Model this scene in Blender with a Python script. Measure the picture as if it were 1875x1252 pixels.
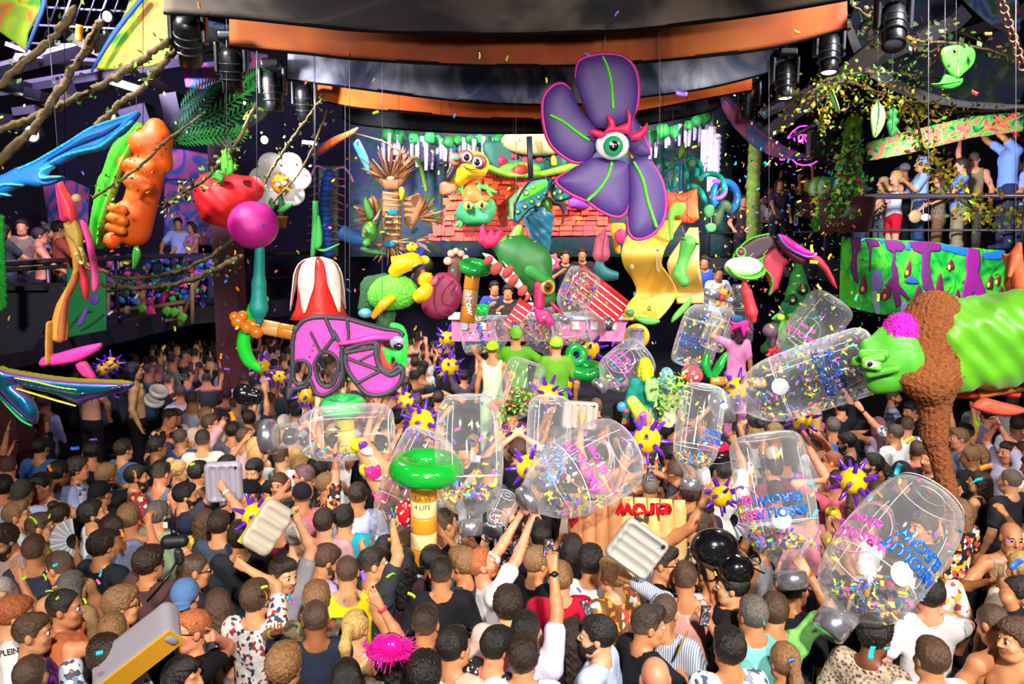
import bpy, bmesh, math, random
import numpy as np
from mathutils import Vector, Matrix
S = bpy.context.scene
for o in list(bpy.data.objects): bpy.data.objects.remove(o)
COL = S.collection
PI = math.pi
# camera
FPX, CX, CY, HZ, CAMZ = 1500.0, 937.5, 626.0, 440.0, 4.0
PITCH = math.atan((CY - HZ) / FPX)
cam = bpy.data.cameras.new('camera'); cam.sensor_width = 36; cam.lens = FPX / 1875 * 36
cam.clip_end = 200
camo = bpy.data.objects.new('camera', cam); COL.objects.link(camo)
camo.location = (0, 0, CAMZ); camo.rotation_euler = (PI/2 - PITCH, 0, 0)
S.camera = camo
def ray(px, py):
 x, y = (px - CX) / FPX, (CY - py) / FPX
 c, s = math.cos(PITCH), math.sin(PITCH)
 return Vector((x, c + y * s, y * c - s))
def at(px, py, Y):
 r = ray(px, py); t = Y / r.y
 return Vector((r.x * t, Y, CAMZ + r.z * t))
def atz(px, py, z):
 r = ray(px, py); t = (z - CAMZ) / r.z
 return Vector((r.x * t, r.y * t, z))
def mpp(Y, py=600):           # metres per pixel at distance Y
 return Y / (FPX * math.cos(PITCH))
# world and room light
W = bpy.data.worlds.new('world'); S.world = W; W.use_nodes = True
W.node_tree.nodes['Background'].inputs[0].default_value = (0.30, 0.26, 0.42, 1)
W.node_tree.nodes['Background'].inputs[1].default_value = 0.16
S.view_settings.view_transform = 'Standard'; S.view_settings.look = 'None'
S.view_settings.gamma = 1; S.view_settings.use_curve_mapping = False
S.view_settings.exposure = 0.66
S.cycles.transparent_max_bounces = 16; S.cycles.adaptive_threshold = .025; S.cycles.max_bounces = 5
S.cycles.diffuse_bounces = 2; S.cycles.glossy_bounces = 2; S.cycles.transmission_bounces = 4
S.cycles.sample_clamp_indirect = 4
def spot(name, loc, tgt, power, color=(1, 1, 1), angle=50, blend=.6, size=.15):
 l = bpy.data.lights.new(name, 'SPOT'); l.energy = power; l.color = color
 l.spot_size = math.radians(angle); l.spot_blend = blend; l.shadow_soft_size = size
 o = bpy.data.objects.new(name, l); COL.objects.link(o); o.location = loc
 o.rotation_euler = (Vector(tgt) - Vector(loc)).to_track_quat('-Z', 'Y').to_euler()
 o['kind'] = 'helper'
 return o
def area(name, loc, tgt, power, sx, sy, color=(1, 1, 1)):
 l = bpy.data.lights.new(name, 'AREA'); l.energy = power; l.color = color
 l.shape = 'RECTANGLE'; l.size = sx; l.size_y = sy
 o = bpy.data.objects.new(name, l); COL.objects.link(o); o.location = loc
 o.rotation_euler = (Vector(tgt) - Vector(loc)).to_track_quat('-Z', 'Y').to_euler()
 o['kind'] = 'helper'
 return o
spot('front_lamp', (1.2, -2.2, 7.6), (0.5, 6.4, 1.2), 4200, (1, .93, .84), 52, .7, .22)
spot('front_lamp', (5.5, -1.0, 7.4), (3.0, 7.4, 1.4), 2300, (1, .95, .88), 54, .7, .18)
spot('front_lamp', (-5.0, -1.5, 7.4), (-2.8, 5.6, 1.3), 2000, (1, .92, .84), 44, .8, .18)
spot('truss_lamp', (4.9, 6.4, 7.8), (1.6, 10.2, 1.8), 1500, (1, .97, .95), 64, .6, .15)
spot('truss_lamp', (-4.8, 6.2, 7.8), (-0.8, 9.8, 1.8), 1300, (1, .96, .95), 58, .6, .15)
spot('stage_lamp', (3.6, 13.0, 7.0), (1.2, 16.4, 4.0), 1150, (1, .95, .93), 95, .6, .2)
spot('stage_lamp', (-2.4, 13.0, 7.0), (-0.4, 16.0, 3.8), 1100, (1, .96, .98), 95, .6, .2)
spot('stage_front_lamp', (4.4, 9.4, 6.2), (0.4, 13.2, 3.6), 1100, (1, .98, .96), 66, .6, .15)
spot('stage_front_lamp', (-4.0, 9.4, 6.0), (1.2, 13.2, 3.4), 900, (1, .98, 1), 66, .6, .15)
spot('prop_fill', (0.4, -2.0, 4.6), (0.2, 10.0, 4.0), 1500, (1, .96, .96), 40, .9, .3)  # unseen fill light added from the front for the hanging props
spot('prop_fill', (-2.6, 0.0, 6.6), (-4.4, 8.4, 5.1), 1500, (1, .96, .96), 56, .8, .3)  # fill light added to brighten the upper left decor
spot('prop_fill', (5.6, 0.5, 6.4), (5.2, 8.2, 2.8), 620, (1, .96, .95), 46, .8, .3)  # fill light added for the chameleon, no fixture modelled
spot('foliage_fill', (2.6, 0.6, 5.3), (6.6, 11.0, 6.3), 520, (1, .96, .96), 46, .8, .3)  # unseen fill light added for the upper right leaves and white rim
spot('gallery_lamp', (5.2, 11.0, 5.2), (8.4, 14.4, 4.1), 560, (.86, .88, 1), 78, .6, .2)
spot('violet_lamp', (-5.4, 9.0, 7.2), (-7.2, 17.0, 2.9), 2000, (.68, .52, 1), 85, .7, .2)
# mesh helpers
def link(name, me, mat=None, parent=None, loc=None, color=None):
 o = bpy.data.objects.new(name, me); COL.objects.link(o)
 if mat is not None and me is not None and len(me.materials) == 0: me.materials.append(mat)
 if parent is not None: o.parent = parent
 if loc is not None: o.location = loc
 if color is not None: o.color = (*color[:3], 1)
 return o
def meshdata(verts, faces, smooth=True, name='m'):
 me = bpy.data.meshes.new(name)
 me.from_pydata([tuple(v) for v in verts], [], [tuple(f) for f in faces])
 if smooth: me.shade_smooth()
 me.update(); return me
def quadmesh(V, Q, smooth=True, name='m'):          # numpy quads
 me = bpy.data.meshes.new(name); n = len(Q); k = Q.shape[1] if n else 4
 me.vertices.add(len(V)); me.vertices.foreach_set('co', V.astype(np.float32).ravel())
 me.loops.add(n * k); me.loops.foreach_set('vertex_index', Q.astype(np.int32).ravel())
 me.polygons.add(n); me.polygons.foreach_set('loop_start', (np.arange(n) * k).astype(np.int32))
 me.update(calc_edges=True)
 if smooth: me.shade_smooth()
 return me
def tag(o, label, cat, group=None, kind=None):
 if label: o['label'] = label
 if cat: o['category'] = cat
 if group: o['group'] = group
 if kind: o['kind'] = kind
 return o
def thing(name, label, cat, loc=(0, 0, 0), rot=(0, 0, 0), group=None):
 o = bpy.data.objects.new(name, None); COL.objects.link(o)
 o.empty_display_size = .1
 o.location = loc; o.rotation_euler = rot
 return tag(o, label, cat, group)
def keep(o, p):      # parent without moving
 o.parent = p; o.matrix_parent_inverse = p.matrix_basis.inverted(); return o
class B:             # collects simple shapes into one mesh
 def __init__(s): s.v = []; s.f = []
 def add(s, vs, fs):
  n = len(s.v); s.v += [Vector(v) for v in vs]; s.f += [tuple(i + n for i in f) for f in fs]; return s
 def box(s, c, d, R=None):
  x, y, z = d[0]/2, d[1]/2, d[2]/2; c = Vector(c)
  P = [Vector(p) for p in ((-x,-y,-z),(x,-y,-z),(x,y,-z),(-x,y,-z),(-x,-y,z),(x,-y,z),(x,y,z),(-x,y,z))]
  if R is not None: P = [R @ p for p in P]
  return s.add([c + p for p in P], [(0,3,2,1),(4,5,6,7),(0,1,5,4),(1,2,6,5),(2,3,7,6),(3,0,4,7)])
 def tube(s, pts, rad, n=8, cap=True, flat=1.0, up=None):
  pts = [Vector(p) for p in pts]; m = len(pts)
  if not hasattr(rad, '__len__'): rad = [rad] * m
  T = [(pts[min(i+1, m-1)] - pts[max(i-1, 0)]).normalized() for i in range(m)]
  u = Vector(up) if up else (Vector((0,0,1)) if abs(T[0].z) < .9 else Vector((1,0,0)))
  vs = []; fs = []
  for i in range(m):
   u = (u - T[i] * u.dot(T[i]))
   if u.length < 1e-6: u = T[i].orthogonal()
   u.normalize(); w = T[i].cross(u)
   for k in range(n):
    a = 2 * PI * k / n
    vs.append(pts[i] + (u * math.cos(a) * flat + w * math.sin(a)) * rad[i])
  for i in range(m - 1):
   for k in range(n):
    fs.append((i*n+k, i*n+(k+1) % n, (i+1)*n+(k+1) % n, (i+1)*n+k))
  if cap: fs += [tuple(range(n-1, -1, -1)), tuple((m-1)*n + k for k in range(n))]
  return s.add(vs, fs)
 def lathe(s, prof, n=24, M=None, wob=None):       # prof: (r, z)
  vs = []; fs = []; m = len(prof)
  for i, (r, z) in enumerate(prof):
   for k in range(n):
    a = 2 * PI * k / n; rr = r * (wob(a, i / (m - 1)) if wob else 1)
    p = Vector((rr * math.cos(a), rr * math.sin(a), z)); vs.append(M @ p if M else p)
  for i in range(m - 1):
   for k in range(n):
    fs.append((i*n+k, i*n+(k+1) % n, (i+1)*n+(k+1) % n, (i+1)*n+k))
  if prof[0][0] > 1e-4: fs.append(tuple(range(n-1, -1, -1)))
  if prof[-1][0] > 1e-4: fs.append(tuple((m-1)*n + k for k in range(n)))
  return s.add(vs, fs)
 def ball(s, c, r, n=16, M=None, sq=1.0):
  if not hasattr(r, '__len__'): r = (r, r, r)
  c = Vector(c); vs = []; fs = []; m = max(6, n // 2)
  for i in range(m + 1):
   t = PI * i / m
   for k in range(n):
    a = 2 * PI * k / n
    p = Vector((r[0]*math.sin(t)*math.cos(a), r[1]*math.sin(t)*math.sin(a), r[2]*math.cos(t)))
    vs.append(c + (M @ p if M else p))
  for i in range(m):
   for k in range(n): fs.append((i*n+k, (i+1)*n+k, (i+1)*n+(k+1) % n, i*n+(k+1) % n))
  return s.add(vs, fs)
 def grid(s, fn, nu, nv, close=False):
  vs = [fn(i / nu, j / nv) for j in range(nv + 1) for i in range(nu + 1)]
  fs = [(j*(nu+1)+i, j*(nu+1)+i+1, (j+1)*(nu+1)+i+1, (j+1)*(nu+1)+i) for j in range(nv) for i in range(nu)]
  return s.add(vs, fs)
 def slab(s, fn, nu, nv, thick):        # grid with a thickness along its own normals
  P = [[Vector(fn(i / nu, j / nv)) for i in range(nu + 1)] for j in range(nv + 1)]
  A, Bk = [], []
  for j in range(nv + 1):
   for i in range(nu + 1):
    du = P[j][min(i+1, nu)] - P[j][max(i-1, 0)]; dv = P[min(j+1, nv)][i] - P[max(j-1, 0)][i]
    nn = du.cross(dv); nn = nn.normalized() if nn.length > 1e-9 else Vector((0,-1,0))
    A.append(P[j][i] + nn * thick / 2); Bk.append(P[j][i] - nn * thick / 2)
  N = (nu+1) * (nv+1); w = nu + 1; fs = []
  for j in range(nv):
   for i in range(nu):
    a = j*w+i; fs.append((a, a+1, a+w+1, a+w)); fs.append((N+a, N+a+w, N+a+w+1, N+a+1))
  for i in range(nu):
   fs.append((i, N+i, N+i+1, i+1)); b = nv*w+i; fs.append((b, b+1, N+b+1, N+b))
  for j in range(nv):
   a = j*w; fs.append((a, a+w, N+a+w, N+a)); b = j*w+nu; fs.append((b, N+b, N+b+w, b+w))
  return s.add(A + Bk, fs)
 def me(s, smooth=True): return meshdata(s.v, s.f, smooth)
 def build(s, name, mat, parent=None, smooth=True, color=None, loc=None, auto=None):
  m = s.me(smooth)
  if auto and smooth:
   m.set_sharp_from_angle(angle=math.radians(auto))
  return link(name, m, mat, parent, loc, color)
def smooth_path(pts, n=6, closed=False):     # Catmull-Rom
 P = [Vector(p) for p in pts]; m = len(P); out = []
 rng = range(m if closed else m - 1)
 for i in rng:
  p0 = P[(i-1) % m] if closed else P[max(i-1, 0)]; p1 = P[i]
  p2 = P[(i+1) % m] if closed else P[i+1]; p3 = P[(i+2) % m] if closed else P[min(i+2, m-1)]
  for k in range(n):
   t = k / n
   out.append(.5 * ((2*p1) + (p2-p0)*t + (2*p0-5*p1+4*p2-p3)*t*t + (3*p1-p0-3*p2+p3)*t**3))
 if not closed: out.append(P[-1].copy())
 return out
# signed distance fields and surface nets
def nets(F, lo, h):
 """surface nets of field F (x,y,z) -> verts, quads"""
 neg = F < 0
 nx, ny, nz = F.shape
 c = np.zeros((nx-1, ny-1, nz-1), np.int8)
 for dx in (0,1):
  for dy in (0,1):
   for dz in (0,1): c += neg[dx:nx-1+dx, dy:ny-1+dy, dz:nz-1+dz]
 I = np.argwhere((c > 0) & (c < 8)); n = len(I)
 if n == 0: return np.zeros((0,3)), np.zeros((0,4), int)
 idx = -np.ones(c.shape, np.int32); idx[I[:,0], I[:,1], I[:,2]] = np.arange(n)
 acc = np.zeros((n,3), np.float32); cnt = np.zeros(n, np.float32)
 cr = [(0,0,0),(1,0,0),(0,1,0),(1,1,0),(0,0,1),(1,0,1),(0,1,1),(1,1,1)]
 val = [F[I[:,0]+a, I[:,1]+b, I[:,2]+d] for a, b, d in cr]
 for e0, e1 in ((0,1),(2,3),(4,5),(6,7),(0,2),(1,3),(4,6),(5,7),(0,4),(1,5),(2,6),(3,7)):
  a, b = val[e0], val[e1]; m = (a < 0) != (b < 0)
  t = np.where(m, a / np.where(m, a - b, 1), 0)
  p0, p1 = np.array(cr[e0], np.float32), np.array(cr[e1], np.float32)
  acc += m[:,None] * (p0 + t[:,None] * (p1 - p0)); cnt += m
 V = (I + acc / cnt[:,None]) * np.asarray(h, np.float32) + np.asarray(lo, np.float32)
 Q = []
 for ax in range(3):
  s0 = [slice(None)]*3; s1 = [slice(None)]*3
  s0[ax] = slice(0, F.shape[ax]-1); s1[ax] = slice(1, None)
  A, Bn = neg[tuple(s0)], neg[tuple(s1)]
  u, w = [(1,2),(2,0),(0,1)][ax]
  E = np.argwhere(A != Bn)
  ok = (E[:,u] > 0) & (E[:,w] > 0) & (E[:,u] < F.shape[u]-1) & (E[:,w] < F.shape[w]-1)
  E = E[ok]
  if len(E) == 0: continue
  du = np.zeros(3, int); du[u] = 1; dw = np.zeros(3, int); dw[w] = 1
  g = lambda P: idx[P[:,0], P[:,1], P[:,2]]
  q = np.stack([g(E-du-dw), g(E-dw), g(E), g(E-du)], 1)
  fl = A[E[:,0], E[:,1], E[:,2]]
  q[~fl] = q[~fl][:, ::-1]
  Q.append(q)
 Q = np.concatenate(Q)
 return V, Q
WORK = []
def thin(me, ratio):                 # fewer triangles, same surface
 if not WORK: WORK.append(bpy.data.scenes.new('work'))
 o = bpy.data.objects.new('t', me); WORK[0].collection.objects.link(o); m = o.modifiers.new('d', 'DECIMATE'); m.ratio = ratio
 with bpy.context.temp_override(scene=WORK[0], view_layer=WORK[0].view_layers[0]): dg = bpy.context.evaluated_depsgraph_get(); dg.update(); n = bpy.data.meshes.new_from_object(o.evaluated_get(dg))
 bpy.data.objects.remove(o); bpy.data.meshes.remove(me); n.shade_smooth(); return n
class SDF:
 def __init__(s, lo, hi, h):
  s.h = h; s.lo = np.asarray(lo, np.float32)
  n = [max(3, int(math.ceil((b - a) / h)) + 1) for a, b in zip(lo, hi)]
  s.ax = [np.float32(s.lo[i]) + np.arange(n[i], dtype=np.float32) * np.float32(h) for i in range(3)]
  s.F = np.full(n, .3, np.float32)
 def box(s, lo, hi, m):
  sl = []
  for i in range(3):
   a = int(max(0, math.floor((lo[i] - m - s.lo[i]) / s.h))); b = int(min(len(s.ax[i]), math.ceil((hi[i] + m - s.lo[i]) / s.h) + 1))
   sl.append(slice(a, max(a, b)))
  sl = tuple(sl)
  P = (s.ax[0][sl[0]][:,None,None], s.ax[1][sl[1]][None,:,None], s.ax[2][sl[2]][None,None,:])
  return sl, P
 def put(s, sl, d, k, op='u'):
  A = s.F[sl]
  if A.size == 0: return
  if op == 's': d = -d
  if op == 'u':
   if k > 0:
    hh = np.clip(.5 + .5 * (A - d) / k, 0, 1); s.F[sl] = A + (d - A) * hh - k * hh * (1 - hh)
   else: s.F[sl] = np.minimum(A, d)
  else:
   if k > 0:
    hh = np.clip(.5 - .5 * (A - d) / k, 0, 1); s.F[sl] = A + (d - A) * hh + k * hh * (1 - hh)
   else: s.F[sl] = np.maximum(A, d)
 def cone(s, a, b, ra, rb, k=.02, op='u'):
  a = np.asarray(a, float); b = np.asarray(b, float); r = max(ra, rb)
  sl, P = s.box(np.minimum(a, b) - r, np.maximum(a, b) + r, max(.03, k + .02))
  d = b - a; L2 = float(d @ d) + 1e-12
  q = [P[i] - np.float32(a[i]) for i in range(3)]
  t = np.clip((q[0]*d[0] + q[1]*d[1] + q[2]*d[2]) / L2, 0, 1).astype(np.float32)
  e = np.sqrt((q[0]-t*d[0])**2 + (q[1]-t*d[1])**2 + (q[2]-t*d[2])**2) - (ra + t * (rb - ra))
  s.put(sl, e.astype(np.float32), k, op)
 def ell(s, c, r, k=.02, R=None, op='u', f=None):
  c = np.asarray(c, float); r = np.asarray(r, float)
  rr = np.full(3, r.max()) if R is not None else r
  sl, P = s.box(c - rr, c + rr, max(.03, k + .02))
  q = [P[i] - np.float32(c[i]) for i in range(3)]
  if R is not None: q = [R[0][i]*q[0] + R[1][i]*q[1] + R[2][i]*q[2] for i in range(3)]
  k0 = np.sqrt((q[0]/r[0])**2 + (q[1]/r[1])**2 + (q[2]/r[2])**2) + 1e-6
  k1 = np.sqrt((q[0]/r[0]**2)**2 + (q[1]/r[1]**2)**2 + (q[2]/r[2]**2)**2) + 1e-6
  d = (k0 * (k0 - 1) / k1).astype(np.float32)
  if f is not None: d = np.maximum(d, f(q))
  s.put(sl, d, k, op)
 def mesh(s, name='m', keepfn=None):
  V, Q = nets(s.F, s.lo, s.h)
  if keepfn is not None and len(Q):
   m = keepfn(V); Q = Q[m[Q].any(1)]
   used = np.unique(Q); mp = -np.ones(len(V), int); mp[used] = np.arange(len(used)); V = V[used]; Q = mp[Q]
  return quadmesh(V, Q, True, name)
def poly_dist(P, poly):
 x, z = P; d = np.full(x.shape, 1e9, np.float32); ins = np.zeros(x.shape, bool); n = len(poly)
 for i in range(n):
  ax, az = poly[i]; bx, bz = poly[(i+1) % n]
  ex, ez = bx-ax, bz-az; wx, wz = x-ax, z-az
  t = np.clip((wx*ex + wz*ez) / (ex*ex + ez*ez + 1e-12), 0, 1)
  d = np.minimum(d, (wx - ex*t)**2 + (wz - ez*t)**2)
  c = ((az <= z) & (bz > z)) | ((bz <= z) & (az > z))
  ins ^= c & (x < ax + (z - az) / (bz - az if abs(bz - az) > 1e-12 else 1e-12) * ex)
 d = np.sqrt(d); return np.where(ins, -d, d)
def line_dist(P, pts, w):
 x, z = P; d = np.full(x.shape, 1e9, np.float32)
 ws = w if hasattr(w, '__len__') else [w] * len(pts)
 for i in range(len(pts) - 1):
  ax, az = pts[i]; bx, bz = pts[i+1]
  ex, ez = bx-ax, bz-az; wx, wz = x-ax, z-az
  t = np.clip((wx*ex + wz*ez) / (ex*ex + ez*ez + 1e-12), 0, 1)
  d = np.minimum(d, np.sqrt((wx - ex*t)**2 + (wz - ez*t)**2) - (ws[i] + (ws[i+1]-ws[i])*t) / 2)
 return d
def puff(polys=(), holes=(), lines=(), thick=.05, rnd=.04, res=90, bend=None, clip=None):
 """thick = half thickness at full depth; rnd = distance over which the edge rounds off"""
 allp = [p for q in polys for p in q] + [p for q, w in lines for p in q]
 wmax = max([0] + [max(w) if hasattr(w, '__len__') else w for q, w in lines])
 xs = [p[0] for p in allp]; zs = [p[1] for p in allp]
 lo = np.array([min(xs)-wmax/2, min(zs)-wmax/2]); hi = np.array([max(xs)+wmax/2, max(zs)+wmax/2])
 h = max(hi - lo) / res; lo -= 2*h; hi += 2*h
 gx = np.arange(lo[0], hi[0]+h, h, dtype=np.float32); gz = np.arange(lo[1], hi[1]+h, h, dtype=np.float32)
 P = (gx[:,None] + 0*gz[None,:], 0*gx[:,None] + gz[None,:])
 D = np.full(P[0].shape, 1e9, np.float32)
 for q in polys: D = np.minimum(D, poly_dist(P, q))
 for q, w in lines: D = np.minimum(D, line_dist(P, q, w))
 for q in holes: D = np.maximum(D, -poly_dist(P, q))
 if clip is not None: D = np.maximum(D, poly_dist(P, clip))
 t = np.clip(-D / rnd, 0, 1); T = thick * np.sqrt(np.maximum(0, 1 - (1 - t)**2))
 ny = 7; hy = thick * 2.6 / (ny - 1); gy = (np.arange(ny) - (ny-1)/2) * hy
 sx = h / hy
 F = np.where(D[:,None,:] > 0, np.maximum(D[:,None,:] , .2*h) , np.abs(gy)[None,:,None] - T[:,None,:])
 F = F.astype(np.float32)
 V, Q = nets(F, (lo[0], gy[0], lo[1]), (h, hy, h))
 if bend is not None: V = bend(V)
 return quadmesh(V, Q)
def pxpoly(pts, Y, org):         # pixel outline -> local (x, z) metres in the upright plane at distance Y around org
 o = at(*org, Y); out = []
 for p in pts:
  q = at(p[0], p[1], Y) - o; out.append((q.x, q.z))
 return out
def sm2(pts, n=4, closed=True): return [(p.x, p.y) for p in smooth_path([(a, b, 0) for a, b in pts], n, closed)]
# materials
MATS = {}
def nt(name):
 m = bpy.data.materials.new(name); m.use_nodes = True
 return m, m.node_tree.nodes, m.node_tree.links, m.node_tree.nodes['Principled BSDF']
def setp(b, **k):
 for a, v in k.items():
  n = {'rough': 'Roughness', 'metal': 'Metallic', 'spec': 'Specular IOR Level', 'coat': 'Coat Weight', 'sheen': 'Sheen Weight',
             'emit': 'Emission Strength', 'alpha': 'Alpha', 'sss': 'Subsurface Weight', 'trans': 'Transmission Weight'}[a]
  b.inputs[n].default_value = v
def mat(name, col=None, var=.12, scale=6, bump=0, bscale=40, **k):
 """painted / moulded surface: a base colour with slight mottling, colour from the object when col is None"""
 if name in MATS: return MATS[name]
 m, N, L, b = nt(name); setp(b, **{'rough': .5, **k})
 tc = N.new('ShaderNodeTexCoord'); nz = N.new('ShaderNodeTexNoise'); nz.inputs['Scale'].default_value = scale; nz.inputs['Detail'].default_value = 4
 L.new(tc.outputs['Object'], nz.inputs['Vector'])
 mr = N.new('ShaderNodeMapRange'); mr.inputs[3].default_value = 1 - var; mr.inputs[4].default_value = 1 + var; mr.inputs[1].default_value = .25; mr.inputs[2].default_value = .75
 L.new(nz.outputs[0], mr.inputs[0])
 mx = N.new('ShaderNodeMix'); mx.data_type = 'RGBA'; mx.blend_type = 'MULTIPLY'; mx.inputs[0].default_value = 1
 if col is None:
  oi = N.new('ShaderNodeObjectInfo'); L.new(oi.outputs['Color'], mx.inputs[6])
 else: mx.inputs[6].default_value = (*col, 1)
 L.new(mr.outputs[0], mx.inputs[7]); L.new(mx.outputs[2], b.inputs['Base Color'])
 if bump:
  n2 = N.new('ShaderNodeTexNoise'); n2.inputs['Scale'].default_value = bscale; n2.inputs['Detail'].default_value = 3
  L.new(tc.outputs['Object'], n2.inputs['Vector'])
  bp = N.new('ShaderNodeBump'); bp.inputs['Strength'].default_value = bump; bp.inputs['Distance'].default_value = .02
  L.new(n2.outputs[0], bp.inputs['Height']); L.new(bp.outputs[0], b.inputs['Normal'])
 MATS[name] = m; return m
def patmat(name, cols, kind='voronoi', scale=12, **k):
 """printed cloth: several colours in a procedural pattern over the object's own colour (None = object colour)"""
 if name in MATS: return MATS[name]
 m, N, L, b = nt(name); setp(b, **{'rough': .8, **k})
 tc = N.new('ShaderNodeTexCoord'); vec = tc.outputs['Object']
 if kind == 'stripe':
  t = N.new('ShaderNodeTexWave'); t.inputs['Scale'].default_value = scale; t.bands_direction = 'X'; out = t.outputs['Fac']
 elif kind == 'noise':
  t = N.new('ShaderNodeTexNoise'); t.inputs['Scale'].default_value = scale; t.inputs['Detail'].default_value = 3; out = t.outputs[0]
 elif kind == 'spots':
  t = N.new('ShaderNodeTexVoronoi'); t.inputs['Scale'].default_value = scale; out = t.outputs['Distance']
 elif kind == 'plaid':
  t = N.new('ShaderNodeTexBrick'); t.inputs['Scale'].default_value = scale; out = t.outputs['Fac']
 else:
  t = N.new('ShaderNodeTexVoronoi'); t.inputs['Scale'].default_value = scale
  sp = N.new('ShaderNodeSeparateColor'); L.new(t.outputs['Color'], sp.inputs[0]); out = sp.outputs[0]
 L.new(vec, t.inputs['Vector'])
 cr = N.new('ShaderNodeValToRGB'); cr.color_ramp.interpolation = 'CONSTANT' if kind in ('voronoi', 'spots') else 'LINEAR'
 n = len(cols); lo, hi = (.33, .67) if kind == 'noise' else (0, 1)
 els = cr.color_ramp.elements
 while len(els) < n: els.new(.5)
 mask_idx = None
 for i, c in enumerate(cols):
  els[i].position = lo + (hi - lo) * i / (n if kind in ('voronoi', 'spots') else n - 1)
  if c is None: mask_idx = i; c = (0, 0, 0)
  els[i].color = (*c, 0 if cols[i] is None else 1)
 L.new(out, cr.inputs[0])
 if mask_idx is None: L.new(cr.outputs[0], b.inputs['Base Color'])
 else:
  oi = N.new('ShaderNodeObjectInfo'); mx = N.new('ShaderNodeMix'); mx.data_type = 'RGBA'
  L.new(cr.outputs['Alpha'], mx.inputs[0]); L.new(oi.outputs['Color'], mx.inputs[6]); L.new(cr.outputs[0], mx.inputs[7]); L.new(mx.outputs[2], b.inputs['Base Color'])
 MATS[name] = m; return m
def emat(name, col, st):
 if name in MATS: return MATS[name]
 m, N, L, b = nt(name); b.inputs['Base Color'].default_value = (*col, 1)
 b.inputs['Emission Color'].default_value = (*col, 1); setp(b, emit=st); MATS[name] = m; return m
def filmmat(name, tint=(1, 1, 1), gloss=.16, rough=.05):
 """clear inflated plastic film: mostly see-through, glossy at grazing angles"""
 if name in MATS: return MATS[name]
 m, N, L, b = nt(name); out = N['Material Output']; N.remove(b)
 tr = N.new('ShaderNodeBsdfTransparent'); tr.inputs[0].default_value = (*tint, 1)
 gl = N.new('ShaderNodeBsdfGlossy'); gl.inputs['Roughness'].default_value = rough; gl.inputs[0].default_value = (1, 1, 1, 1)
 fr = N.new('ShaderNodeLayerWeight'); fr.inputs[0].default_value = .28
 mr = N.new('ShaderNodeMapRange'); mr.inputs[3].default_value = .21; mr.inputs[4].default_value = .95
 L.new(fr.outputs['Facing'], mr.inputs[0])
 pw = N.new('ShaderNodeMath'); pw.operation = 'POWER'; pw.inputs[1].default_value = 1.6; L.new(mr.outputs[0], pw.inputs[0])
 df = N.new('ShaderNodeBsdfDiffuse'); df.inputs[0].default_value = (.85, .87, .9, 1)
 ms0 = N.new('ShaderNodeMixShader'); ms0.inputs[0].default_value = .42; L.new(gl.outputs[0], ms0.inputs[1]); L.new(df.outputs[0], ms0.inputs[2])
 ms = N.new('ShaderNodeMixShader'); L.new(pw.outputs[0], ms.inputs[0]); L.new(tr.outputs[0], ms.inputs[1]); L.new(ms0.outputs[0], ms.inputs[2])
 L.new(ms.outputs[0], out.inputs[0]); MATS[name] = m; return m
def lin(h):                      # '#rrggbb' -> linear
 h = h.lstrip('#'); v = [int(h[i:i+2], 16) / 255 for i in (0, 2, 4)]
 return tuple(((c + .055) / 1.055) ** 2.4 if c > .04 else c / 12.92 for c in v)
# people
def skinmat():
 m, N, L, b = nt('skin'); setp(b, rough=.48, spec=.4)
 oi = N.new('ShaderNodeObjectInfo'); tc = N.new('ShaderNodeTexCoord')
 nz = N.new('ShaderNodeTexNoise'); nz.inputs['Scale'].default_value = 14; L.new(tc.outputs['Object'], nz.inputs['Vector'])
 mr = N.new('ShaderNodeMapRange'); mr.inputs[3].default_value = .86; mr.inputs[4].default_value = 1.14; L.new(nz.outputs[0], mr.inputs[0])
 mx = N.new('ShaderNodeMix'); mx.data_type = 'RGBA'; mx.blend_type = 'MULTIPLY'; mx.inputs[0].default_value = 1
 L.new(oi.outputs['Color'], mx.inputs[6]); L.new(mr.outputs[0], mx.inputs[7])
 at_ = N.new('ShaderNodeAttribute'); at_.attribute_name = 'lip'
 m2 = N.new('ShaderNodeMix'); m2.data_type = 'RGBA'; m2.blend_type = 'MULTIPLY'
 m2.inputs[7].default_value = (.8, .42, .42, 1); L.new(at_.outputs['Fac'], m2.inputs[0]); L.new(mx.outputs[2], m2.inputs[6])
 L.new(m2.outputs[2], b.inputs['Base Color']); return m
SKIN = skinmat()
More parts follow.
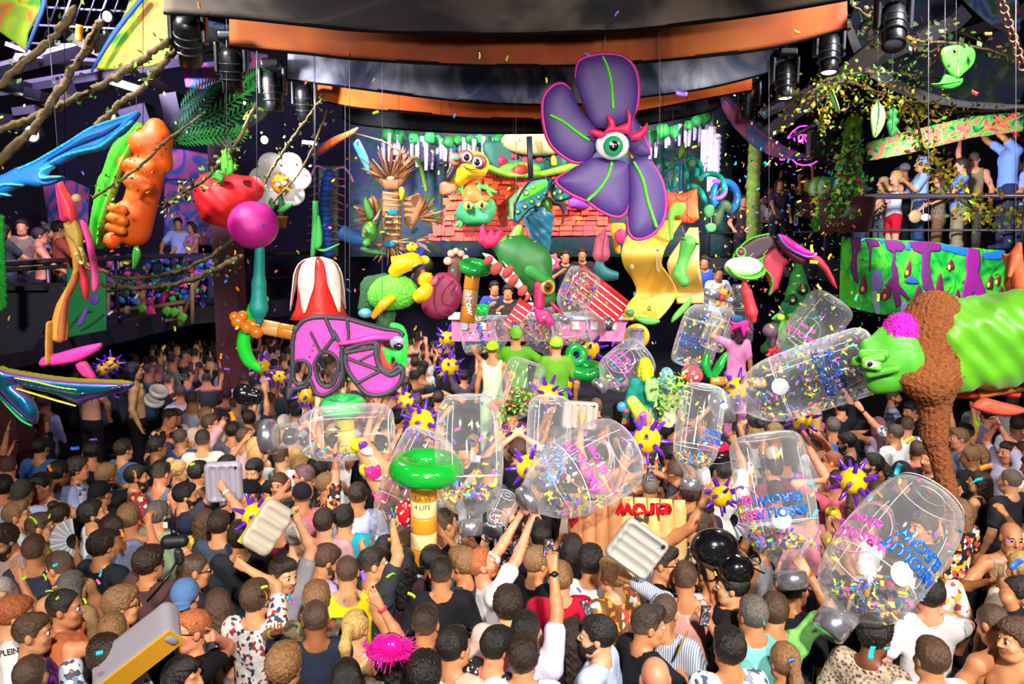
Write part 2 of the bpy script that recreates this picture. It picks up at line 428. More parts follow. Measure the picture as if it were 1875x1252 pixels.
def hairmat():
 m, N, L, b = nt('hair'); setp(b, rough=.42, spec=.5)
 oi = N.new('ShaderNodeObjectInfo'); tc = N.new('ShaderNodeTexCoord')
 mp = N.new('ShaderNodeMapping'); mp.inputs['Scale'].default_value = (150, 45, 70); L.new(tc.outputs['Object'], mp.inputs[0])
 nz = N.new('ShaderNodeTexNoise'); nz.inputs['Scale'].default_value = 1.2; nz.inputs['Detail'].default_value = 5; L.new(mp.outputs[0], nz.inputs['Vector'])
 mr = N.new('ShaderNodeMapRange'); mr.inputs[1].default_value = .3; mr.inputs[2].default_value = .7; mr.inputs[3].default_value = .5; mr.inputs[4].default_value = 1.6; L.new(nz.outputs[0], mr.inputs[0])
 mx = N.new('ShaderNodeMix'); mx.data_type = 'RGBA'; mx.blend_type = 'MULTIPLY'; mx.inputs[0].default_value = 1
 L.new(oi.outputs['Color'], mx.inputs[6]); L.new(mr.outputs[0], mx.inputs[7])
 fa = N.new('ShaderNodeAttribute'); fa.attribute_name = 'fade'; m2 = N.new('ShaderNodeMix'); m2.data_type = 'RGBA'; m2.inputs[7].default_value = (.20, .115, .07, 1)
 L.new(fa.outputs['Fac'], m2.inputs[0]); L.new(mx.outputs[2], m2.inputs[6]); L.new(m2.outputs[2], b.inputs['Base Color'])
 bp = N.new('ShaderNodeBump'); bp.inputs['Strength'].default_value = .9; bp.inputs['Distance'].default_value = .012
 L.new(nz.outputs[0], bp.inputs['Height']); L.new(bp.outputs[0], b.inputs['Normal']); return m
HAIR = hairmat()
CLOTH = mat('cloth', None, var=.1, scale=5, bump=.35, bscale=22, rough=.85, spec=.2)
STY = {
 'plain': CLOTH,
 'floral': patmat('floral_cloth', [None, lin('#c9b9b0'), lin('#8c2f2f'), None, lin('#2c3346'), lin('#d8d2c8'), None], 'voronoi', 42),
 'floralw': patmat('pale_floral_cloth', [None, lin('#3c4a66'), None, None, lin('#7a8296'), None], 'voronoi', 34),
 'tropic': patmat('dark_tropic_cloth', [None, lin('#e0a52d'), None, lin('#c23b3b'), None, lin('#e8e0d0'), None], 'voronoi', 26),
 'camo': patmat('camo_cloth', [None, lin('#6c7042'), None, lin('#23261a')], 'voronoi', 24),
 'leopard': patmat('leopard_cloth', [lin('#151210'), lin('#8a7562'), None, None], 'spots', 46),
 'stripe': patmat('striped_cloth', [None, lin('#5d6f96')], 'stripe', 22),
 'tiedye': patmat('tie_dye_cloth', [lin('#140d1c'), None, lin('#180f20'), None], 'noise', 9),
 'dots': patmat('speckled_cloth', [lin('#d8d8dc'), None, None, None, None, None, None, None, None, None], 'voronoi', 90),
}
HCOL = {'k': '#17120f', 'd': '#2b1d14', 'b': '#4a3222', 'l': '#7d5a37', 'y': '#c39a5c', 'r': '#a4582a', 'g': '#5c5650', 'w': '#b9aaa0', 'p': '#7a4f58'}
SCOL = ['#cb8d62', '#bb7b52', '#d69c74', '#a86a45', '#c08458', '#8c5636', '#6c3e28', '#dca680', '#d88a68']
def rot3(yaw, pitch, roll=0):
 cy, sy = math.cos(yaw), math.sin(yaw); cp, sp = math.cos(pitch), math.sin(pitch); cr, sr = math.cos(roll), math.sin(roll)
 Rz = np.array([[cy,-sy,0],[sy,cy,0],[0,0,1]]); Rx = np.array([[1,0,0],[0,cp,-sp],[0,sp,cp]]); Ry = np.array([[cr,0,sr],[0,1,0],[-sr,0,cr]])
 return Rz @ Rx @ Ry
NECK = np.array([0, -.03, 1.50]); HEADC = np.array([0, .0, 1.625])
class Head:
 def __init__(s, yaw=0, pitch=0, roll=0, scale=1):
  s.R = rot3(yaw, pitch, roll); s.k = scale
  s.c = NECK + s.R @ ((HEADC - NECK))
 def w(s, p): return s.c + s.R @ (np.asarray(p, float) * s.k)
def build_head(f, H, fem=False, face=True):
 e = lambda p, r, k=.02, op='u': f.ell(H.w(p), r, k, H.R, op)
 c = lambda a, b, ra, rb, k=.015, op='u': f.cone(H.w(a), H.w(b), ra, rb, k, op)
 e((0,-.014,.036), (.076,.097,.088), .02)
 e((0,.024,-.032), (.060 if not fem else .056,.072,.085), .03)
 c((-.03,.045,-.086), (.03,.045,-.086), .03, .03, .03)
 e((0,.066,-.1), (.022,.02,.018), .025)
 c((-.05,0,-.07), (-.03,.05,-.095), .02, .016, .03); c((.05,0,-.07), (.03,.05,-.095), .02, .016, .03)
 if face:
  c((-.04,.078,.03), (.04,.078,.03), .012, .012, .02)
  e((-.043,.062,-.03), (.026,.026,.024), .025); e((.043,.062,-.03), (.026,.026,.024), .025)
  e((-.033,.104,.006), (.019,.016,.012), .012, 's'); e((.033,.104,.006), (.019,.016,.012), .012, 's')
  c((0,.096,.016), (0,.114,-.026), .008, .013, .012)
  e((-.012,.1,-.03), (.009,.01,.008), .008); e((.012,.1,-.03), (.009,.01,.008), .008)
  c((-.02,.089,-.06), (.02,.089,-.06), .008, .008, .008)
  c((-.022,.1,-.063), (.022,.1,-.063), .0025, .0025, .006, 's')
 e((-.077,-.01,-.004), (.012,.021,.034), .008); e((.077,-.01,-.004), (.012,.021,.034), .008)
 f.cone(H.w((0,-.022,-.05)), NECK + np.array([0,.0,-.06]), .056 if not fem else .048, .06 if not fem else .05, .02)
def torso(f, off=0, fem=False, k=.03, bulk=1.0):
 sw = (.155 if not fem else .125) * bulk
 f.ell((0,0,1.28), (.165*bulk+off if not fem else .142+off, .108*bulk+off, .185+off), k)
 f.ell((0,.005,1.08), ((.148 if not fem else .125)*bulk+off, .103*bulk+off, .18+off), k+.02)
 f.ell((0,-.005,.93), (.16*bulk+off, .11*bulk+off, .15+off), k+.02)
 f.cone((-sw,-.01,1.405), (sw,-.01,1.405), .058+off, .058+off, k)
 f.cone((-sw*.85,-.02,1.425), (0,-.03,1.48), .04+off, .05+off, k); f.cone((sw*.85,-.02,1.425), (0,-.03,1.48), .04+off, .05+off, k)
 if fem:
  f.ell((-.062,.085,1.27), (.058+off,.055+off,.06+off), k); f.ell((.062,.085,1.27), (.058+off,.055+off,.06+off), k)
 else:
  f.ell((-.07,.065,1.31), (.07+off,.045+off,.055+off), k); f.ell((.07,.065,1.31), (.07+off,.045+off,.055+off), k)
ARM = {
 'down': ((.10,.06,-.50), (.5,-.6,0), 'rel'), 'fold': ((-.06,.24,-.26), (.8,-.3,-.6), 'rel'), 'belly': ((-.04,.27,-.33), (.8,-.4,-.4), 'rel'),
 'phone': ((-.08,.36,.12), (.6,.1,-1), 'grip'), 'chest': ((-.03,.27,-.06), (.8,-.1,-.8), 'fist'),
 'up': ((.06,.10,.52), (1,-.2,.2), 'open'), 'upfist': ((.04,.14,.50), (1,.1,.2), 'fist'), 'upfwd': ((.0,.34,.40), (1,-.1,-.3), 'open'), 'fwdhi': ((-.04,.42,.30), (1,0,-.4), 'grip'),
 'upout': ((.30,.12,.40), (.6,-.3,-.3), 'open'), 'uphold': ((-.02,.16,.46), (1,.2,-.1), 'grip'), 'bentup': ((.05,.22,.26), (1,.1,-.4), 'rel'),
 'head': ((-.10,.02,.24), (1,.1,.2), 'rel'), 'headout': ((.02,.0,.30), (1,0,.0), 'rel'), 'face': ((-.12,.20,.10), (.9,.2,-.5), 'rel'),
 'point': ((.22,.36,.04), (.7,-.2,-.6), 'point'), 'wave': ((.20,.20,.36), (1,-.2,-.5), 'open'), 'clap': ((-.13,.28,.30), (1,.1,-.3), 'open'),
 'reach': ((.02,.40,.34), (.8,-.2,-.6), 'grip'), 'side': ((.42,.10,-.12), (.2,-.6,-.6), 'rel'), 'hug': ((.34,.22,-.04), (.4,-.4,-.7), 'rel'),
 'rail': ((.10,.36,-.34), (.7,-.5,-.2), 'rel'), 'hip': ((.14,.02,-.36), (1,-.5,.1), 'fist'), 'acrossup': ((-.26,.22,.22), (.8,.3,.1), 'rel'), 'acrossf': ((-.20,.36,.02), (.8,.1,-.3), 'rel'),
 'cup': ((.10,.30,-.04), (.7,-.3,-.8), 'grip'),
}
def norm(v): v = np.asarray(v, float); return v / (np.linalg.norm(v) + 1e-9)
def arm(f, side, spec, fem=False, skin=True, off=0, sleeve=None, fine=True, res=None, sh=None):
 """side -1 left, +1 right (person faces +Y).  returns joints"""
 sw = .178 if not fem else .148
 Sx = np.array([side*sw, -.01, 1.40]) if sh is None else sh
 w, pole, hand = ARM[spec] if isinstance(spec, str) else spec
 T = np.array([side*w[0], w[1], w[2]], float); pole = np.array([side*pole[0], pole[1], pole[2]], float)
 a, b = (.285, .255) if not fem else (.265, .235); L = min(np.linalg.norm(T), (a+b)*.995); d = norm(T)
 if w[2] > .05: Sx = Sx + np.array([-side*.012, 0, min(.06, .1*w[2]*1.2)])
 ca = np.clip((a*a + L*L - b*b) / (2*a*L), -1, 1); pl = norm(pole - d * (pole @ d))
 E = Sx + d * a * ca + pl * a * math.sqrt(max(0, 1 - ca*ca)); Wp = Sx + d * L
 s = .88 if fem else 1.0
 if skin:
  f.cone(Sx, E, .054*s, .042*s, .02); f.ell(Sx, (.06*s,)*3, .03)
  m = Sx + (E - Sx) * .5; f.ell(m, (.05*s,)*3, .03)
  f.cone(E, Wp, .042*s, .027*s, .015); f.ell(E + (Wp - E) * .25, (.044*s,)*3, .02)
  build_hand(f, E, Wp, side, hand, s, fine)
 if sleeve:
  t = sleeve
  if t <= 1:
   f.cone(Sx - (E-Sx)*.1, Sx + (E - Sx) * t, .062*s+off, .056*s+off, .04)
  else:
   f.cone(Sx, E, .062*s+off, .05*s+off, .03); f.cone(E, E + (Wp-E)*(t-1), .05*s+off, .037*s+off, .02)
 return Sx, E, Wp
def build_hand(f, E, Wp, side, kind, s, fine):
 d = norm(Wp - E); ref = np.array([0, 1, 0]) if abs(d[1]) < .75 else np.array([0, 0, 1])
 if kind in ('open',): ref = np.array([0, 1, .0]) if abs(d[1]) < .8 else np.array([0, 0, 1])
 n = norm(ref - d * (ref @ d))                      # palm normal
 u = np.cross(d, n) * side                          # towards the thumb
 u = norm(u) * (1 if (u @ np.array([-side,0,0])) > 0 or abs(u[0]) < .2 else -1)
 kn = Wp + d * .085 * s
 if not fine:
  f.cone(Wp, kn, .03*s, .036*s, .02); f.cone(kn, kn + d*.05 + n*.02, .034*s, .02*s, .01); f.cone(Wp + d*.03, Wp + d*.06 + u*.055, .014, .011, .01); return
 for q in (-.027, -.009, .009, .027): f.cone(Wp + d*.01 + u*q*.6*s, kn + u*q*s, .0165*s, .0145*s, .012)
 cu = {'open': (.1,.12,.1), 'rel': (.45,.5,.35), 'fist': (1.35,1.5,1.0), 'grip': (.8,.85,.6), 'point': (1.35,1.5,1.0)}[kind]
 sp = {'open': .16, 'rel': .06, 'fist': 0, 'grip': .05, 'point': 0}[kind]
 for j, (q, ln) in enumerate(((.027,.92), (.009,1.0), (-.009,.95), (-.027,.76))):
  p = kn + u*q*s; a = 0; cc = (.05,.1,.1) if kind == 'point' and j == 0 else cu
  dd = norm(d + u * sp * (1.5 - j) * .8)
  for i, seg in enumerate((.043,.027,.021)):
   a += cc[i]; v = dd * math.cos(a) + n * math.sin(a); p2 = p + v * seg * ln * s
   f.cone(p, p2, (.0092-.0008*i)*s, (.0086-.0008*i)*s, .004); p = p2
 b0 = Wp + d*.028 + u*.022; spread = .9 if kind in ('open','rel') else .35
 b1 = b0 + norm(d + u*spread + n*.35) * .04*s; b2 = b1 + norm(d + u*(.25 if kind != 'fist' else -.6) + n*(.3 if kind == 'open' else .6)) * .032*s
 f.cone(Wp + d*.02, b0, .016*s, .0145*s, .012); f.cone(b0, b1, .0135*s, .0105*s, .008); f.cone(b1, b2, .0105*s, .009*s, .005)
BCACHE = {}
def noisef(P, amp, fr, seed=0):
 x, y, z = P
 return amp * (np.sin(x*fr+seed) * np.cos(y*fr*1.1+1.3*seed) + .7*np.sin(z*fr*1.3 + y*fr*.6 + 2*seed) * np.cos(x*fr*.8) + .5*np.sin((x+z)*fr*1.9+seed))
def body_mesh(key):
 """key = (armL, armR, yaw, pitch, fem, top, res, fine)"""
 if key in BCACHE: return BCACHE[key]
 aL, aR, yaw, pitch, fem, top, h, fine = key
 H = Head(yaw, pitch)
 lo = np.array([-.45,-.30,.80]); hi = np.array([.45,.42,1.84])
 for sd, a in ((-1, aL), (1, aR)):
  w = (ARM[a] if isinstance(a, str) else a)[0]; sx = sd*(.18 + w[0]); hi[2] = max(hi[2], 1.40 + w[2] + .34)
  lo[0] = min(lo[0], sx - .16); hi[0] = max(hi[0], sx + .16); hi[1] = max(hi[1], w[1] + .24)
 f = SDF(lo, hi, h)
 torso(f, 0, fem); build_head(f, H, fem, fine)
 JL = arm(f, -1, aL, fem, fine=fine); JR = arm(f, 1, aR, fem, fine=fine)
 sl = {'tee': .62, 'long': 1.85, 'tank': 0, 'bare': None, 'crop': .35, 'bra': 0, 'half': .85}[top]
 g = None
 if top != 'bare':
  hs = max(h * 1.9, .017); ghi = hi.copy(); g = SDF(lo, ghi, hs)
  torso(g, .014 if top != 'tank' else .010, fem, .04)
  if sl:
   for sd, a in ((-1, aL), (1, aR)): arm(g, sd, a, fem, skin=False, off=.010, sleeve=sl)
  X = (g.ax[0][:,None,None], g.ax[1][None,:,None], g.ax[2][None,None,:])
  g.F += noisef(X, .0035, 26, 1).astype(np.float32) + noisef(X, .004, 13, 4).astype(np.float32)
  hem = 1.0 if top in ('crop',) else (1.16 if top == 'bra' else .86)
  g.F = np.maximum(g.F, hem - X[2])
  nd = np.sqrt(X[0]**2 + ((X[1] + .015) / 1.1)**2 + ((X[2] - 1.49) / .75)**2) - (.088 if top not in ('tank', 'bra', 'crop') else .12)
  if top in ('tank', 'bra', 'crop') and not (top == 'crop' and not fem):
   nd = np.minimum(nd, np.maximum(.105 - np.abs(X[0]), 0) * 0 + 1)
   for sd in (-1, 1):     # arm holes
    ah = np.sqrt(((X[0] - sd*.205)/.9)**2 + (X[1]/1.2)**2 + ((X[2]-1.40)/1.5)**2) - .085
    g.F = np.maximum(g.F, -ah.astype(np.float32))
   nd = np.sqrt((X[0]/1.0)**2 + ((X[1]-.03) / 1.3)**2 + ((X[2] - 1.47))**2) - .115
   if top == 'bra': nd = np.minimum(nd, X[2]*0 + (1.33 - X[2]))
  g.F = np.maximum(g.F, -nd.astype(np.float32))
 gm = thin(g.mesh('shirt'), .55) if g is not None else None
 keepfn = None
 if g is not None:
  def keepfn(V):
   q = np.clip(np.round((V - g.lo) / g.h).astype(int), 0, np.array(g.F.shape) - 1)
   return (g.F[q[:,0], q[:,1], q[:,2]] > -.022) & (V[:,2] > .84)
 bm = thin(f.mesh('body', keepfn), .25 if fine else .5)
 V = np.zeros(len(bm.vertices) * 3, np.float32); bm.vertices.foreach_get('co', V); V = V.reshape(-1, 3)
 q = (V - H.c) @ H.R
 lip = ((q[:,1] > .075) & (np.abs(q[:,0]) < .026) & (np.abs(q[:,2] + .062) < .010)).astype(np.float32)
 A = bm.attributes.new('lip', 'FLOAT', 'POINT'); A.data.foreach_set('value', lip)
 bm.materials.append(SKIN)
 BCACHE[key] = (bm, gm, H, JL, JR)
 return BCACHE[key]
HCACHE = {}
def hair_mesh(style, yaw, pitch, h):
 key = (style, yaw, pitch, h)
 if key in HCACHE: return HCACHE[key]
 H = Head(yaw, pitch)
 f = SDF(np.array([-.24,-.34,1.16]) , np.array([.24,.26,1.90]), h)
 X = (f.ax[0][:,None,None]-H.c[0], f.ax[1][None,:,None]-H.c[1], f.ax[2][None,None,:]-H.c[2])
 L = [H.R[0,i]*X[0] + H.R[1,i]*X[1] + H.R[2,i]*X[2] for i in range(3)]
 x, y, z = L
 e = lambda p, r, k=.02, op='u': f.ell(H.w(p), r, k, H.R, op)
 if style in ('short', 'fade', 'buzz', 'quiff', 'curly', 'messy', 'recede'):
  t = {'short': .013, 'fade': .006, 'buzz': .005, 'quiff': .008, 'curly': .022, 'messy': .017, 'recede': .009}[style]
  e((0,-.014,.036), (.076+t,.097+t,.088+t))
  if style in ('fade', 'quiff', 'short'): e((0,.005,.082), (.066,.092,.048 if style != 'quiff' else .058), .02)
  if style == 'quiff': e((0,.07,.1), (.05,.035,.035), .03)
  if style in ('curly', 'messy'):
   e((0,.01,.085), (.08,.1,.055), .02)
   f.F += noisef(L, .0055 if style == 'curly' else .0035, 170 if style == 'curly' else 120, 2).astype(np.float32)
  else: f.F += noisef(L, .0022, 90, 1).astype(np.float32)
  hl = .062 if style != 'recede' else .1
  line = np.where(y > .02, hl - (.02 - np.abs(x)*.4)*0 , np.where(y > -.02, -.015 + (y+.02)/.04*(hl+.015), -.055))
  ln = np.interp(y, [-.12,-.03,-.012,.03,.05,.085,.12], [-.062,-.055,-.004,.0,.04,hl,hl+.004]).astype(np.float32)
  f.F = np.maximum(f.F, (ln - z).astype(np.float32))
 elif style in ('long', 'wavy', 'pony', 'bun', 'bob'):
  e((0,-.014,.036), (.09,.111,.102));
  ln = np.interp(y, [-.12,-.03,-.012,.03,.05,.085,.12], [-.07,-.06,-.06,-.02,.03,.066,.07]).astype(np.float32)
  if style in ('long', 'wavy', 'bob'):
   b = -.30 if style != 'bob' else -.14
   top = f.F.copy(); top = np.maximum(top, (ln - z).astype(np.float32)); f.F[:] = .3
   a = H.w((0,-.07,.0)); bb = np.array([a[0], a[1]-.03, H.c[2]+b])
   f.ell(H.w((0,-.06,-.03)), (.098,.062,.13), .02, H.R)
   f.cone(a, bb, .08, .06, .03); f.cone(H.w((-.075,-.03,-.02)), H.c + np.array([-.09,-.05,b+.04]), .035, .025, .04); f.cone(H.w((.075,-.03,-.02)), H.c + np.array([.09,-.05,b+.04]), .035, .025, .04)
   f.F += noisef(L, .0025 if style == 'long' else .006, 75, 3).astype(np.float32)
   hh = np.clip(.5 + .5 * (top - f.F) / .02, 0, 1); f.F = top + (f.F - top) * hh - .02 * hh * (1 - hh)
  else:
   f.F = np.maximum(f.F, (ln - z).astype(np.float32))
   if style == 'pony':
    f.ell(H.w((0,-.115,.06)), (.035,.035,.035), .01); f.cone(H.w((0,-.13,.06)), H.w((0,-.17,-.05)), .032, .04, .02); f.cone(H.w((0,-.17,-.05)), H.w((0,-.15,-.2)), .04, .02, .02)
   else: f.ell(H.w((0,-.08,.13)), (.05,.05,.042), .01)
   f.F += noisef(L, .002, 100, 1).astype(np.float32)
 elif style == 'cap':
  e((0,-.014,.036), (.092,.113,.103)); ln = np.interp(y, [-.12,.1], [.005,.045]).astype(np.float32); f.F = np.maximum(f.F, (ln - z).astype(np.float32))
  a = H.w((0,.10,.05)); f.ell(H.w((0,.13,.048)), (.075,.075,.010), .008, H.R)
 elif style == 'capback':
  e((0,-.014,.036), (.092,.113,.103)); ln = np.interp(y, [-.12,.1], [-.01,.06]).astype(np.float32); f.F = np.maximum(f.F, (ln - z).astype(np.float32))
  f.ell(H.w((0,-.14,.0)), (.07,.07,.010), .008, H.R)
 elif style == 'bucket':
  e((0,-.014,.046), (.096,.116,.1)); ln = z*0 + .03; f.F = np.maximum(f.F, (ln - z).astype(np.float32)); f.ell(H.w((0,-.01,.035)), (.16,.18,.014), .02, H.R)
 elif style == 'beard':
  e((0,.028,-.045), (.074,.084,.096), .02); e((0,.066,-.1), (.042,.04,.042), .02)
  f.F += noisef(L, .0022, 110, 1).astype(np.float32)
  ln = np.interp(y, [-.05,.0,.05,.085,.12], [-.01,-.01,-.045,-.042,-.042]).astype(np.float32)
  f.F = np.maximum(f.F, (z - ln).astype(np.float32)); f.F = np.maximum(f.F, (-.012 - y).astype(np.float32))
  m = np.sqrt((x/1.0)**2 + ((z+.064)/.42)**2 + ((y-.105)/1.0)**2) - .024; f.F = np.maximum(f.F, -m.astype(np.float32))
  f.F = np.maximum(f.F, (-.15 - z).astype(np.float32))
 me = f.mesh('hair'); HCACHE[key] = me
 if style in ('fade', 'quiff', 'buzz', 'recede'):
  V = np.zeros(len(me.vertices)*3, np.float32); me.vertices.foreach_get('co', V); q = (V.reshape(-1, 3) - H.c) @ H.R
  fd = np.clip((.052 - q[:,2]) / .075, 0, 1) * (.8 if style != 'recede' else .35); fd = np.maximum(fd, .3) if style == 'buzz' else fd
  A = me.attributes.new('fade', 'FLOAT', 'POINT'); A.data.foreach_set('value', fd.astype(np.float32))
 return me
def make_trousers(bare=False, short=False):
 f = SDF((-.26,-.2,.0), (.26,.25,1.05), .018 if not bare else .012); o = 0 if bare else .012
 f.ell((0,-.005,.92), (.165+o,.115+o,.14), .03)
 for s in (-1, 1):
  f.cone((s*.09,0,.88), (s*.1,.01,.50), .085+o, .058+o*2, .03); f.cone((s*.1,.01,.5), (s*.11,-.015,.1), .058+o*2, .042+o*2, .02)
  f.ell((s*.1,-.03,.36), (.058+o,)*3, .03)
  f.cone((s*.11,-.03,.05), (s*.13,.13,.035), .04, .034, .02)
 if short: f.F = np.maximum(f.F, .62 - f.ax[2][None,None,:])
 f.F = np.maximum(f.F, .005 - f.ax[2][None,None,:])
 return f.mesh('trousers')
TROUSERS = make_trousers(); LEGS = make_trousers(True); SHORTS = make_trousers(False, True)
for q in (TROUSERS, SHORTS): q.materials.append(CLOTH)
LEGS.materials.append(SKIN)
_e = B(); _e.ball((0,0,0), .0125, 12); EYE = _e.me();
_m, _N, _L, _b = nt('eyeball'); setp(_b, rough=.2)
_tc = _N.new('ShaderNodeTexCoord'); _sx = _N.new('ShaderNodeSeparateXYZ'); _L.new(_tc.outputs['Object'], _sx.inputs[0])
_cr = _N.new('ShaderNodeValToRGB'); _cr.color_ramp.interpolation = 'CONSTANT'; _cr.color_ramp.elements[0].color = (.8,.78,.75,1); _cr.color_ramp.elements[1].color = (.05,.03,.02,1); _cr.color_ramp.elements[1].position = .72
_mr = _N.new('ShaderNodeMapRange'); _mr.inputs[1].default_value = -.0125; _mr.inputs[2].default_value = .0125; _L.new(_sx.outputs[1], _mr.inputs[0]); _L.new(_mr.outputs[0], _cr.inputs[0]); _L.new(_cr.outputs[0], _b.inputs['Base Color'])
EYE.materials.append(_m)
_b = B(); _b.tube([(-.016,0,0),(-.005,.003,.0045),(.012,-.002,.001)], [.002,.0036,.002], 6); BROW = _b.me(); BROW.materials.append(HAIR)
_b = B()
for s in (-1, 1):
 _b.ball((s*.033,.0,0), (.026,.006,.02), 14)
 _b.tube([(s*.056,-.004,.006),(s*.076,-.05,.006),(s*.08,-.1,-.002)], .0028, 6)
_b.tube([(-.01,.003,.004),(0,.006,.006),(.01,.003,.004)], .0025, 6)
GLASSES = _b.me(); GLASSES.materials.append(mat('sunglass_black', lin('#0b0a0c'), rough=.12, coat=.6))
_b = B(); _b.lathe([(.031,-.011),(.034,-.006),(.034,.006),(.031,.011)], 14); BAND = _b.me(); BAND.materials.append(mat('band', None, rough=.5))
_b = B(); _b.lathe([(.031,-.009),(.0335,-.004),(.0335,.004),(.031,.009)], 14); _b.lathe([(0,.0),(.019,.0),(.019,.008),(0,.008)], 14, Matrix.Translation((0,.030,0)) @ Matrix.Rotation(-PI/2, 4, 'X')); WATCH = _b.me(); WATCH.materials.append(mat('watch_steel', lin('#30333a'), rough=.3, metal=.7))
PEOPLE = []
def aim(a, sd, px, py, rz, hy, hp, fem, sc, Y, floor):
 """('@', px, py, dY, hand[, pole]): reach for a point dY metres beyond the person, seen at that pixel"""
 _, x, y, dY, hand, *pole = a; H = Head(hy, hp)
 P = atz(px, py, floor + H.c[2]*sc) if Y is None else at(px, py, Y)
 Rz = Matrix.Rotation(rz, 3, 'Z'); loc = Vector((P.x, P.y, P.z - H.c[2]*sc)) - Rz @ Vector((H.c[0], H.c[1], 0)) * sc
 v = (Rz.inverted() @ (at(x, y, P.y + dY) - loc)) / sc - Vector((sd*(.148 if fem else .178), -.01, 1.40))
 if v.z > .05: v.z -= min(.06, .12*v.z)
 return ((round(sd*v.x, 2), round(v.y, 2), round(v.z, 2)), pole[0] if pole else (1, -.1, -.35 if v.z > .1 else -.7), hand)
def place_on(o, H, p, yawfix=0):
 M = Matrix([list(H.R[i]) + [0] for i in range(3)] + [[0,0,0,1]]); o.matrix_local = Matrix.Translation(H.w(p)) @ M
def person(px, py, yaw=0, aL='down', aR='down', hy=0, hp=0, fem=False, top='tee', sty='plain', shirt='#15151a', hair='short', hc='d', skin=0,
           z=None, Y=None, floor=0.0, h=.0092, fine=True, ext=(), trouser='#1b1d26', scale=None, label=None, legs=None, group=None, name='person', hand=None):
 """px,py: pixel of the head's centre; the figure stands on floor (z) unless Y (distance) is given. yaw: 0 faces the stage (+Y), + turns to the person's left"""
 yr, hyr, hpr = (round(math.radians(a), 3) for a in (yaw, hy, hp))
 rz = yr
 aL, aR = [aim(a, sd, px, py, rz, hyr, hpr, fem, scale or (.94 if fem else 1.0), Y, floor) if isinstance(a, tuple) and a[0] == '@' else a for sd, a in ((-1, aL), (1, aR))]
 bm, gm, H, JL, JR = body_mesh((aL, aR, hyr, hpr, fem, top, h, fine))
 hoff = Vector((H.c[0]*math.cos(rz) - H.c[1]*math.sin(rz), H.c[0]*math.sin(rz) + H.c[1]*math.cos(rz), 0))
 sc = scale or (.94 if fem else 1.0)
 if Y is None:
  P = atz(px, py, floor + H.c[2]*sc)
 else:
  P = at(px, py, Y)
 loc = Vector((P.x, P.y, P.z - H.c[2]*sc)) - hoff*sc
 o = thing(name, label, 'person', loc, (0, 0, rz), group); o.scale = (sc,)*3
 sk = lin(SCOL[skin]) if isinstance(skin, int) else lin(skin)
 link('body', bm, None, o, color=sk)
 if gm is not None:
  key = sty
  if len(gm.materials) == 0: gm.materials.append(CLOTH)
  s = link('shirt' if top not in ('bra', 'crop') else 'top', gm, None, o, color=lin(shirt))
  if sty != 'plain': s.material_slots[0].link = 'OBJECT'; s.material_slots[0].material = STY[sty]
 if legs == 'shorts':
  link('legs', LEGS, None, o, color=sk); link('shorts', SHORTS, None, o, color=lin(trouser))
 else: link('trousers', TROUSERS, None, o, color=lin(trouser))
 if hair and hair != 'bald':
  hm = hair_mesh(hair, hyr, hpr, max(h, .0105))
  iscap = hair in ('cap', 'capback', 'bucket')
  if iscap:
   link('hair', hair_mesh('buzz', hyr, hpr, max(h, .0105)), HAIR, o, color=lin(HCOL['d']))
   c = link('hat', hm, CLOTH, o, color=lin(HCOL.get(hc, hc)))
  else: link('hair', hm, HAIR, o, color=lin(HCOL.get(hc, hc)))
 for e in ext:
  k, *a = e if isinstance(e, tuple) else (e,)
  if k == 'beard': link('beard', hair_mesh('beard', hyr, hpr, .010), HAIR, o, color=lin(HCOL.get(a[0] if a else hc, '#2b1d14')))
  elif k == 'face':
   for s in (-1, 1):
    q = link('eye', EYE, None, o); place_on(q, H, (s*.033, .0875, .006))
    q = link('eyebrow', BROW, None, o, color=lin(HCOL.get(hc, '#2b1d14'))); place_on(q, H, (s*.034, .097, .029))
  elif k == 'shades': q = link('sunglasses', GLASSES, None, o); place_on(q, H, (0, .102, .008))
  elif k == 'shadestop': q = link('sunglasses', GLASSES, None, o); place_on(q, H, (0, .10, .085))
  elif k in ('bandL', 'bandR', 'watchL', 'watchR'):
   J = JL if k.endswith('L') else JR; d = norm(J[2] - J[1]); p = J[2] - d*.03
   q = link('wristband' if k[0] == 'b' else 'wristwatch', BAND if k[0] == 'b' else WATCH, None, o, color=lin(a[0]) if a else None)
   q.matrix_local = Matrix.Translation(p) @ Vector(d).to_track_quat('Z', 'Y').to_matrix().to_4x4()
 PEOPLE.append(dict(o=o, px=px, py=py, shirt=shirt, hair=hair, hc=hc, sty=sty, top=top, aL=aL, aR=aR, fem=fem, loc=loc, ext=ext, H=H, JL=JL, JR=JR, skin=skin, yaw=yaw))
 return o
def hand_world(o, side):
 d = [p for p in PEOPLE if p['o'] is o][0]; J = d['JL'] if side < 0 else d['JR']
 p = J[2] + norm(J[2] - J[1]) * .09
 M = Matrix.Translation(o.location) @ Matrix.Rotation(o.rotation_euler.z, 4, 'Z') @ Matrix.Scale(o.scale[0], 4)
 return M @ Vector(p)
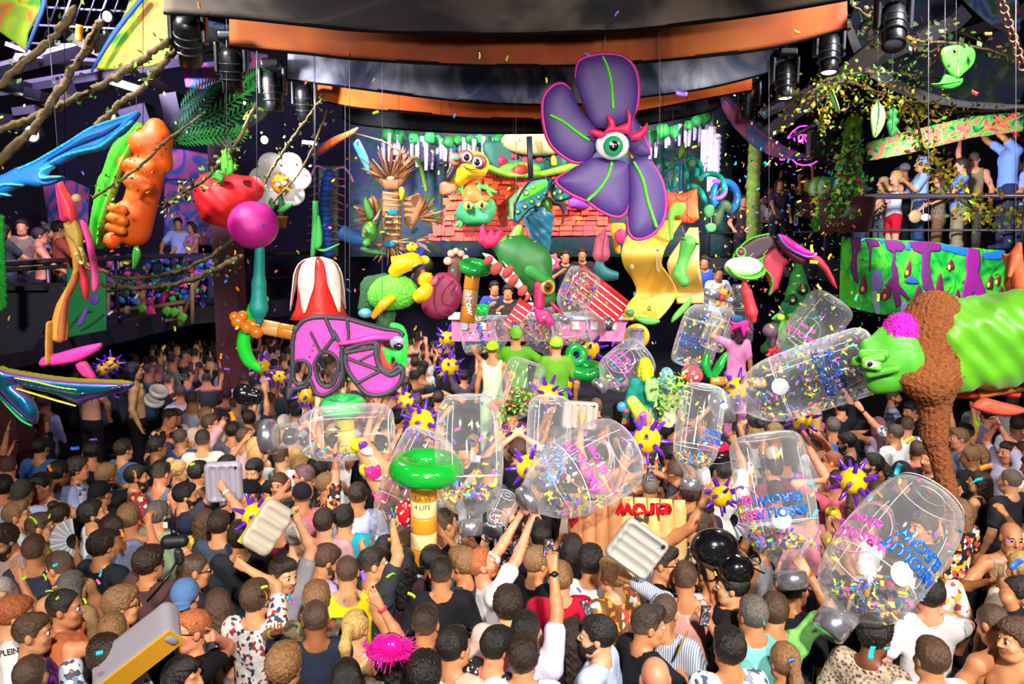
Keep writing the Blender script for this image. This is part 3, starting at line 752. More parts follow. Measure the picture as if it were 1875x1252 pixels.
# the room
M_DARK = mat('dark_paint', lin('#1d1a26'), rough=.7)
M_FLOOR = mat('dark_floor', lin('#2a2026'), rough=.5)
M_BROWN = mat('brown_pillar', lin('#4a1c1a'), rough=.55)
M_STEEL = mat('grey_steel', lin('#8a8894'), rough=.4, metal=.6)
M_RAIL = mat('rail_paint', lin('#4c4044'), rough=.4, metal=.4)
M_BLACK = mat('black_plastic', lin('#101014'), rough=.35)
def struct(name, b, m, smooth=False, color=None):
 o = b.build(name, m, smooth=smooth, color=color); o['kind'] = 'structure'; return o
b = B(); b.box((0, 10, -.1), (26, 30, .2)); struct('floor', b, M_FLOOR)
b = B(); b.box((0, 23.1, 4.5), (26, .2, 9.4)); struct('wall_back', b, mat('back_wall_paint', lin('#241f3a'), rough=.8))
b = B(); b.box((-12.6, 10, 4.5), (.2, 26.4, 9.4)); struct('wall_left', b, M_DARK)
b = B(); b.box((12.6, 10, 4.5), (.2, 26.4, 9.4)); struct('wall_right', b, M_DARK)
b = B(); b.box((0, 10, 9.3), (26, 26.4, .2)); struct('ceiling', b, mat('ceiling_paint', lin('#16141c'), rough=.8))
bm_ = bpy.data.objects.new('trim_1', None); COL.objects.link(bm_); bm_['kind'] = 'structure'
for x0, y0, x1, y1, Y0, Y1, w in ((0, 128, 330, 40, 11, 9, .10), (0, 165, 420, 95, 12, 11, .08), (120, 60, 300, 160, 9, 13, .07), (30, 105, 240, 118, 10, 12, .05),
  (1390, 255, 1640, 60, 14, 9, .14), (1400, 205, 1760, 30, 15, 9, .12), (1490, 150, 1875, 20, 15, 10, .10), (1560, 120, 1875, 95, 14, 12, .07)):
 b = B(); b.tube([at(x0, y0, Y0), at(x1, y1, Y1)], w, 4); b.build('beam', M_STEEL, bm_, smooth=False)
b = B(); b.box((2.3, 16.6, .6), (6.5, 8.0, 1.2)); b.box((2.4, 12.3, .3), (6.0, .6, .6)); struct('stage_platform', b, mat('stage_black', lin('#1a1820'), rough=.6))
for i, (px, ht, _, Y, w) in enumerate(((424, 6.0, 0, 14.5, .42), (6, 2.4, 0, 9.9, .36))):
 p = at(px, 600, Y); b = B(); b.box((p.x, Y, ht/2), (w, w, ht)); b.box((p.x, Y, .15), (w*1.25, w*1.25, .3))
 struct('pillar_%d' % (i+1), b, M_BROWN)
def balcony(name, pts, z, depth_dir, rails=True, posts=6, zr=1.08):
 e = bpy.data.objects.new(name, None); COL.objects.link(e); e['kind'] = 'structure'
 P = [Vector((x, y, z)) for x, y in pts]; dd = Vector((*depth_dir, 0))
 b = B()
 for a, c in zip(P, P[1:]):
  vs = [a, c, c + dd, a + dd]; lo = [v - Vector((0,0,.35)) for v in vs]
  b.add(vs + lo, [(0,1,2,3), (7,6,5,4), (0,4,5,1), (1,5,6,2), (2,6,7,3), (3,7,4,0)])
 b.build('slab', M_DARK, e, smooth=False)
 if rails:
  up = lambda v, h: v + Vector((0,0,h))
  b = B(); b.tube([up(v, zr) for v in P], .045, 10); b.build('handrail', M_RAIL, e)
  b = B(); b.tube([up(v, zr*.5) for v in P], .022, 8); b.build('mid_rail', M_RAIL, e)
  for a, c in zip(P, P[1:]):
   n = max(1, int((c - a).length / 1.6))
   for i in range(n + 1):
    q = a.lerp(c, i / n); b = B(); b.tube([q, up(q, zr)], .028, 8); b.build('post', M_RAIL, e)
 return e
ZB = 3.62
balcony('balcony_right', [(4.2, 17.6), (5.6, 16.6), (5.75, 13.35), (8.1, 13.1), (8.5, 8.6)], ZB, (1.5, 3.5))
balcony('balcony_left', [(-4.6, 19.6), (-6.6, 17.0), (-6.7, 13.9), (-6.75, 9.9)], 2.62, (-3.8, 1.4))
# props: built around a point at their own distance, sizes given in photograph pixels at that distance
def _rbox(s, c, hd, r, k=.01, R=None, op='u'):
 c = np.asarray(c, float); hd = np.asarray(hd, float); rr = np.full(3, np.linalg.norm(hd)) if R is not None else hd
 sl, P = s.box(c - rr, c + rr, max(.03, k + .02)); q = [P[i] - np.float32(c[i]) for i in range(3)]
 if R is not None: q = [R[0][i]*q[0] + R[1][i]*q[1] + R[2][i]*q[2] for i in range(3)]
 a = [np.abs(q[i]) - (hd[i] - r) for i in range(3)]
 o = np.sqrt(np.maximum(a[0], 0)**2 + np.maximum(a[1], 0)**2 + np.maximum(a[2], 0)**2) + np.minimum(np.maximum(np.maximum(a[0], a[1]), a[2]), 0) - r
 s.put(sl, o.astype(np.float32), k, op)
SDF.rbox = _rbox
FOAM = mat('painted_foam', None, var=.16, scale=3, rough=.55, bump=.08, bscale=14)
VINYL = mat('glossy_vinyl', None, var=.03, rough=.16, coat=.6, spec=.6)
SATIN = mat('satin_cloth', None, var=.12, scale=3, rough=.42, bump=.25, bscale=9, sheen=.2)
PLUSH = mat('shaggy_plush', None, var=.3, scale=40, rough=.95, bump=1.0, bscale=60)
PAINT = mat('flat_print', None, var=.14, scale=5, rough=.7)
TIN = mat('silver_foil', lin('#b9b9c4'), var=.05, rough=.22, metal=.85)
def TT(ox, oy, k=3.906): return lambda *p: [(ox + a / k, oy + b / k) for a, b in p]
PROPS = []; WIRES = []
class Prop:
 def __init__(s, name, label, cat, org, Y, group=None, kind=None):
  s.Y = Y; s.org = org; s.o = at(*org, Y); s.u = mpp(Y)
  s.e = thing(name, label, cat, s.o, group=group); PROPS.append((org, label))
  if kind: s.e['kind'] = kind
 def L(s, x, y, dy=0): return at(x, y, s.Y + dy) - s.o
 def _par(s, sub): return sub or s.e
 def puff(s, name, col, pts=None, thick=6, rnd=8, dy=0, mat_=None, smooth=3, holes=(), lines=(), res=80, polys=None, sub=None, bend=None, clip=None, label=None):
  f = lambda q: [(v.x, v.z) for v in (s.L(*p) for p in (sm2(q, smooth) if smooth else q))]
  fl = lambda q: [(v.x, v.z) for v in (s.L(*p) for p in sm2(q, 3, False))]
  pp = [f(q) for q in (polys or ([pts] if pts else []))]
  ll = [(fl(q), [w0 * s.u for w0 in np.interp(np.linspace(0, 1, len(fl(q))), np.linspace(0, 1, len(w)), w)] if hasattr(w, '__len__') else w * s.u) for q, w in lines]
  aq = [a for q in (polys or ([pts] if pts else [])) for a in q] + [a for q, w in lines for a in q]
  S_ = max(max(a[i] for a in aq) - min(a[i] for a in aq) for i in (0, 1)); wm = min([99] + [min(w) if hasattr(w, '__len__') else w for q, w in lines])
  res = int(min(res, max(14, S_/2.0, 2.0*S_/max(wm, 1.5) if wm < 99 else 0)))
  me = puff(pp, [f(q) for q in holes], ll, thick*s.u, rnd*s.u, res, clip=f(clip) if clip else None)
  o = link(name, me, mat_ or FOAM, s._par(sub), (0, dy, 0), lin(col))
  if bend:
   for v in me.vertices: v.co = Vector(bend(v.co / s.u)) * s.u
  if label: o['label'] = label
  return o
 def tube(s, name, col, pts, rad, mat_=None, n=10, flat=1.0, sm=5, sub=None, up=None):
  P = smooth_path([s.L(*p) for p in pts], sm) if sm else [s.L(*p) for p in pts]
  r = [x * s.u for x in np.interp(np.linspace(0, 1, len(P)), np.linspace(0, 1, len(rad)), rad)] if hasattr(rad, '__len__') else rad * s.u
  return B().tube(P, r, n, flat=flat, up=up).build(name, mat_ or FOAM, s._par(sub), color=lin(col))
 def ball(s, name, col, c, r, mat_=None, n=20, sub=None, tilt=0):
  r = tuple(x * s.u for x in r) if hasattr(r, '__len__') else r * s.u
  M = Matrix.Rotation(math.radians(tilt), 3, 'Y') if tilt else None
  return B().ball(s.L(*c), r, n, M).build(name, mat_ or FOAM, s._par(sub), color=lin(col))
 def blob(s, name, col, prims, h=2.0, mat_=None, noise=None, sub=None, cut=None):
  """prims: ('c', a, b, ra, rb, k) cones and ('e', c, r, k) ellipsoids, (px, py, dy); h voxel in px"""
  pts = [];
  for p in prims:
   r = (max(p[3], p[4]) if p[0] in 'cC' else max(p[2])) * s.u
   for q in (p[1:3] if p[0] in 'cC' else p[1:2]):
    v = s.L(*q); pts += [v - Vector((r,)*3), v + Vector((r,)*3)]
  lo = [min(v[i] for v in pts) - 4*h*s.u for i in range(3)]; hi = [max(v[i] for v in pts) + 4*h*s.u for i in range(3)]
  h *= 1.4; f = SDF(lo, hi, h*s.u)
  for p in prims:
   op = 's' if p[0].isupper() else 'u';
   if p[0] in 'cC': f.cone(s.L(*p[1]), s.L(*p[2]), p[3]*s.u, p[4]*s.u, (p[5] if len(p) > 5 else 4)*s.u, op)
   else: f.ell(s.L(*p[1]), [x*s.u for x in p[2]], (p[3] if len(p) > 3 else 4)*s.u, None if len(p) < 5 else rot3(0, 0, math.radians(p[4])), op)
  if noise:
   X = (f.ax[0][:,None,None], f.ax[1][None,:,None], f.ax[2][None,None,:]); f.F += noisef(X, noise[0]*s.u, noise[1]/s.u, 1).astype(np.float32)
  return link(name, f.mesh(), mat_ or FOAM, s._par(sub), color=lin(col))
def wire(px, y0, y1, Y, x1=None, m=None):
 a, c = at(px, y0, Y), at(x1 if x1 is not None else px, y1, Y); o = B().tube([a, c], .0032, 5).build('hanging_wire', m or M_STEEL); WIRES.append((o, px, y1)); return o
# the violet flower with the eye
p = Prop('flower_prop', 'giant violet foam flower with one green eye hanging above the stage', 'flower prop', (1110, 270), 7.35)
t3, t7 = TT(920, 0), TT(920, 300)
VIO, MAG = '#43266e', '#c01a78'
top = t3((520,560),(545,440),(640,400),(740,388),(860,405),(940,480),(972,600),(965,750),(930,850),(800,900),(660,910),(570,740))
left = t3((285,780),(300,690),(360,620),(430,603),(490,650),(540,760),(640,890),(700,960),(690,1060),(610,1150),(520,1165),(420,1110),(340,1030),(300,920))
rightp = t3((925,800),(990,890),(1045,1030),(1065,1105),(1000,1120),(920,1080),(870,980))
bl = t7((378,125),(470,55),(560,0),(640,-40),(780,-30),(900,10),(912,150),(900,290),(860,365),(800,378),(700,340),(600,270),(480,215))
br = t7((890,20),(980,-40),(1050,-15),(1120,110),(1157,270),(1130,420),(1050,510),(950,537),(895,490),(885,380),(900,200))
for q, dy, rim in ((rightp, .06, rightp[1:4]), (top, .0, top[:9]), (left, -.03, left[9:] + left[:5]), (bl, -.06, bl[6:] + bl[:2]), (br, -.08, br[2:10])):
 pe = p.puff('petal', VIO, q, 12, 34, dy, res=70)
 w_ = [2.5] + [7]*(len(rim)-2) + [2.5]
 p.puff('petal_rim', MAG, lines=[(rim, w_)], thick=4, rnd=4, dy=dy, sub=pe, res=110, clip=None).location = (0, 0, 0)
for ln, dy in ((t3((715,420),(750,500),(775,620),(785,780)), -.056), (t3((340,835),(430,880),(520,950),(610,1010)), -.086), (t7((770,0),(745,90),(680,190),(600,265)), -.116), (t7((925,0),(985,120),(1020,270),(1080,450)), -.136)):
 p.puff('vein', '#58d92a', lines=[(ln, (4, 5, 5, 6))], thick=6, rnd=3, dy=dy, res=60)
eye = p.ball('eyeball', '#d9d2d4', (1121, 266, -.16), (30, 14, 25), VINYL)
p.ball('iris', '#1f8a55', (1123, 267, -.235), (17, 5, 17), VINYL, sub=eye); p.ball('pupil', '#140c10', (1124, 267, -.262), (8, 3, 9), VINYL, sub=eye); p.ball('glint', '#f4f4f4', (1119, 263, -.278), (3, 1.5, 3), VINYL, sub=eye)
for q in (t3((585,960),(640,945),(700,960),(730,985),(690,1015),(650,1000)), t3((690,985),(740,920),(725,840),(780,880),(790,930),(870,900),(865,790),(900,850),(895,950),(890,985),(800,960)), t3((880,985),(960,950),(1015,890),(1005,970),(960,1020),(905,1025))):
 p.puff('eyelash', '#d3124f', q, 6, 8, -.2, smooth=0)
for x in (1108, 1208): wire(x, -40, 130 if x < 1200 else 300, 7.4)
# the pink and black mask
p = Prop('mask_prop', 'pink cardboard cat mask with thick black outlines hanging above the crowd', 'mask', (640, 650), 8.3)
t6, tf = TT(460, 300), TT(460, 600)
PK = '#f23a9e'
out1 = tf((300,110),(320,0)) + t6((320,1190),(380,1120),(480,1095),(600,1100),(700,1110),(800,1140),(960,1180)) + tf((1050,20),(1075,60),(900,100),(700,110),(650,160),(655,260),(650,360),(600,440),(520,480),(460,455),(425,370),(400,410),(340,430),(300,440),(270,500),(275,420),(300,330),(300,230))
p.puff('ear_plate', PK, out1, 5, 6, 0, smooth=2, holes=[tf((470,270),(500,200),(550,180),(600,220),(615,310),(585,390),(535,410),(485,360)), tf((310,310),(330,250),(370,240),(415,270),(415,330),(385,380),(340,395),(315,360))], res=150)
K = '#33303a'
p.puff('outline', K, lines=[(out1 + out1[:1], 9)], thick=7, rnd=4, dy=-.01, res=160)
for q in (tf((455,260),(490,190),(550,170),(615,215),(625,310),(590,400),(535,420),(480,370),(455,260)), tf((300,310),(320,245),(370,232),(420,262),(425,335),(390,390),(340,405),(305,365),(300,310))):
 p.puff('eye_rim', K, lines=[(q, 8)], thick=7, rnd=4, dy=-.012, res=90)
for q, w in ((tf((430,30),(500,170)), 6), (tf((520,165),(610,50)), 8), (tf((590,20),(660,150)), 7), (t6((540,1110),(600,1250)), 8), (t6((690,1110),(700,1250),(670,1420)), 7)):
 p.puff('stripe', K, lines=[(q, w)], thick=7, rnd=3, dy=-.014, res=60)
for q in ((445,125),(437,163),(418,207)): p.ball('dot', '#161318', (*tf(q)[0], -.045), (1.6, 1, 1.6))
out2 = tf((690,150),(800,110),(910,105),(915,180),(930,260),(1000,310),(1060,270),(1090,300),(1075,380),(1000,450),(900,475),(820,450),(760,380),(710,310),(685,230))
p.puff('cheek_plate', PK, out2, 6, 8, -.05, smooth=2, res=110)
p.puff('outline', K, lines=[(out2 + out2[:1], 10)], thick=8, rnd=4, dy=-.06, res=130)
for q, w in ((tf((700,210),(920,290)), 7), (tf((900,110),(905,200),(930,280),(1010,330),(1080,290)), 9), (tf((770,385),(930,300)), 7), (tf((690,170),(900,130)), 8), (tf((760,240),(900,170)), 5)):
 p.puff('stripe', K, lines=[(q, w)], thick=9, rnd=3, dy=-.066, res=70)
p.puff('muzzle', '#e03a98', tf((630,100),(760,70),(900,40),(1020,40),(1075,65),(1040,85),(900,90),(760,110),(650,120)), 14, 10, -.05)
p.puff('mouth', '#c22a1c', tf((915,110),(960,130),(1000,220),(1030,300),(960,290),(920,220)), 7, 5, -.05)
p.puff('snake_face', '#21e03a', tf((950,130),(1030,160),(1090,120),(1100,200),(1070,260),(1020,200),(1000,260),(960,190)) , 10, 8, -.07)
p.puff('snake_neck', '#2fe04a', lines=[(t6((1010,1160),(1070,1180),(1095,1260),(1090,1360),(1075,1480)), 12)], thick=10, rnd=7, dy=.03)
p.ball('eye', '#8a8a94', (*tf((1045,105))[0], -.1), (14, 6, 12), VINYL); p.ball('pupil', '#17141a', (*tf((1052,135))[0], -.14), (9, 4, 7), VINYL)
for x in (640, 700): wire(x, -40, 585, 8.35)
# the green chameleon creature at the right edge
p = Prop('chameleon_prop', 'huge green chameleon creature with pink tuft and brown scarf at the right', 'creature', (1700, 670), 6.6)
tr, trb = TT(1395, 600), TT(1395, 300)
GR = '#4fae2c'
def trp(x, y, dy=0): a = tr((x, y))[0]; return (a[0], a[1], dy)
p.blob('head', GR, [('c', trp(985,225), trp(672,240), 52, 9, 10), ('c', trp(1000,70), trp(760,140), 30, 15, 12), ('c', trp(970,330), trp(820,400), 36, 18, 12), ('c', trp(960,120), trp(880,330), 40, 34, 12),
 ('c', trp(770,330,-.14), trp(960,290,-.22), 8, 8, 5), ('c', trp(720,190,-.12), trp(880,190,-.2), 9, 9, 6), ('E', trp(870,340,-.3), (34,8,5), 4)], 2.0)
p.ball('eyeball', '#f1eee8', (*trp(790,250)[:2], -.21), (15, 9, 12), VINYL); p.ball('pupil', '#14120f', (*trp(775,258)[:2], -.255), (4.5, 3, 4.5), VINYL)
p.blob('eyelid', '#63c236', [('c', trp(735,235,-.2), trp(850,215,-.24), 6, 7, 4), ('c', trp(735,270,-.2), trp(840,290,-.24), 5, 5, 4)], 1.6)
p.blob('tuft', '#ff1fd0', [('e', trp(1000,20,-.02), (32,34,32), 6), ('e', trp(950,60,-.05), (18,22,20), 6), ('e', trp(1060,60,-.05), (16,22,22), 6)], 1.8, PLUSH, (3.5, .9))
p.blob('scarf', '#8a4c22', [('c', trp(1180,30,.02), trp(1130,330,-.05), 52, 40, 20), ('c', trp(1240,-90,.0), trp(1260,300,-.02), 45, 48, 20), ('c', trp(1050,330,-.1), trp(1200,380,-.1), 26, 40, 20), ('c', trp(1240,380,-.05), trp(1230,760,0), 34, 22, 16), ('c', trp(1230,760,0), trp(1330,1160,.05), 20, 16, 12), ('c', trp(1330,1160,.05), trp(1420,1400,.05), 16, 9, 10)], 2.4, PLUSH, (2.2, .45))
sat = p.blob('body_cover', '#5fb01a', [('c', trp(1370,40), trp(1900,0), 60, 74, 20), ('c', trp(1380,260), trp(1900,180), 52, 60, 20), ('c', trp(1480,-20,-.1), trp(1900,-60,-.1), 30, 34, 14)], 2.2, SATIN, (3.4, .075))
p.puff('mouth_roll', '#e8452a', tr((1420,460),(1560,440),(1700,440),(1880,400),(1880,520),(1700,480),(1560,520),(1430,510)), 14, 10, .1)
p.puff('arm', '#f0563c', tr((1480,560),(1560,495),(1680,520),(1860,570),(1780,615),(1620,610)), 12, 9, -.05)
p.tube('arm_top', '#b4702c', [trp(1540,470,.05), trp(1700,430,.05), trp(1880,410,.05)], (12, 14, 12))
p.puff('crest', '#2a7fd0', trb((1740,980),(1800,940),(1880,930),(1880,990),(1800,995)), 8, 6, -.05)
p.puff('claw_paw', '#e2642c', trb((1745,650),(1800,640),(1880,560),(1880,900),(1800,930),(1760,860),(1780,760)), 12, 14, .05)
p.blob('claw', '#f06a3c', [('c', (1868,520,-.02), (1860,470,-.04), 14, 10, 6), ('c', (1860,470,-.04), (1848,505,-.08), 9, 4, 6)], 2.0)
for x in (1700, 1860): wire(x, -40, 560, 6.65)
# blue claw and iridescent fork at the left edge
IRI = None
m_, N_, L_, b_ = nt('iridescent_foil'); setp(b_, rough=.18, metal=.7)
lw = N_.new('ShaderNodeTexCoord'); sp_ = N_.new('ShaderNodeSeparateXYZ'); L_.new(lw.outputs['Normal'], sp_.inputs[0])
cr_ = N_.new('ShaderNodeValToRGB'); mm = N_.new('ShaderNodeMapRange'); mm.inputs[1].default_value = -1; mm.inputs[2].default_value = 1; L_.new(sp_.outputs[2], mm.inputs[0])
for i, (ps, c) in enumerate(((0, '#5a3fb0'), (.3, '#8a5ad0'), (.5, '#1c6e78'), (.66, '#1fa0e8'), (.8, '#c24fd8'), (.92, '#e6e83a'))):
 e_ = cr_.color_ramp.elements[i] if i < 2 else cr_.color_ramp.elements.new(ps); e_.position = ps; e_.color = (*lin(c), 1)
L_.new(mm.outputs[0], cr_.inputs[0]); L_.new(cr_.outputs[0], b_.inputs['Base Color'])
te, ta, tc_ = TT(0, 600), TT(0, 0), TT(0, 300)
p = Prop('foil_fork', 'iridescent blue and violet foil tail prop forking at the left edge', 'foil prop', (120, 710), 5.6)
up_ = te((-10,275),(60,290),(200,315),(400,345),(600,362),(800,368),(920,378),(965,405),(900,450),(760,490),(640,520),(590,550),(520,530),(400,480),(250,440),(150,390),(120,400),(200,470),(250,550),(272,610),(260,690),(200,650),(100,560),(20,470),(-10,430))
p.puff('body', '#ffffff', up_, 15, 16, 0, m_, smooth=2, res=130)
p.puff('groove', '#0f3a44', te((150,370),(300,395),(480,425),(640,445),(800,410),(930,405),(800,450),(650,470),(560,500),(400,455),(200,410)), 5, 8, -.055, VINYL, smooth=2, label='dark teal groove along the prong')
p.puff('groove', '#0c4a52', te((10,440),(80,510),(180,600),(250,660),(200,640),(100,550),(10,470)), 4, 5, -.055, VINYL, smooth=2)
p.puff('edge_strip', '#d9e63a', lines=[(te((150,425),(300,470),(450,515),(570,548)), (2, 3, 3, 2)), (te((140,350),(300,380),(450,415),(580,432)), (2, 3, 3, 2))], thick=5, rnd=2, dy=-.05)
p.puff('edge_strip', '#1fd06a', lines=[(te((0,455),(90,560),(180,650),(250,690)), (2, 3, 3, 2))], thick=5, rnd=2, dy=-.04)
p = Prop('blue_claw', 'blue foam claw with curled hooks reaching in at the upper left', 'claw prop', (110, 290), 5.6)
bl_ = ta((985,800),(1000,825),(920,930),(850,985),(790,1010),(740,1075),(640,1080),(540,1120),(430,1180)) + tc_((380,0),(330,60),(320,110),(360,120),(430,85),(465,100),(400,140),(280,165),(180,155),(90,190),(0,215),(-30,230),(-30,110),(60,60),(140,15)) + ta((150,1205),(280,1150),(400,1090),(520,1010),(600,945),(680,910),(800,875),(900,835))
p.puff('body', '#1877c4', bl_, 13, 10, 0, smooth=2, res=140)
p.puff('edge', '#35b8e8', lines=[(ta((985,805),(900,840),(680,915),(520,1015),(280,1155),(150,1210)), (3, 5, 6, 6, 5)), (ta((960,870),(850,960),(740,1050),(600,1085),(450,1130),(300,1220)), (4, 8, 8, 7, 6))], thick=14, rnd=5, dy=-.012)
p.puff('groove', '#0b3f86', ta((900,880),(760,950),(640,990),(480,1080),(330,1170),(420,1130),(560,1060),(700,1010),(820,950)), 5, 6, -.055, smooth=2)
for q_, w_ in ((((390,20),(330,60),(330,105),(400,100),(455,95)), (4, 8, 9, 7, 3)), (((0,170),(80,150),(180,155)), (9, 6, 3)), (((0,225),(50,220),(88,232)), (7, 5, 2))): p.puff('hook', '#5fd0f0', lines=[(tc_(*q_), w_)], thick=16, rnd=5, dy=-.02)
wire(82, -40, 280, 5.62, 106)
# tan and pink long legged bird
p = Prop('bird_prop', 'tall tan and pink cardboard wading bird with bent leg at the left', 'bird prop', (135, 500), 7.0)
p.puff('leg', '#d69a3a', polys=[tc_((470,430),(500,410),(540,480),(580,560),(600,680),(590,760),(540,880),(500,960),(480,1080),(480,1260),(365,1260),(370,1150),(410,1000),(480,880),(530,750),(500,600),(470,510))] , thick=11, rnd=9, smooth=2, res=130)
p.puff('leg_inset', '#b8683a', tc_((540,790),(580,760),(560,860),(500,980),(485,1130),(475,1260),(430,1260),(440,1100),(480,950)), 6, 5, -.04, smooth=2)
p.puff('head', '#ef4450', tc_((425,150),(450,120),(490,200),(540,290),(555,380),(540,430),(500,400),(470,420),(455,330),(435,240)), 12, 9, -.02, smooth=2)
p.puff('bill', '#ff2f9c', lines=[(tc_((430,130),(445,250),(465,400)), (5, 8, 6))], thick=14, rnd=5, dy=-.02)
p.ball('eye', '#e8c08a', (*tc_((545,245))[0], -.06), (8, 8, 8), VINYL)
p.puff('neck', '#b9983c', tc_((470,420),(520,430),(560,400),(600,500),(600,600),(580,640),(545,560),(500,520)), 9, 7, -.03, smooth=2)
p.puff('wing', '#ff4fa0', tc_((565,395),(600,420),(640,510),(670,640),(690,760),(697,860),(680,918),(655,900),(650,800),(630,680),(610,560),(580,470)), 9, 7, .02, smooth=2)
p.puff('wing_tip', '#c3243c', tc_((590,720),(620,740),(650,850),(640,960),(620,960),(590,850)), 8, 6, -.03, smooth=2)
p.puff('beak', '#f2e08a', lines=[(tc_((575,640),(590,690),(620,720),(630,680),(600,600)), 4)], thick=9, rnd=3, dy=-.05)
p.puff('foot', '#ff3fae', te((300,235),(330,200),(420,180),(560,140),(700,110),(742,112),(720,160),(620,215),(540,245),(420,265),(310,272)), 9, 7, -.03, smooth=2)
p.puff('toe', '#ff3a92', te((540,262),(610,235),(650,290),(685,360),(600,350)), 7, 6, 0, smooth=2)
p.puff('shank', '#d9a03c', lines=[(te((385,-40),(380,100),(380,240)), 8)], thick=12, rnd=4, dy=-.06)
# pea pod with the orange vegetable fellow
p = Prop('pea_pod_prop', 'bright green pea pod holding a knobbly orange vegetable creature', 'vegetable prop', (240, 340), 7.8)
p.puff('pod', '#3fbf1f', ta((980,870),(1035,910),(1010,1000),(960,1090),(890,1200)) + tc_((830,200),(780,330),(750,460),(740,600),(690,610),(640,560),(650,420),(680,260),(710,100)) + ta((740,1230),(790,1080),(850,980),(920,900)), 22, 22, 0, smooth=2)
p.puff('pod_lip', '#7ae04a', lines=[(ta((1025,920),(960,1080),(880,1240)) + tc_((800,300),(755,450),(735,600)), (5, 8, 8, 6, 3))], thick=16, rnd=4, dy=-.07)
OR = '#f2600f'
p.blob('creature', OR, [('c', (288,255,0), (245,420,0), 26, 30, 10), ('e', (262,262,-.06), (26,22,24), 8), ('c', (240,330,-.1), (270,345,-.12), 14, 12, 6), ('e', (228,400,-.1), (24,20,30), 8), ('c', (232,300,-.06), (272,310,-.1), 16, 14, 6), ('e', (205,440,-.05), (14,16,16), 8), ('c', (285,235,0), (300,300,0), 18, 16, 8)], 2.0)
p.blob('arm', '#f97a1a', [('c', (205,380,-.16), (225,385,-.22), 8, 9, 4), ('c', (203,398,-.18), (226,405,-.22), 8, 9, 4), ('c', (200,416,-.16), (224,422,-.2), 8, 8, 4)], 1.8)
p.puff('spotted_skin', '#7a3a8a', tc_((1060,180),(1100,110),(1085,260),(1040,400),(980,520),(920,590),(880,585),(960,480),(1020,330)), 10, 8, .05, mat_=patmat('spotted_skin', [lin('#3a2a8a'), lin('#d2552a'), lin('#d2552a')], 'spots', 16), smooth=2)
# red fruit, magenta ball on a teal drop
p = Prop('red_fruit_prop', 'big red foam strawberry with leafy vine behind the magenta ball', 'fruit prop', (415, 375), 9.5)
p.blob('fruit', '#e8222c', [('e', (410,365,0), (48,44,40), 10), ('c', (390,350,0), (460,345,0), 34, 22, 10), ('c', (400,380,0), (430,410,0), 36, 14, 10)], 2.2, noise=(1.2, .12))
p.puff('leaf', '#3fae3a', tc_((1580,120),(1600,70),(1650,60),(1672,110),(1655,145),(1620,130)), 4, 5, -.3, smooth=2); p.puff('leaf', '#7ac832', tc_((1700,20),(1740,0),(1760,60),(1720,60)), 4, 5, -.3)
p = Prop('magenta_ball_prop', 'magenta foam ball on a long teal teardrop stem', 'ball prop', (470, 470), 8.6)
p.blob('ball', '#b5147e', [('e', (464,412,0), (45,40,43), 6), ('E', (452,410,-.3), (10,8,8), 10)], 1.8)
p.blob('stem', '#0f8f86', [('c', (476,440,0), (474,520,0), 8, 11, 6), ('c', (474,520,0), (474,565,0), 12, 16, 8), ('c', (474,565,0), (474,588,0), 15, 6, 6)], 1.6)
wire(470, -40, 380, 8.6)
# fabric canopy strips over the floor
def drapemat(name, cols, sc=(1.2, 1, 2.2), rough=.85):
 m, N, L, b = nt(name); setp(b, rough=rough)
 tc = N.new('ShaderNodeTexCoord'); mp = N.new('ShaderNodeMapping'); mp.inputs['Scale'].default_value = sc; mp.inputs['Rotation'].default_value = (0, .6, 0); L.new(tc.outputs['Object'], mp.inputs[0])
 nz = N.new('ShaderNodeTexNoise'); nz.inputs['Scale'].default_value = 1.1; nz.inputs['Detail'].default_value = 3; nz.inputs['Distortion'].default_value = 1.2; L.new(mp.outputs[0], nz.inputs['Vector'])
 cr = N.new('ShaderNodeValToRGB')
 for i, c in enumerate(cols):
  e = cr.color_ramp.elements[i] if i < 2 else cr.color_ramp.elements.new(.5)
 for i, c in enumerate(cols): cr.color_ramp.elements[i].position = .3 + .4*i/(len(cols)-1); cr.color_ramp.elements[i].color = (*lin(c), 1)
 L.new(nz.outputs[0], cr.inputs[0]); L.new(cr.outputs[0], b.inputs['Base Color']); return m
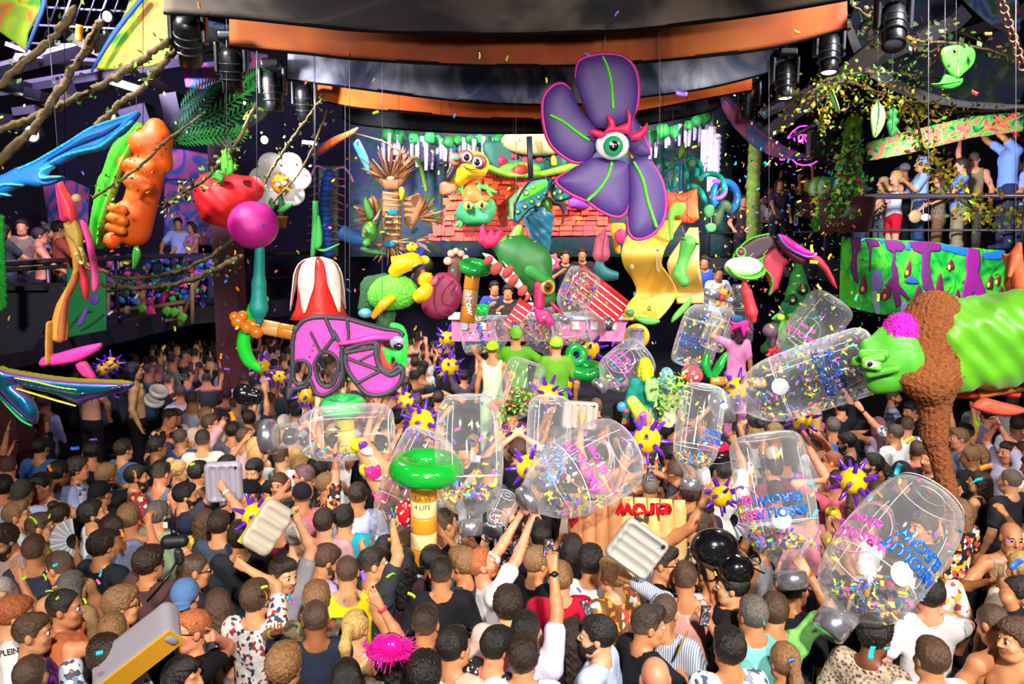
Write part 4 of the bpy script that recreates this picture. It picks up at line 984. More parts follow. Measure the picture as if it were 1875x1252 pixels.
def strip(label, top, bot, Y, m, patches=(), wires=()):
 e = thing('canopy_strip', label, 'canopy', at(940, bot[len(bot)//2][1], Y), group='swagged canopy strips')
 o = Vector(e.location); xs = [q[0] for q in bot]; x0, x1 = xs[0], xs[-1]
 ft = lambda x: np.interp(x, [q[0] for q in top], [q[1] for q in top]); fb = lambda x: np.interp(x, xs, [q[1] for q in bot])
 sm_b = smooth_path([(a, c, 0) for a, c in bot], 8); bx = [v.x for v in sm_b]; by = [v.y for v in sm_b]
 def fn(u, v):
  x = x0 + (x1-x0)*u; y = ft(x)*(1-v) + np.interp(x, bx, by)*v
  return at(x, y, Y + .08*math.sin(u*PI)*v + .03*math.sin(u*19+v*2)*v + .06*(1-v)) - o
 B().slab(fn, 60, 8, .012).build('cloth', m, e)
 b = B(); b.tube([at(x0 + (x1-x0)*i/60, np.interp(x0 + (x1-x0)*i/60, bx, by), Y + .08*math.sin(i/60*PI) + .03*math.sin(i/60*19+2)) - o for i in range(61)], .014, 6); b.build('hem', mat('matt_black', lin('#0a0a0c'), rough=.95, spec=.1), e)
 for xa, xb, y in patches:
  R = Matrix.Rotation(-math.atan2(np.interp(xb, bx, by) - np.interp(xa, bx, by), xb - xa), 3, 'Y').inverted()
  c = at((xa+xb)/2, np.interp((xa+xb)/2, bx, by) - 1, Y - .03) - o; b = B(); b.box(c, ((xb-xa)*mpp(Y), .03, 5*mpp(Y)), Matrix.Rotation(math.atan2(np.interp(xb, bx, by) - np.interp(xa, bx, by), xb - xa), 3, 'Y')); b.build('fastener', mat('matt_black', lin('#0a0a0c'), rough=.95, spec=.1), e, smooth=False)
 return e
GREYD = drapemat('grey_drape_print', ['#0b0a0e', '#2a2424', '#6a5a4c', '#7c6a58'], (.5, 1, .8)); ORD = drapemat('orange_drape', ['#9a3812', '#d45c18', '#f2801c'], (.8, 1, .5))
BLUD = drapemat('blue_drape_print', ['#141826', '#3a4260', '#86889a', '#c4c6d4'], (1.6, 1, .9)); BLKD = drapemat('black_drape', ['#0c0c10', '#1c1c22', '#4c505c'], (1, 1, .6)); MARD = drapemat('maroon_drape', ['#3a1512', '#6a2a18', '#8a3a1c'], (1, 1, .6))  # blue print tones lightened to stand in for stage light from behind
strip('grey brown cloth canopy strip, the frontmost and highest', [(290,-60),(1560,-60)], [(300,24),(425,32),(560,46),(650,55),(790,61),(940,62),(1100,58),(1240,46),(1400,25),(1556,-2)], 7.0, GREYD, ((560,650,0),(775,865,0),(1005,1098,0),(1225,1315,0)))
strip('wide dull orange cloth canopy strip under the grey brown one', [(420,20),(560,35),(940,50),(1240,35),(1551,-15)], [(420,86),(560,98),(640,107),(800,117),(940,121),(1110,118),(1280,104),(1420,86),(1551,52)], 7.7, drapemat('dull_orange_drape', ['#5a220e', '#94400f', '#b4601a'], (.8, 1, .5)), ((728,802,0),(910,985,0),(1130,1175,0),(1275,1350,0)))
strip('blue grey printed cloth canopy strip between the two orange ones', [(527,85),(940,105),(1442,65)], [(527,146),(640,160),(780,178),(900,189),(1060,191),(1170,178),(1300,160),(1442,124)], 10.0, BLUD, ((692,755,0),(842,900,0)))
strip('bright orange narrow canopy strip above the stage mouth', [(577,140),(640,150),(940,178),(1300,150),(1377,130)], [(577,181),(650,197),(800,211),(900,218),(1060,218),(1180,202),(1290,181),(1377,166)], 11.2, ORD, ((712,790,0),(900,975,0)))
strip('black cloth canopy strip, rearmost above the wisteria', [(627,170),(940,210),(1325,165)], [(627,214),(655,228),(800,241),(940,244),(1100,240),(1180,229),(1290,206),(1325,190)], 12.6, BLKD)
for x, y0, y1, Y in ((632, -40, 600, 9.4), (940, -40, 260, 12.0), (960, 100, 400, 12.2), (1232, -40, 330, 12.0), (1015, 240, 330, 13)): wire(x, y0, y1, Y)
# stage backdrop with wisteria
b = B(); b.slab(lambda u, v: at(640 + 700*u, 150 + 320*v, 18.5 - .5*math.sin(u*PI)), 30, 6, .05)
o = b.build('backdrop_panel', drapemat('painted_forest_backdrop', ['#1b3a44', '#2f6a66', '#5a4a86', '#3a7a48', '#7a5a3a'], (2.0, 1, 3.0))); tag(o, 'painted forest backdrop hanging behind the tiled roof', 'backdrop')
e = thing('wisteria_curtain', 'curtain of green leaves and pale lilac flower strings along the stage top', 'plant', at(1000, 240, 16.8))
random.seed(3)
def leafmesh(L=1, w=.42, fold=.1, n=6, thick=.02):
 b = B(); prof = [math.sin(PI * min(1, (i / n)**.8)) for i in range(n + 1)]
 def fn(u, v): i = v * n; wd = w * math.sin(PI * v**.75) + .004; return Vector(((u-.5)*2*wd, fold*abs(u-.5)*2 - .12*math.sin(v*PI), -v*L))
 b.slab(fn, 4, n, thick); return b.me()
LEAF = leafmesh(); LEAF.materials.append(FOAM)
def leaf(parent, p, L, rot, col, name='leaf', wscale=1):
 o = link(name, LEAF, None, parent, color=lin(col)); o.matrix_local = Matrix.Translation(p) @ Matrix.Rotation(rot[2], 4, 'Z') @ Matrix.Rotation(rot[1], 4, 'Y') @ Matrix.Rotation(rot[0], 4, 'X') @ Matrix.Diagonal((L*wscale, L, L, 1)); return o
ew = Vector(e.location)
_f = SDF((-.1,-.1,-1.05), (.1,.1,.05), .022); _f.cone((0,0,0), (0,0,-1), .045, .03, 0)
_X = (_f.ax[0][:,None,None], _f.ax[1][None,:,None], _f.ax[2][None,None,:]); _f.F += noisef(_X, .012, 75, 1).astype(np.float32); STRING = _f.mesh(); STRING.materials.append(mat('wisteria_petals', lin('#c9b9dc'), var=.3, scale=30))
for i in range(64):
 x = 700 + 610*(i + random.random()*.7)/64
 if 990 < x < 1190: continue
 y = np.interp(x, [690,800,960,1130,1200,1320], [236,248,250,250,238,200]) + random.uniform(2, 10); Y = 16.6 + random.random()*.5
 if i % 2 == 0: leaf(e, at(x, y - 8, Y - .1) - ew, random.uniform(.22, .34), (random.uniform(-.3,.3), random.uniform(-.7,.7), 0), random.choice(['#1f9a3f', '#2fb85a', '#157a3a']), wscale=1.1)
 o = link('flower_string', STRING, None, e); Ls = random.uniform(22, 58)*mpp(Y); o.matrix_local = Matrix.Translation(at(x, y, Y) - ew) @ Matrix.Diagonal((1, 1, Ls, 1))
for x, y0, ln in ((1303, 235, 110), (1290, 240, 75), (1312, 250, 150)):
 o = link('flower_string', STRING, None, e); o.matrix_local = Matrix.Translation(at(x, y0, 16.3) - ew) @ Matrix.Diagonal((1.8, 1.8, ln*mpp(16.3), 1))
# tiled roof playhouse
tB = TT(780, 250, 5.515)
p = Prop('playhouse', 'playhouse with orange shingle roof and lime ledge at the back of the stage', 'playhouse', (960, 390), 16.2)
roof = [(880,313),(936,328),(980,325),(1023,320),(1070,335),(1121,396),(1121,432),(1003,434),(860,438),(793,440),(806,395),(822,352),(850,325)]
p.puff('roof_board', '#8a2a18', roof, 6, 5, .12, PAINT, smooth=0)
random.seed(11); SH = B().box((0,0,0), (1,1,1)).me(False); SH.materials.append(FOAM)
def inpoly(x, y, P):
 c = False
 for i in range(len(P)):
  (a, b_), (d, f_) = P[i], P[i-1]
  if (b_ > y) != (f_ > y) and x < (d-a)*(y-b_)/(f_-b_)+a: c = not c
 return c
y = 322
while y < 438:
 x = 795 - random.random()*12
 while x < 1122:
  w = random.uniform(15, 24)
  if inpoly(x + w/2, y, roof):
   o = link('shingle', SH, None, p.e, color=lin(random.choice(['#e8521f', '#d9431f', '#f0662a', '#c93a22', '#e04a2a'] if y < 405 else ['#d2452f', '#c23a3e', '#d8503a'])))
   c = p.L(x + w/2, y, random.uniform(-.02, .03)); o.matrix_local = Matrix.Translation(c) @ Matrix.Rotation(random.uniform(-.08, .08), 4, 'Y') @ Matrix.Rotation(-.28, 4, 'X') @ Matrix.Diagonal(((w-1.2)*p.u, .03, 12.5*p.u, 1))
  x += w
 y += 9.4
p.puff('ledge', '#86d634', tB((560,330),(600,265),(720,320),(860,360),(1000,365),(1200,345),(1400,290),(1560,255),(1540,300),(1400,370),(1200,410),(1000,425),(860,425),(700,390)), 8, 8, -.1, smooth=1)
p.puff('back_arch', '#1f6a5a', tB((560,60),(800,20),(1240,20),(1400,120),(1420,300),(1200,350),(900,350),(680,310)), 6, 10, .3)
p.ball('cloud', '#d8c68a', (985, 258, .1), (66, 20, 26))
for q, r in (((768,245),(9,5,9)), ((1010,245),(8,5,9)), ((890,200),(7,4,5)), ((1145,225),(6,4,7))): p.ball('spot', '#e0245e', (*tB(q)[0], .2), r)
p.ball('dome_ring', '#5faa2a', (*tB((950,330))[0], .05), (38, 14, 13)); p.ball('dome', '#c23a2a', (*tB((965,345))[0], -.1), (17, 10, 11))
p.puff('window_patch', '#e6dc2a', tB((1265,285),(1262,210),(1290,180),(1318,220),(1318,285)), 4, 3, .1)
p.puff('shutter', '#8fd68a', tB((825,640),(975,500),(930,620),(880,680),(890,850),(830,850)), 5, 4, -.15, smooth=0)
p.tube('post', '#141a2a', [(969, 250, -.3), (972, 330, -.3)], 5, sm=0)
p.blob('pig_nose', '#9a48c8', [('c', tB((1490,670))[0] + (-.25,), tB((1600,680))[0] + (0,), 10, 10, 3), ('E', tB((1460,675))[0] + (-.38,), (2.5, 4, 4.5), 1), ('E', tB((1492,675))[0] + (-.38,), (2.5, 4, 4.5), 1)], 1.6)
p = Prop('bee_figure', 'smiling yellow and black striped foam bee with round glasses', 'bee', (850, 300), 15.5)
p.blob('body', '#f0c81a', [('c', (838,322,0), (860,302,-.05), 20, 26, 6)], 1.8); p.blob('head', '#f0c81a', [('e', (868,302,-.12), (27,20,24), 6)], 1.8)
p.blob('mask', '#7a3a3c', [('e', (852,288,-.26), (15,9,13), 4), ('e', (876,297,-.26), (15,9,14), 4)], 1.6)
for c in ((855,288),(874,297)): p.ball('eye', '#e9e9ee', (*c, -.36), (8.5, 5, 8.5), VINYL); p.ball('pupil', '#120e12', (c[0]-.5, c[1], -.41), (5.5, 3, 6), VINYL)
p.puff('smile', '#2a1a10', lines=[(tB((385,310),(430,340),(480,350),(520,343)), 1.6)], thick=2, rnd=1.5, dy=-.34, res=60)
p.puff('stripe', '#24202c', lines=[(tB((300,290),(270,360),(230,430)), 11)], thick=10, rnd=5, dy=-.2); p.puff('stripe', '#24202c', tB((130,270),(200,250),(215,280),(150,310)), 9, 5, -.1)
p.puff('wing', '#f07048', tB((150,480),(220,460),(300,490),(300,560),(200,600),(150,580)), 5, 5, -.15); p.ball('flower', '#f2604a', (*tB((290,230))[0], -.3), (11, 5, 11)); p.ball('flower_heart', '#22b08a', (*tB((300,220))[0], -.36), (6, 4, 4))
p = Prop('frog_figure', 'green foam frog in a leather hat lying on the shingle roof', 'frog', (870, 375), 15.6)
g = lambda x, y, d=0: (*tB((x, y))[0], d)
p.blob('head', '#3aa86a', [('e', g(500,770,-.1), (34,18,24), 6), ('e', g(420,700,-.15), (13,12,13), 4), ('e', g(570,690,-.15), (14,12,14), 4), ('c', g(440,840,-.15), g(580,830,-.2), 9, 12, 6), ('e', g(350,790,-.05), (10,8,14), 4), ('e', g(650,720,-.05), (11,8,16), 4)], 1.7)
for c in ((425,700),(560,690)): p.ball('eye', '#d6d84a', (*tB(c)[0], -.34), (8, 5, 8), VINYL); p.ball('pupil', '#2a1a3a', (*tB((c[0]+5, c[1]))[0], -.41), (3, 3, 5), VINYL)
p.blob('hat', '#d8702a', [('c', g(470,600,-.1), g(440,480,.0), 18, 11, 6), ('c', g(400,650,-.2), g(610,630,-.2), 6, 7, 4)], 1.7)
for a, c in ((g(360,510,-.1), g(300,560,-.12)), (g(350,500,-.1), g(390,620,-.1)), (g(560,500,-.1), g(700,560,-.12)), (g(530,480,-.1), g(540,570,-.12)), (g(600,490,-.1), g(660,600,-.1)), (g(350,860,-.1), g(310,900,-.12)), (g(370,850,-.1), g(350,910,-.12))):
 p.blob('finger', '#56b84a', [('c', a, c, 4.5, 3.2, 2)], 1.4)
# butterfly performer above the stage
p = Prop('butterfly_figure', 'figure in a teal gown with lime hair and painted butterfly wings', 'figure', (990, 400), 14.4)
p.blob('gown', '#0d5f78', [('c', (985,380,0), (978,400,0), 14, 20, 8), ('c', (990,395,0), (992,470,0), 20, 12, 8), ('c', (975,400,0), (985,450,0), 12, 10, 6), ('c', (1003,398,0), (998,440,0), 10, 8, 6)], 1.7, SATIN, (1.4, .2))
p.blob('hair', '#8ed82a', [('e', g(1220,670,-.1), (9,9,12), 4), ('e', g(1240,710,-.1), (6,6,8), 4)], 1.4, PLUSH, (1.2, .8)); p.blob('sleeve', '#8ed62e', [('c', g(940,940,.05), g(900,1030,.05), 9, 12, 6)], 1.6, SATIN)
for wing, q in ((0, tB((890,830),(900,700),(960,570),(1050,460),(1200,430),(1245,470),(1220,580),(1150,690),(1040,740),(960,830),(920,872))), (1, tB((1250,470),(1300,440),(1400,530),(1480,600),(1400,640),(1320,655),(1270,600)))):
 w = p.puff('wing', '#1c7f8c', q, 3.5, 3, -.28 + .1*wing, PAINT, smooth=1)
 p.puff('wing_outline', '#0c1412', lines=[(q + q[:1], 3.2)], thick=4.5, rnd=2, sub=w, res=90)
 if wing == 0:
  p.puff('wing_patch', '#4fc82a', tB((930,680),(960,600),(1050,500),(1200,450),(1210,520),(1100,600),(1000,650)), 4.5, 3, -.01, PAINT, sub=w)
  for c, r in (((1010,580),6),((1080,522),4),((925,765),5),((998,715),5),((1063,665),5),((1133,620),4),((1190,582),3),((1130,695),5)): p.ball('wing_dot', '#101a10', (*tB(c)[0], -.045), (r, 1.5, r), sub=w); p.ball('wing_dot', '#8ed82a', (*tB(c)[0], -.06), (r*.6, 1.4, r*.6), sub=w)
 else:
  for c, r in (((1325,495),6),((1290,582),3),((1345,565),3),((1395,545),3),((1355,628),3)): p.ball('wing_dot', '#9ad82a', (*tB(c)[0], -.05), (r, 1.5, r), sub=w)
p.puff('tail', '#3a2c30', tB((1250,600),(1340,650),(1410,650),(1405,760),(1380,890),(1365,880),(1380,780),(1340,700),(1270,690)), 4, 4, .02)
# straw tree creature
tA, tC = TT(620, 230, 7.8125), TT(640, 440, 7.8125)
p = Prop('straw_tree_prop', 'straw tree creature of brown cardboard splinters left of the roof', 'straw prop', (722, 360), 13.2)
TAN = '#c08552'
for q in (tA((430,650),(600,700),(660,740),(900,700),(1050,640),(950,800),(860,920),(680,920),(620,850)), tA((400,1060),(500,1000),(560,1060),(600,1240),(560,1500),(440,1400),(340,1200)), tA((930,1050),(1150,960),(1240,1100),(1180,1300),(1050,1500),(950,1400),(940,1200)), tA((620,960),(880,940),(900,1200),(900,1700),(640,1700),(620,1300))):
 p.puff('bark_sheet', TAN, q, 8, 10, random.uniform(-.08, .05), smooth=1)
random.seed(5)
def fan(c, a0, a1, n, r0, r1, dy):
 for i in range(n):
  a = math.radians(random.uniform(a0, a1)); r = random.uniform(.6, 1)*r1; d = (math.cos(a), -math.sin(a))
  q = [(c[0] + d[0]*r0, c[1] + d[1]*r0, dy), (c[0] + d[0]*(r0+r)*.6, c[1] + d[1]*(r0+r)*.6, dy - random.uniform(0, .15)), (c[0] + d[0]*r*1.1, c[1] + d[1]*r*1.1, dy - random.uniform(-.1, .3))]
  p.tube('splinter', random.choice([TAN, '#a86a3c', '#d29a66', '#e2b080', '#8a5228']), q, (1.6, 1.5, .6), n=4, sm=0)
fan((715,330), 20, 165, 55, 8, 62, -.1); fan((690,400), 100, 200, 22, 6, 46, -.1); fan((765,400), -20, 75, 26, 6, 46, -.1); fan((760,440), -40, 20, 14, 4, 34, -.1); fan((712,445), 160, 380, 30, 4, 40, -.15)
for i in range(9): p.tube('rib_slat', '#d8a877', [(702 + random.uniform(-2, 2), 352 + i*11, -.3), (733 + random.uniform(-3, 3), 354 + i*11 + random.uniform(-3, 3), -.34)], 2.2, n=6, sm=0)
for q in ((720,388,10,6), (712,446,12,6), (705,425,6,4)): p.ball('blue_moss', '#2a9ac8', (q[0], q[1], -.36), (q[2], 4, q[3]), PLUSH)
p.blob('lemon_bug', '#e8d81f', [('e', (755,452,-.3), (11,8,9), 3)], 1.5, patmat('lemon_dots', [lin('#2a1a0a'), lin('#e8d81f'), lin('#e8d81f'), lin('#e8d81f')], 'spots', 14)); p.puff('blue_wing', '#3a5ae0', tC((870,180),(1000,60),(1110,60),(1060,190),(960,260)), 4, 5, -.1); p.puff('yellow_glove', '#e8c01a', tA((900,930),(960,890),(1000,970),(950,1090),(920,1050)), 4, 4, -.35)
for q in (tA((1100,450),(1180,600),(1230,800),(1260,940)),): p.tube('garland', '#7fae3a', [(a, b_, -.3) for a, b_ in q], 3.5, PLUSH)
p.tube('stick', '#c9b39a', [(650,245,-.2), (700,258,-.2), (755,290,-.25)], 1.8, sm=0)
p = Prop('green_rabbit_prop', 'green egg shaped head with tall pink lined rabbit ears', 'rabbit prop', (680, 410), 12.6)
t6 = TT(460, 300)
p.blob('head', '#4c9a3a', [('e', (677,425,0), (15,14,20), 6), ('e', (672,445,-.1), (8,8,7), 4), ('e', (668,430,-.12), (6,6,6), 3)], 1.5)
p.puff('ear', '#3f8230', t6((830,400),(800,300),(810,230),(850,280),(880,380)), 5, 5, .05); p.puff('ear', '#3f8230', t6((860,420),(900,360),(935,310),(925,400),(890,440)), 5, 5, 0); p.puff('ear_lining', '#e07a9a', t6((870,415),(905,360),(928,325),(915,390)), 3, 3, -.06)
p.ball('eye', '#8a6a3a', (668, 424, -.22), (5, 4, 5.5), VINYL); p.puff('leaf_ruff', '#2f6a34', t6((770,600),(840,590),(920,620),(980,650),(880,650),(800,630)), 5, 4, 0)
p.tube('horn', '#3f7ac0', [(626, 425, .3), (650, 435, .25), (675, 440, .2)], (15, 14, 10))
p = Prop('painted_ribbon', 'blue and red painted cloth ribbon rising behind the straw tree', 'ribbon', (645, 300), 14.2)
p.puff('cloth', '#2f78b8', tA((180,230),(260,170),(340,300),(420,500),(420,720),(330,560),(240,380)), 4, 6, .1, SATIN); p.puff('ribbon', '#e8622a', TT(460, 0)((440,1100),(560,1000),(700,940),(770,910),(740,960),(620,1030),(500,1100)), 4, 4, -.05, SATIN); p.puff('ribbon', '#3d6ac8', TT(460, 0)((400,1080),(540,1010),(650,990),(560,1070),(440,1130)), 4, 4, 0, SATIN)
# blue caterpillar, grumpy flower, bell flower
p = Prop('caterpillar_prop', 'blue foam caterpillar with thin pink legs standing upright', 'caterpillar', (593, 390), 13.0)
for i in range(17): y = 318 + i*9.2; p.ball('segment', '#2f62c8' if i % 2 else '#2a52b0', (603 - 6*math.sin(i*.28) - i*.5, y, 0), (11.5, 11, 7.5), n=14)
for i in range(9):
 y = 328 + i*14; x = 600 - i*.9
 for s in (-1, 1): p.tube('leg', '#c24a62', [(x + s*9, y, -.02), (x + s*19, y - 2, -.05), (x + s*33, y + 2 + random.uniform(-3, 3), -.05)], (1.8, 1.5, 1), n=5, sm=0)
p.tube('antenna', '#d88ac0', [(610, 312, 0), (628, 306, 0), (640, 318, 0), (647, 333, 0)], (2, 2, 2, 2.6), n=6); p.tube('antenna', '#d88ac0', [(598, 312, 0), (580, 304, 0), (570, 322, 0)], (2, 2, 2), n=6)
p.puff('green_board', '#3a6a4a', [(575,300),(612,300),(612,470),(575,470)], 4, 3, .3, smooth=0)
p = Prop('grumpy_flower_prop', 'white petalled foam flower with a grumpy orange face in a pot', 'flower prop', (515, 340), 11.5)
for a, r in ((60,38),(5,40),(-50,36),(120,34),(175,30),(235,34)):
 c = (513 + 34*math.cos(math.radians(a)), 330 - 34*math.sin(math.radians(a)), .05); p.ball('petal', '#e9e6e2', c, (24, 8, 21), FOAM)
p.blob('face', '#e88a1e', [('e', (513,336,-.12), (16,12,18), 4), ('e', (516,330,-.24), (6,5,6), 2), ('c', (502,332,-.22), (526,326,-.22), 3.5, 3.5, 2)], 1.4)
for c in ((508,338),(521,335)): p.ball('eyelid', '#f1ead8', (*c, -.27), (5, 3, 4), VINYL)
p.tube('stem', '#2f6a3a', [(512,356,0), (515,372,0), (514,395,0)], 5); p.puff('leaf', '#3fa03a', t6((190,340),(250,290),(310,285),(280,320),(230,350)), 3, 4, -.05); p.puff('leaf', '#2f7a34', t6((130,290),(150,240),(180,300),(160,330)), 3, 4, -.05)
b = B(); b.lathe([(8*p.u, -17*p.u), (11*p.u, 0), (12.5*p.u, 0), (12.5*p.u, 4*p.u), (0, 4*p.u)], 18, Matrix.Translation(p.L(515, 400))); b.build('pot', mat('terracotta', lin('#b05a30'), rough=.8), p.e)
p = Prop('bellflower_prop', 'red and white bell flower hanging upside down from a green stem', 'flower prop', (583, 480), 9.6)
p.tube('stem', '#2fa04a', [(578,368,0), (577,420,0), (572,470,0)], (5.5, 6, 4)); p.puff('leaf', '#2f9a3a', t6((490,360),(515,440),(520,560),(500,600),(465,600),(470,500)), 3, 5, -.08); p.tube('tendril', '#3fb04a', [(580,455,-.05), (595,458,-.08), (622,446,-.08)], (2, 2.4, 1.2))
b = B(); n = 40
def bell(a, t): return 1 + (.10*math.cos(5*a) * t + .22*max(0, t-.75)*4*max(0, math.cos(5*a)))
b.lathe([(4*p.u, 18*p.u), (22*p.u, 12*p.u), (33*p.u, -5*p.u), (37*p.u, -30*p.u), (38*p.u, -55*p.u), (42*p.u, -75*p.u), (52*p.u, -92*p.u), (47*p.u, -90*p.u), (36*p.u, -70*p.u), (34*p.u, -40*p.u), (28*p.u, -5*p.u), (2*p.u, 10*p.u)], n, Matrix.Translation(p.L(582, 490)), bell)
b.build('bell', FOAM, p.e, color=lin('#e2261f'))
for k in range(5):
 a = 2*PI*k/5 - .6;
 def fn(u, v, a=a): ang = a + (u-.5)*(.75 if v < .6 else .75*(1-(v-.6)/.4*.9)); r = np.interp(v, [0,.15,.4,.75,1], [8,31,42,47,52])*p.u; z = np.interp(v, [0,.15,.4,.75,1], [19,12,-8,-45,-78])*p.u; return p.L(582, 490) + Vector((r*math.cos(ang), r*math.sin(ang), z))
 B().slab(fn, 5, 9, .012).build('sepal', FOAM, p.e, color=lin('#f6e4d8' if k != 2 else '#9a1a1c'))
wire(575, -40, 370, 9.6); wire(577, 40, 372, 9.62)
# broccoli bird, maroon disc
p = Prop('broccoli_bird_prop', 'bumpy green broccoli bird with yellow banana beak and wings', 'bird prop', (725, 520), 10.6)
tc = lambda x, y, d=0: (*tC((x, y))[0], d)
p.blob('body', '#5fc032', [('e', tc(640,740,-.05), (44,28,32), 6), ('e', tc(500,800,-.05), (30,24,26), 6)], 1.5, mat('bumpy_broccoli', None, var=.25, scale=30, rough=.8, bump=1.0, bscale=28), (1.1, .75))
p.blob('dark_back', '#2f5a34', [('c', tc(300,700,.15), tc(230,960,.1), 18, 14, 8), ('c', tc(500,560,.2), tc(330,650,.2), 12, 20, 8), ('c', tc(560,1050,.1), tc(500,1200,.05), 14, 16, 8)], 1.8, PLUSH, (1.2, .5))
for q, w in (([tc(620,480,-.1), tc(740,360,-.15), tc(900,300,-.15), tc(960,370,-.15)], (11, 16, 17, 15)), ([tc(600,285,-.1), tc(720,270,-.1), tc(820,250,-.1)], (7, 8, 6)), ([tc(1060,620,-.1), tc(1100,520,-.15), tc(1110,460,-.15)], (11, 12, 8)), ([tc(960,820,-.15), tc(1060,760,-.2), tc(1130,650,-.15)], (11, 14, 10)), ([tc(330,1100,-.3), tc(480,920,-.35), tc(640,800,-.3)], (5, 9, 6))):
 p.tube('banana', '#f4b01a', q, w, VINYL, n=12)
p.blob('head', '#221c14', [('c', tc(1000,420,0), tc(960,640,.05), 14, 16, 8), ('e', tc(1090,340,0), (14,12,13), 5)], 1.7); p.ball('crest', '#d8c01f', tc(1070,280,-.08), (10, 6, 8)); p.ball('foot', '#6ab8c8', tc(225,1040,-.1), (13, 10, 9), VINYL); p.puff('beak', '#d86a1a', lines=[(tC((1010,560),(1050,470),(1060,440)), 8)], thick=6, rnd=4, dy=-.1)
p = Prop('maroon_disc_prop', 'big maroon foam disc with carved rings beside the palm inflatable', 'disc prop', (808, 540), 11.2)
dm = p.puff('disc', '#861a40', [(771,556),(778,528),(790,508),(808,498),(828,502),(843,520),(846,545),(838,565),(822,580),(800,585),(780,576)], 16, 18)
for q in (tC((1290,520),(1230,700),(1220,900),(1290,1040),(1440,1060)), tC((1500,560),(1380,680),(1330,800),(1360,900),(1480,920)), tC((1340,500),(1280,600),(1190,640)), tC((1540,640),(1470,720),(1480,790))): p.puff('ring', '#6a1234', lines=[(q, 2.2)], thick=3, rnd=1.5, dy=-.115, sub=dm, res=70)
p = Prop('foot_prop', 'brown foam foot with pale toes raised behind the maroon disc', 'foot prop', (835, 490), 12.4)
p.blob('foot', '#5a3428', [('c', (835,480,0), (830,515,0), 14, 12, 6)], 1.6)
for c, r in (((820,478),8),((826,464),7),((835,460),6.5),((844,464),6.5),((853,472),6)): p.blob('toe', '#d8a488', [('e', (*c, -.08), (r, r, r), 2)], 1.3)
# frog monster hanging over the desk
t7 = TT(920, 300); fr = lambda x, y, d=0: (*t7((x, y))[0], d)
p = Prop('frog_monster_prop', 'dark green frog monster diving head down with red spotted belly', 'frog prop', (955, 510), 10.2)
p.blob('body', '#1f6a26', [('c', (905,445,0), (945,462,0), 12, 34, 12), ('e', (962,478,0), (46,34,38), 14), ('c', (975,490,0), (1000,545,-.05), 34, 18, 14), ('c', (985,500,-.15), (1003,520,-.2), 16, 14, 8)], 1.8)
for i in range(13): a = i/12; x, y = np.interp(a, [0,.4,.7,1], [935,968,990,1003]), np.interp(a, [0,.4,.7,1], [437,441,460,492]); p.ball('back_spot', random.choice(['#c8782a', '#d89a3a', '#b0502a']), (x, y, -.08), (4, 4, 3.2), n=8)
bel = TT(460, 300)((1650,630),(1720,650),(1850,780)) + t7((0,690),(60,740),(130,830),(200,940),(215,985),(130,900),(40,850),(0,830)) + TT(460, 300)((1830,850),(1740,740))
p.puff('belly', '#d9d2cc', bel, 9, 6, -.2, smooth=1)
for c, r, t in (((894,477),(7,3,10),-40), ((909,492),(9,3,13),-40), ((930,497),(8,3,13),-35), ((940,513),(8,3,12),-35), ((957,532),(8,3,11),-35), ((966,545),(4,3,8),-35)): p.ball('belly_spot', '#a83226', (*c, -.31), r, tilt=-t)
p.puff('tulip_mouth', '#c2124f', TT(460, 300)((1625,560),(1640,450),(1665,420),(1690,490),(1725,450),(1745,490),(1790,455),(1810,490),(1790,560),(1740,600),(1680,605)), 12, 10, -.05, smooth=1)
p.tube('neck', '#3f9a2c', [(916,437,-.05), (925,448,-.02), (935,458,0)], (12, 13, 14))
p.ball('eye', '#c8b03a', fr(325,880,-.3), (13, 9, 14), VINYL); p.ball('iris', '#8a3a1c', fr(328,880,-.38), (8, 4, 9), VINYL); p.ball('pupil', '#160c08', fr(328,880,-.42), (4, 3, 5), VINYL)
p.blob('eyelid', '#2f8a34', [('c', fr(200,760,-.2), fr(300,830,-.28), 12, 9, 6)], 1.6); p.blob('leg', '#b01a56', [('c', fr(265,870,-.25), fr(262,1020,-.25), 10, 10, 5)], 1.5)
p.puff('foot', '#c41f74', t7((215,1000),(260,1020),(320,1030),(350,1080),(378,1150),(340,1130),(318,1155),(300,1110),(262,1130),(230,1080)), 5, 5, -.28, smooth=1); p.puff('tongue', '#c01a50', t7((330,975),(370,990),(435,1070),(380,1040),(345,1010)), 4, 4, -.2)
wire(945, 200, 440, 10.2)
# tulip on a bent teal stem
p = Prop('tulip_prop', 'closed pink tulip bud on a curved teal stem', 'flower prop', (1105, 470), 11.6)
p.blob('bud', '#c0506a', [('c', (1101,465,0), (1102,440,0), 16, 12, 6), ('c', (1102,440,0), (1106,422,0), 11, 2, 5)], 1.4); p.puff('bud_crease', '#8a2a4a', lines=[(t7((735,470),(715,560),(705,680)), 1.6)], thick=2, rnd=1.5, dy=-.13)
p.tube('stem', '#1f6a6c', [(1099,475,0), (1098,490,0), (1110,502,0), (1132,505,0)], (7, 11, 12, 7)); p.puff('yellow_flower', '#e8b82a', t7((780,430),(830,420),(885,430),(880,500),(850,540),(850,640),(810,630),(790,540)), 4, 5, .1); p.ball('flower_heart', '#e8348a', fr(845,520,.02), (10, 5, 14))
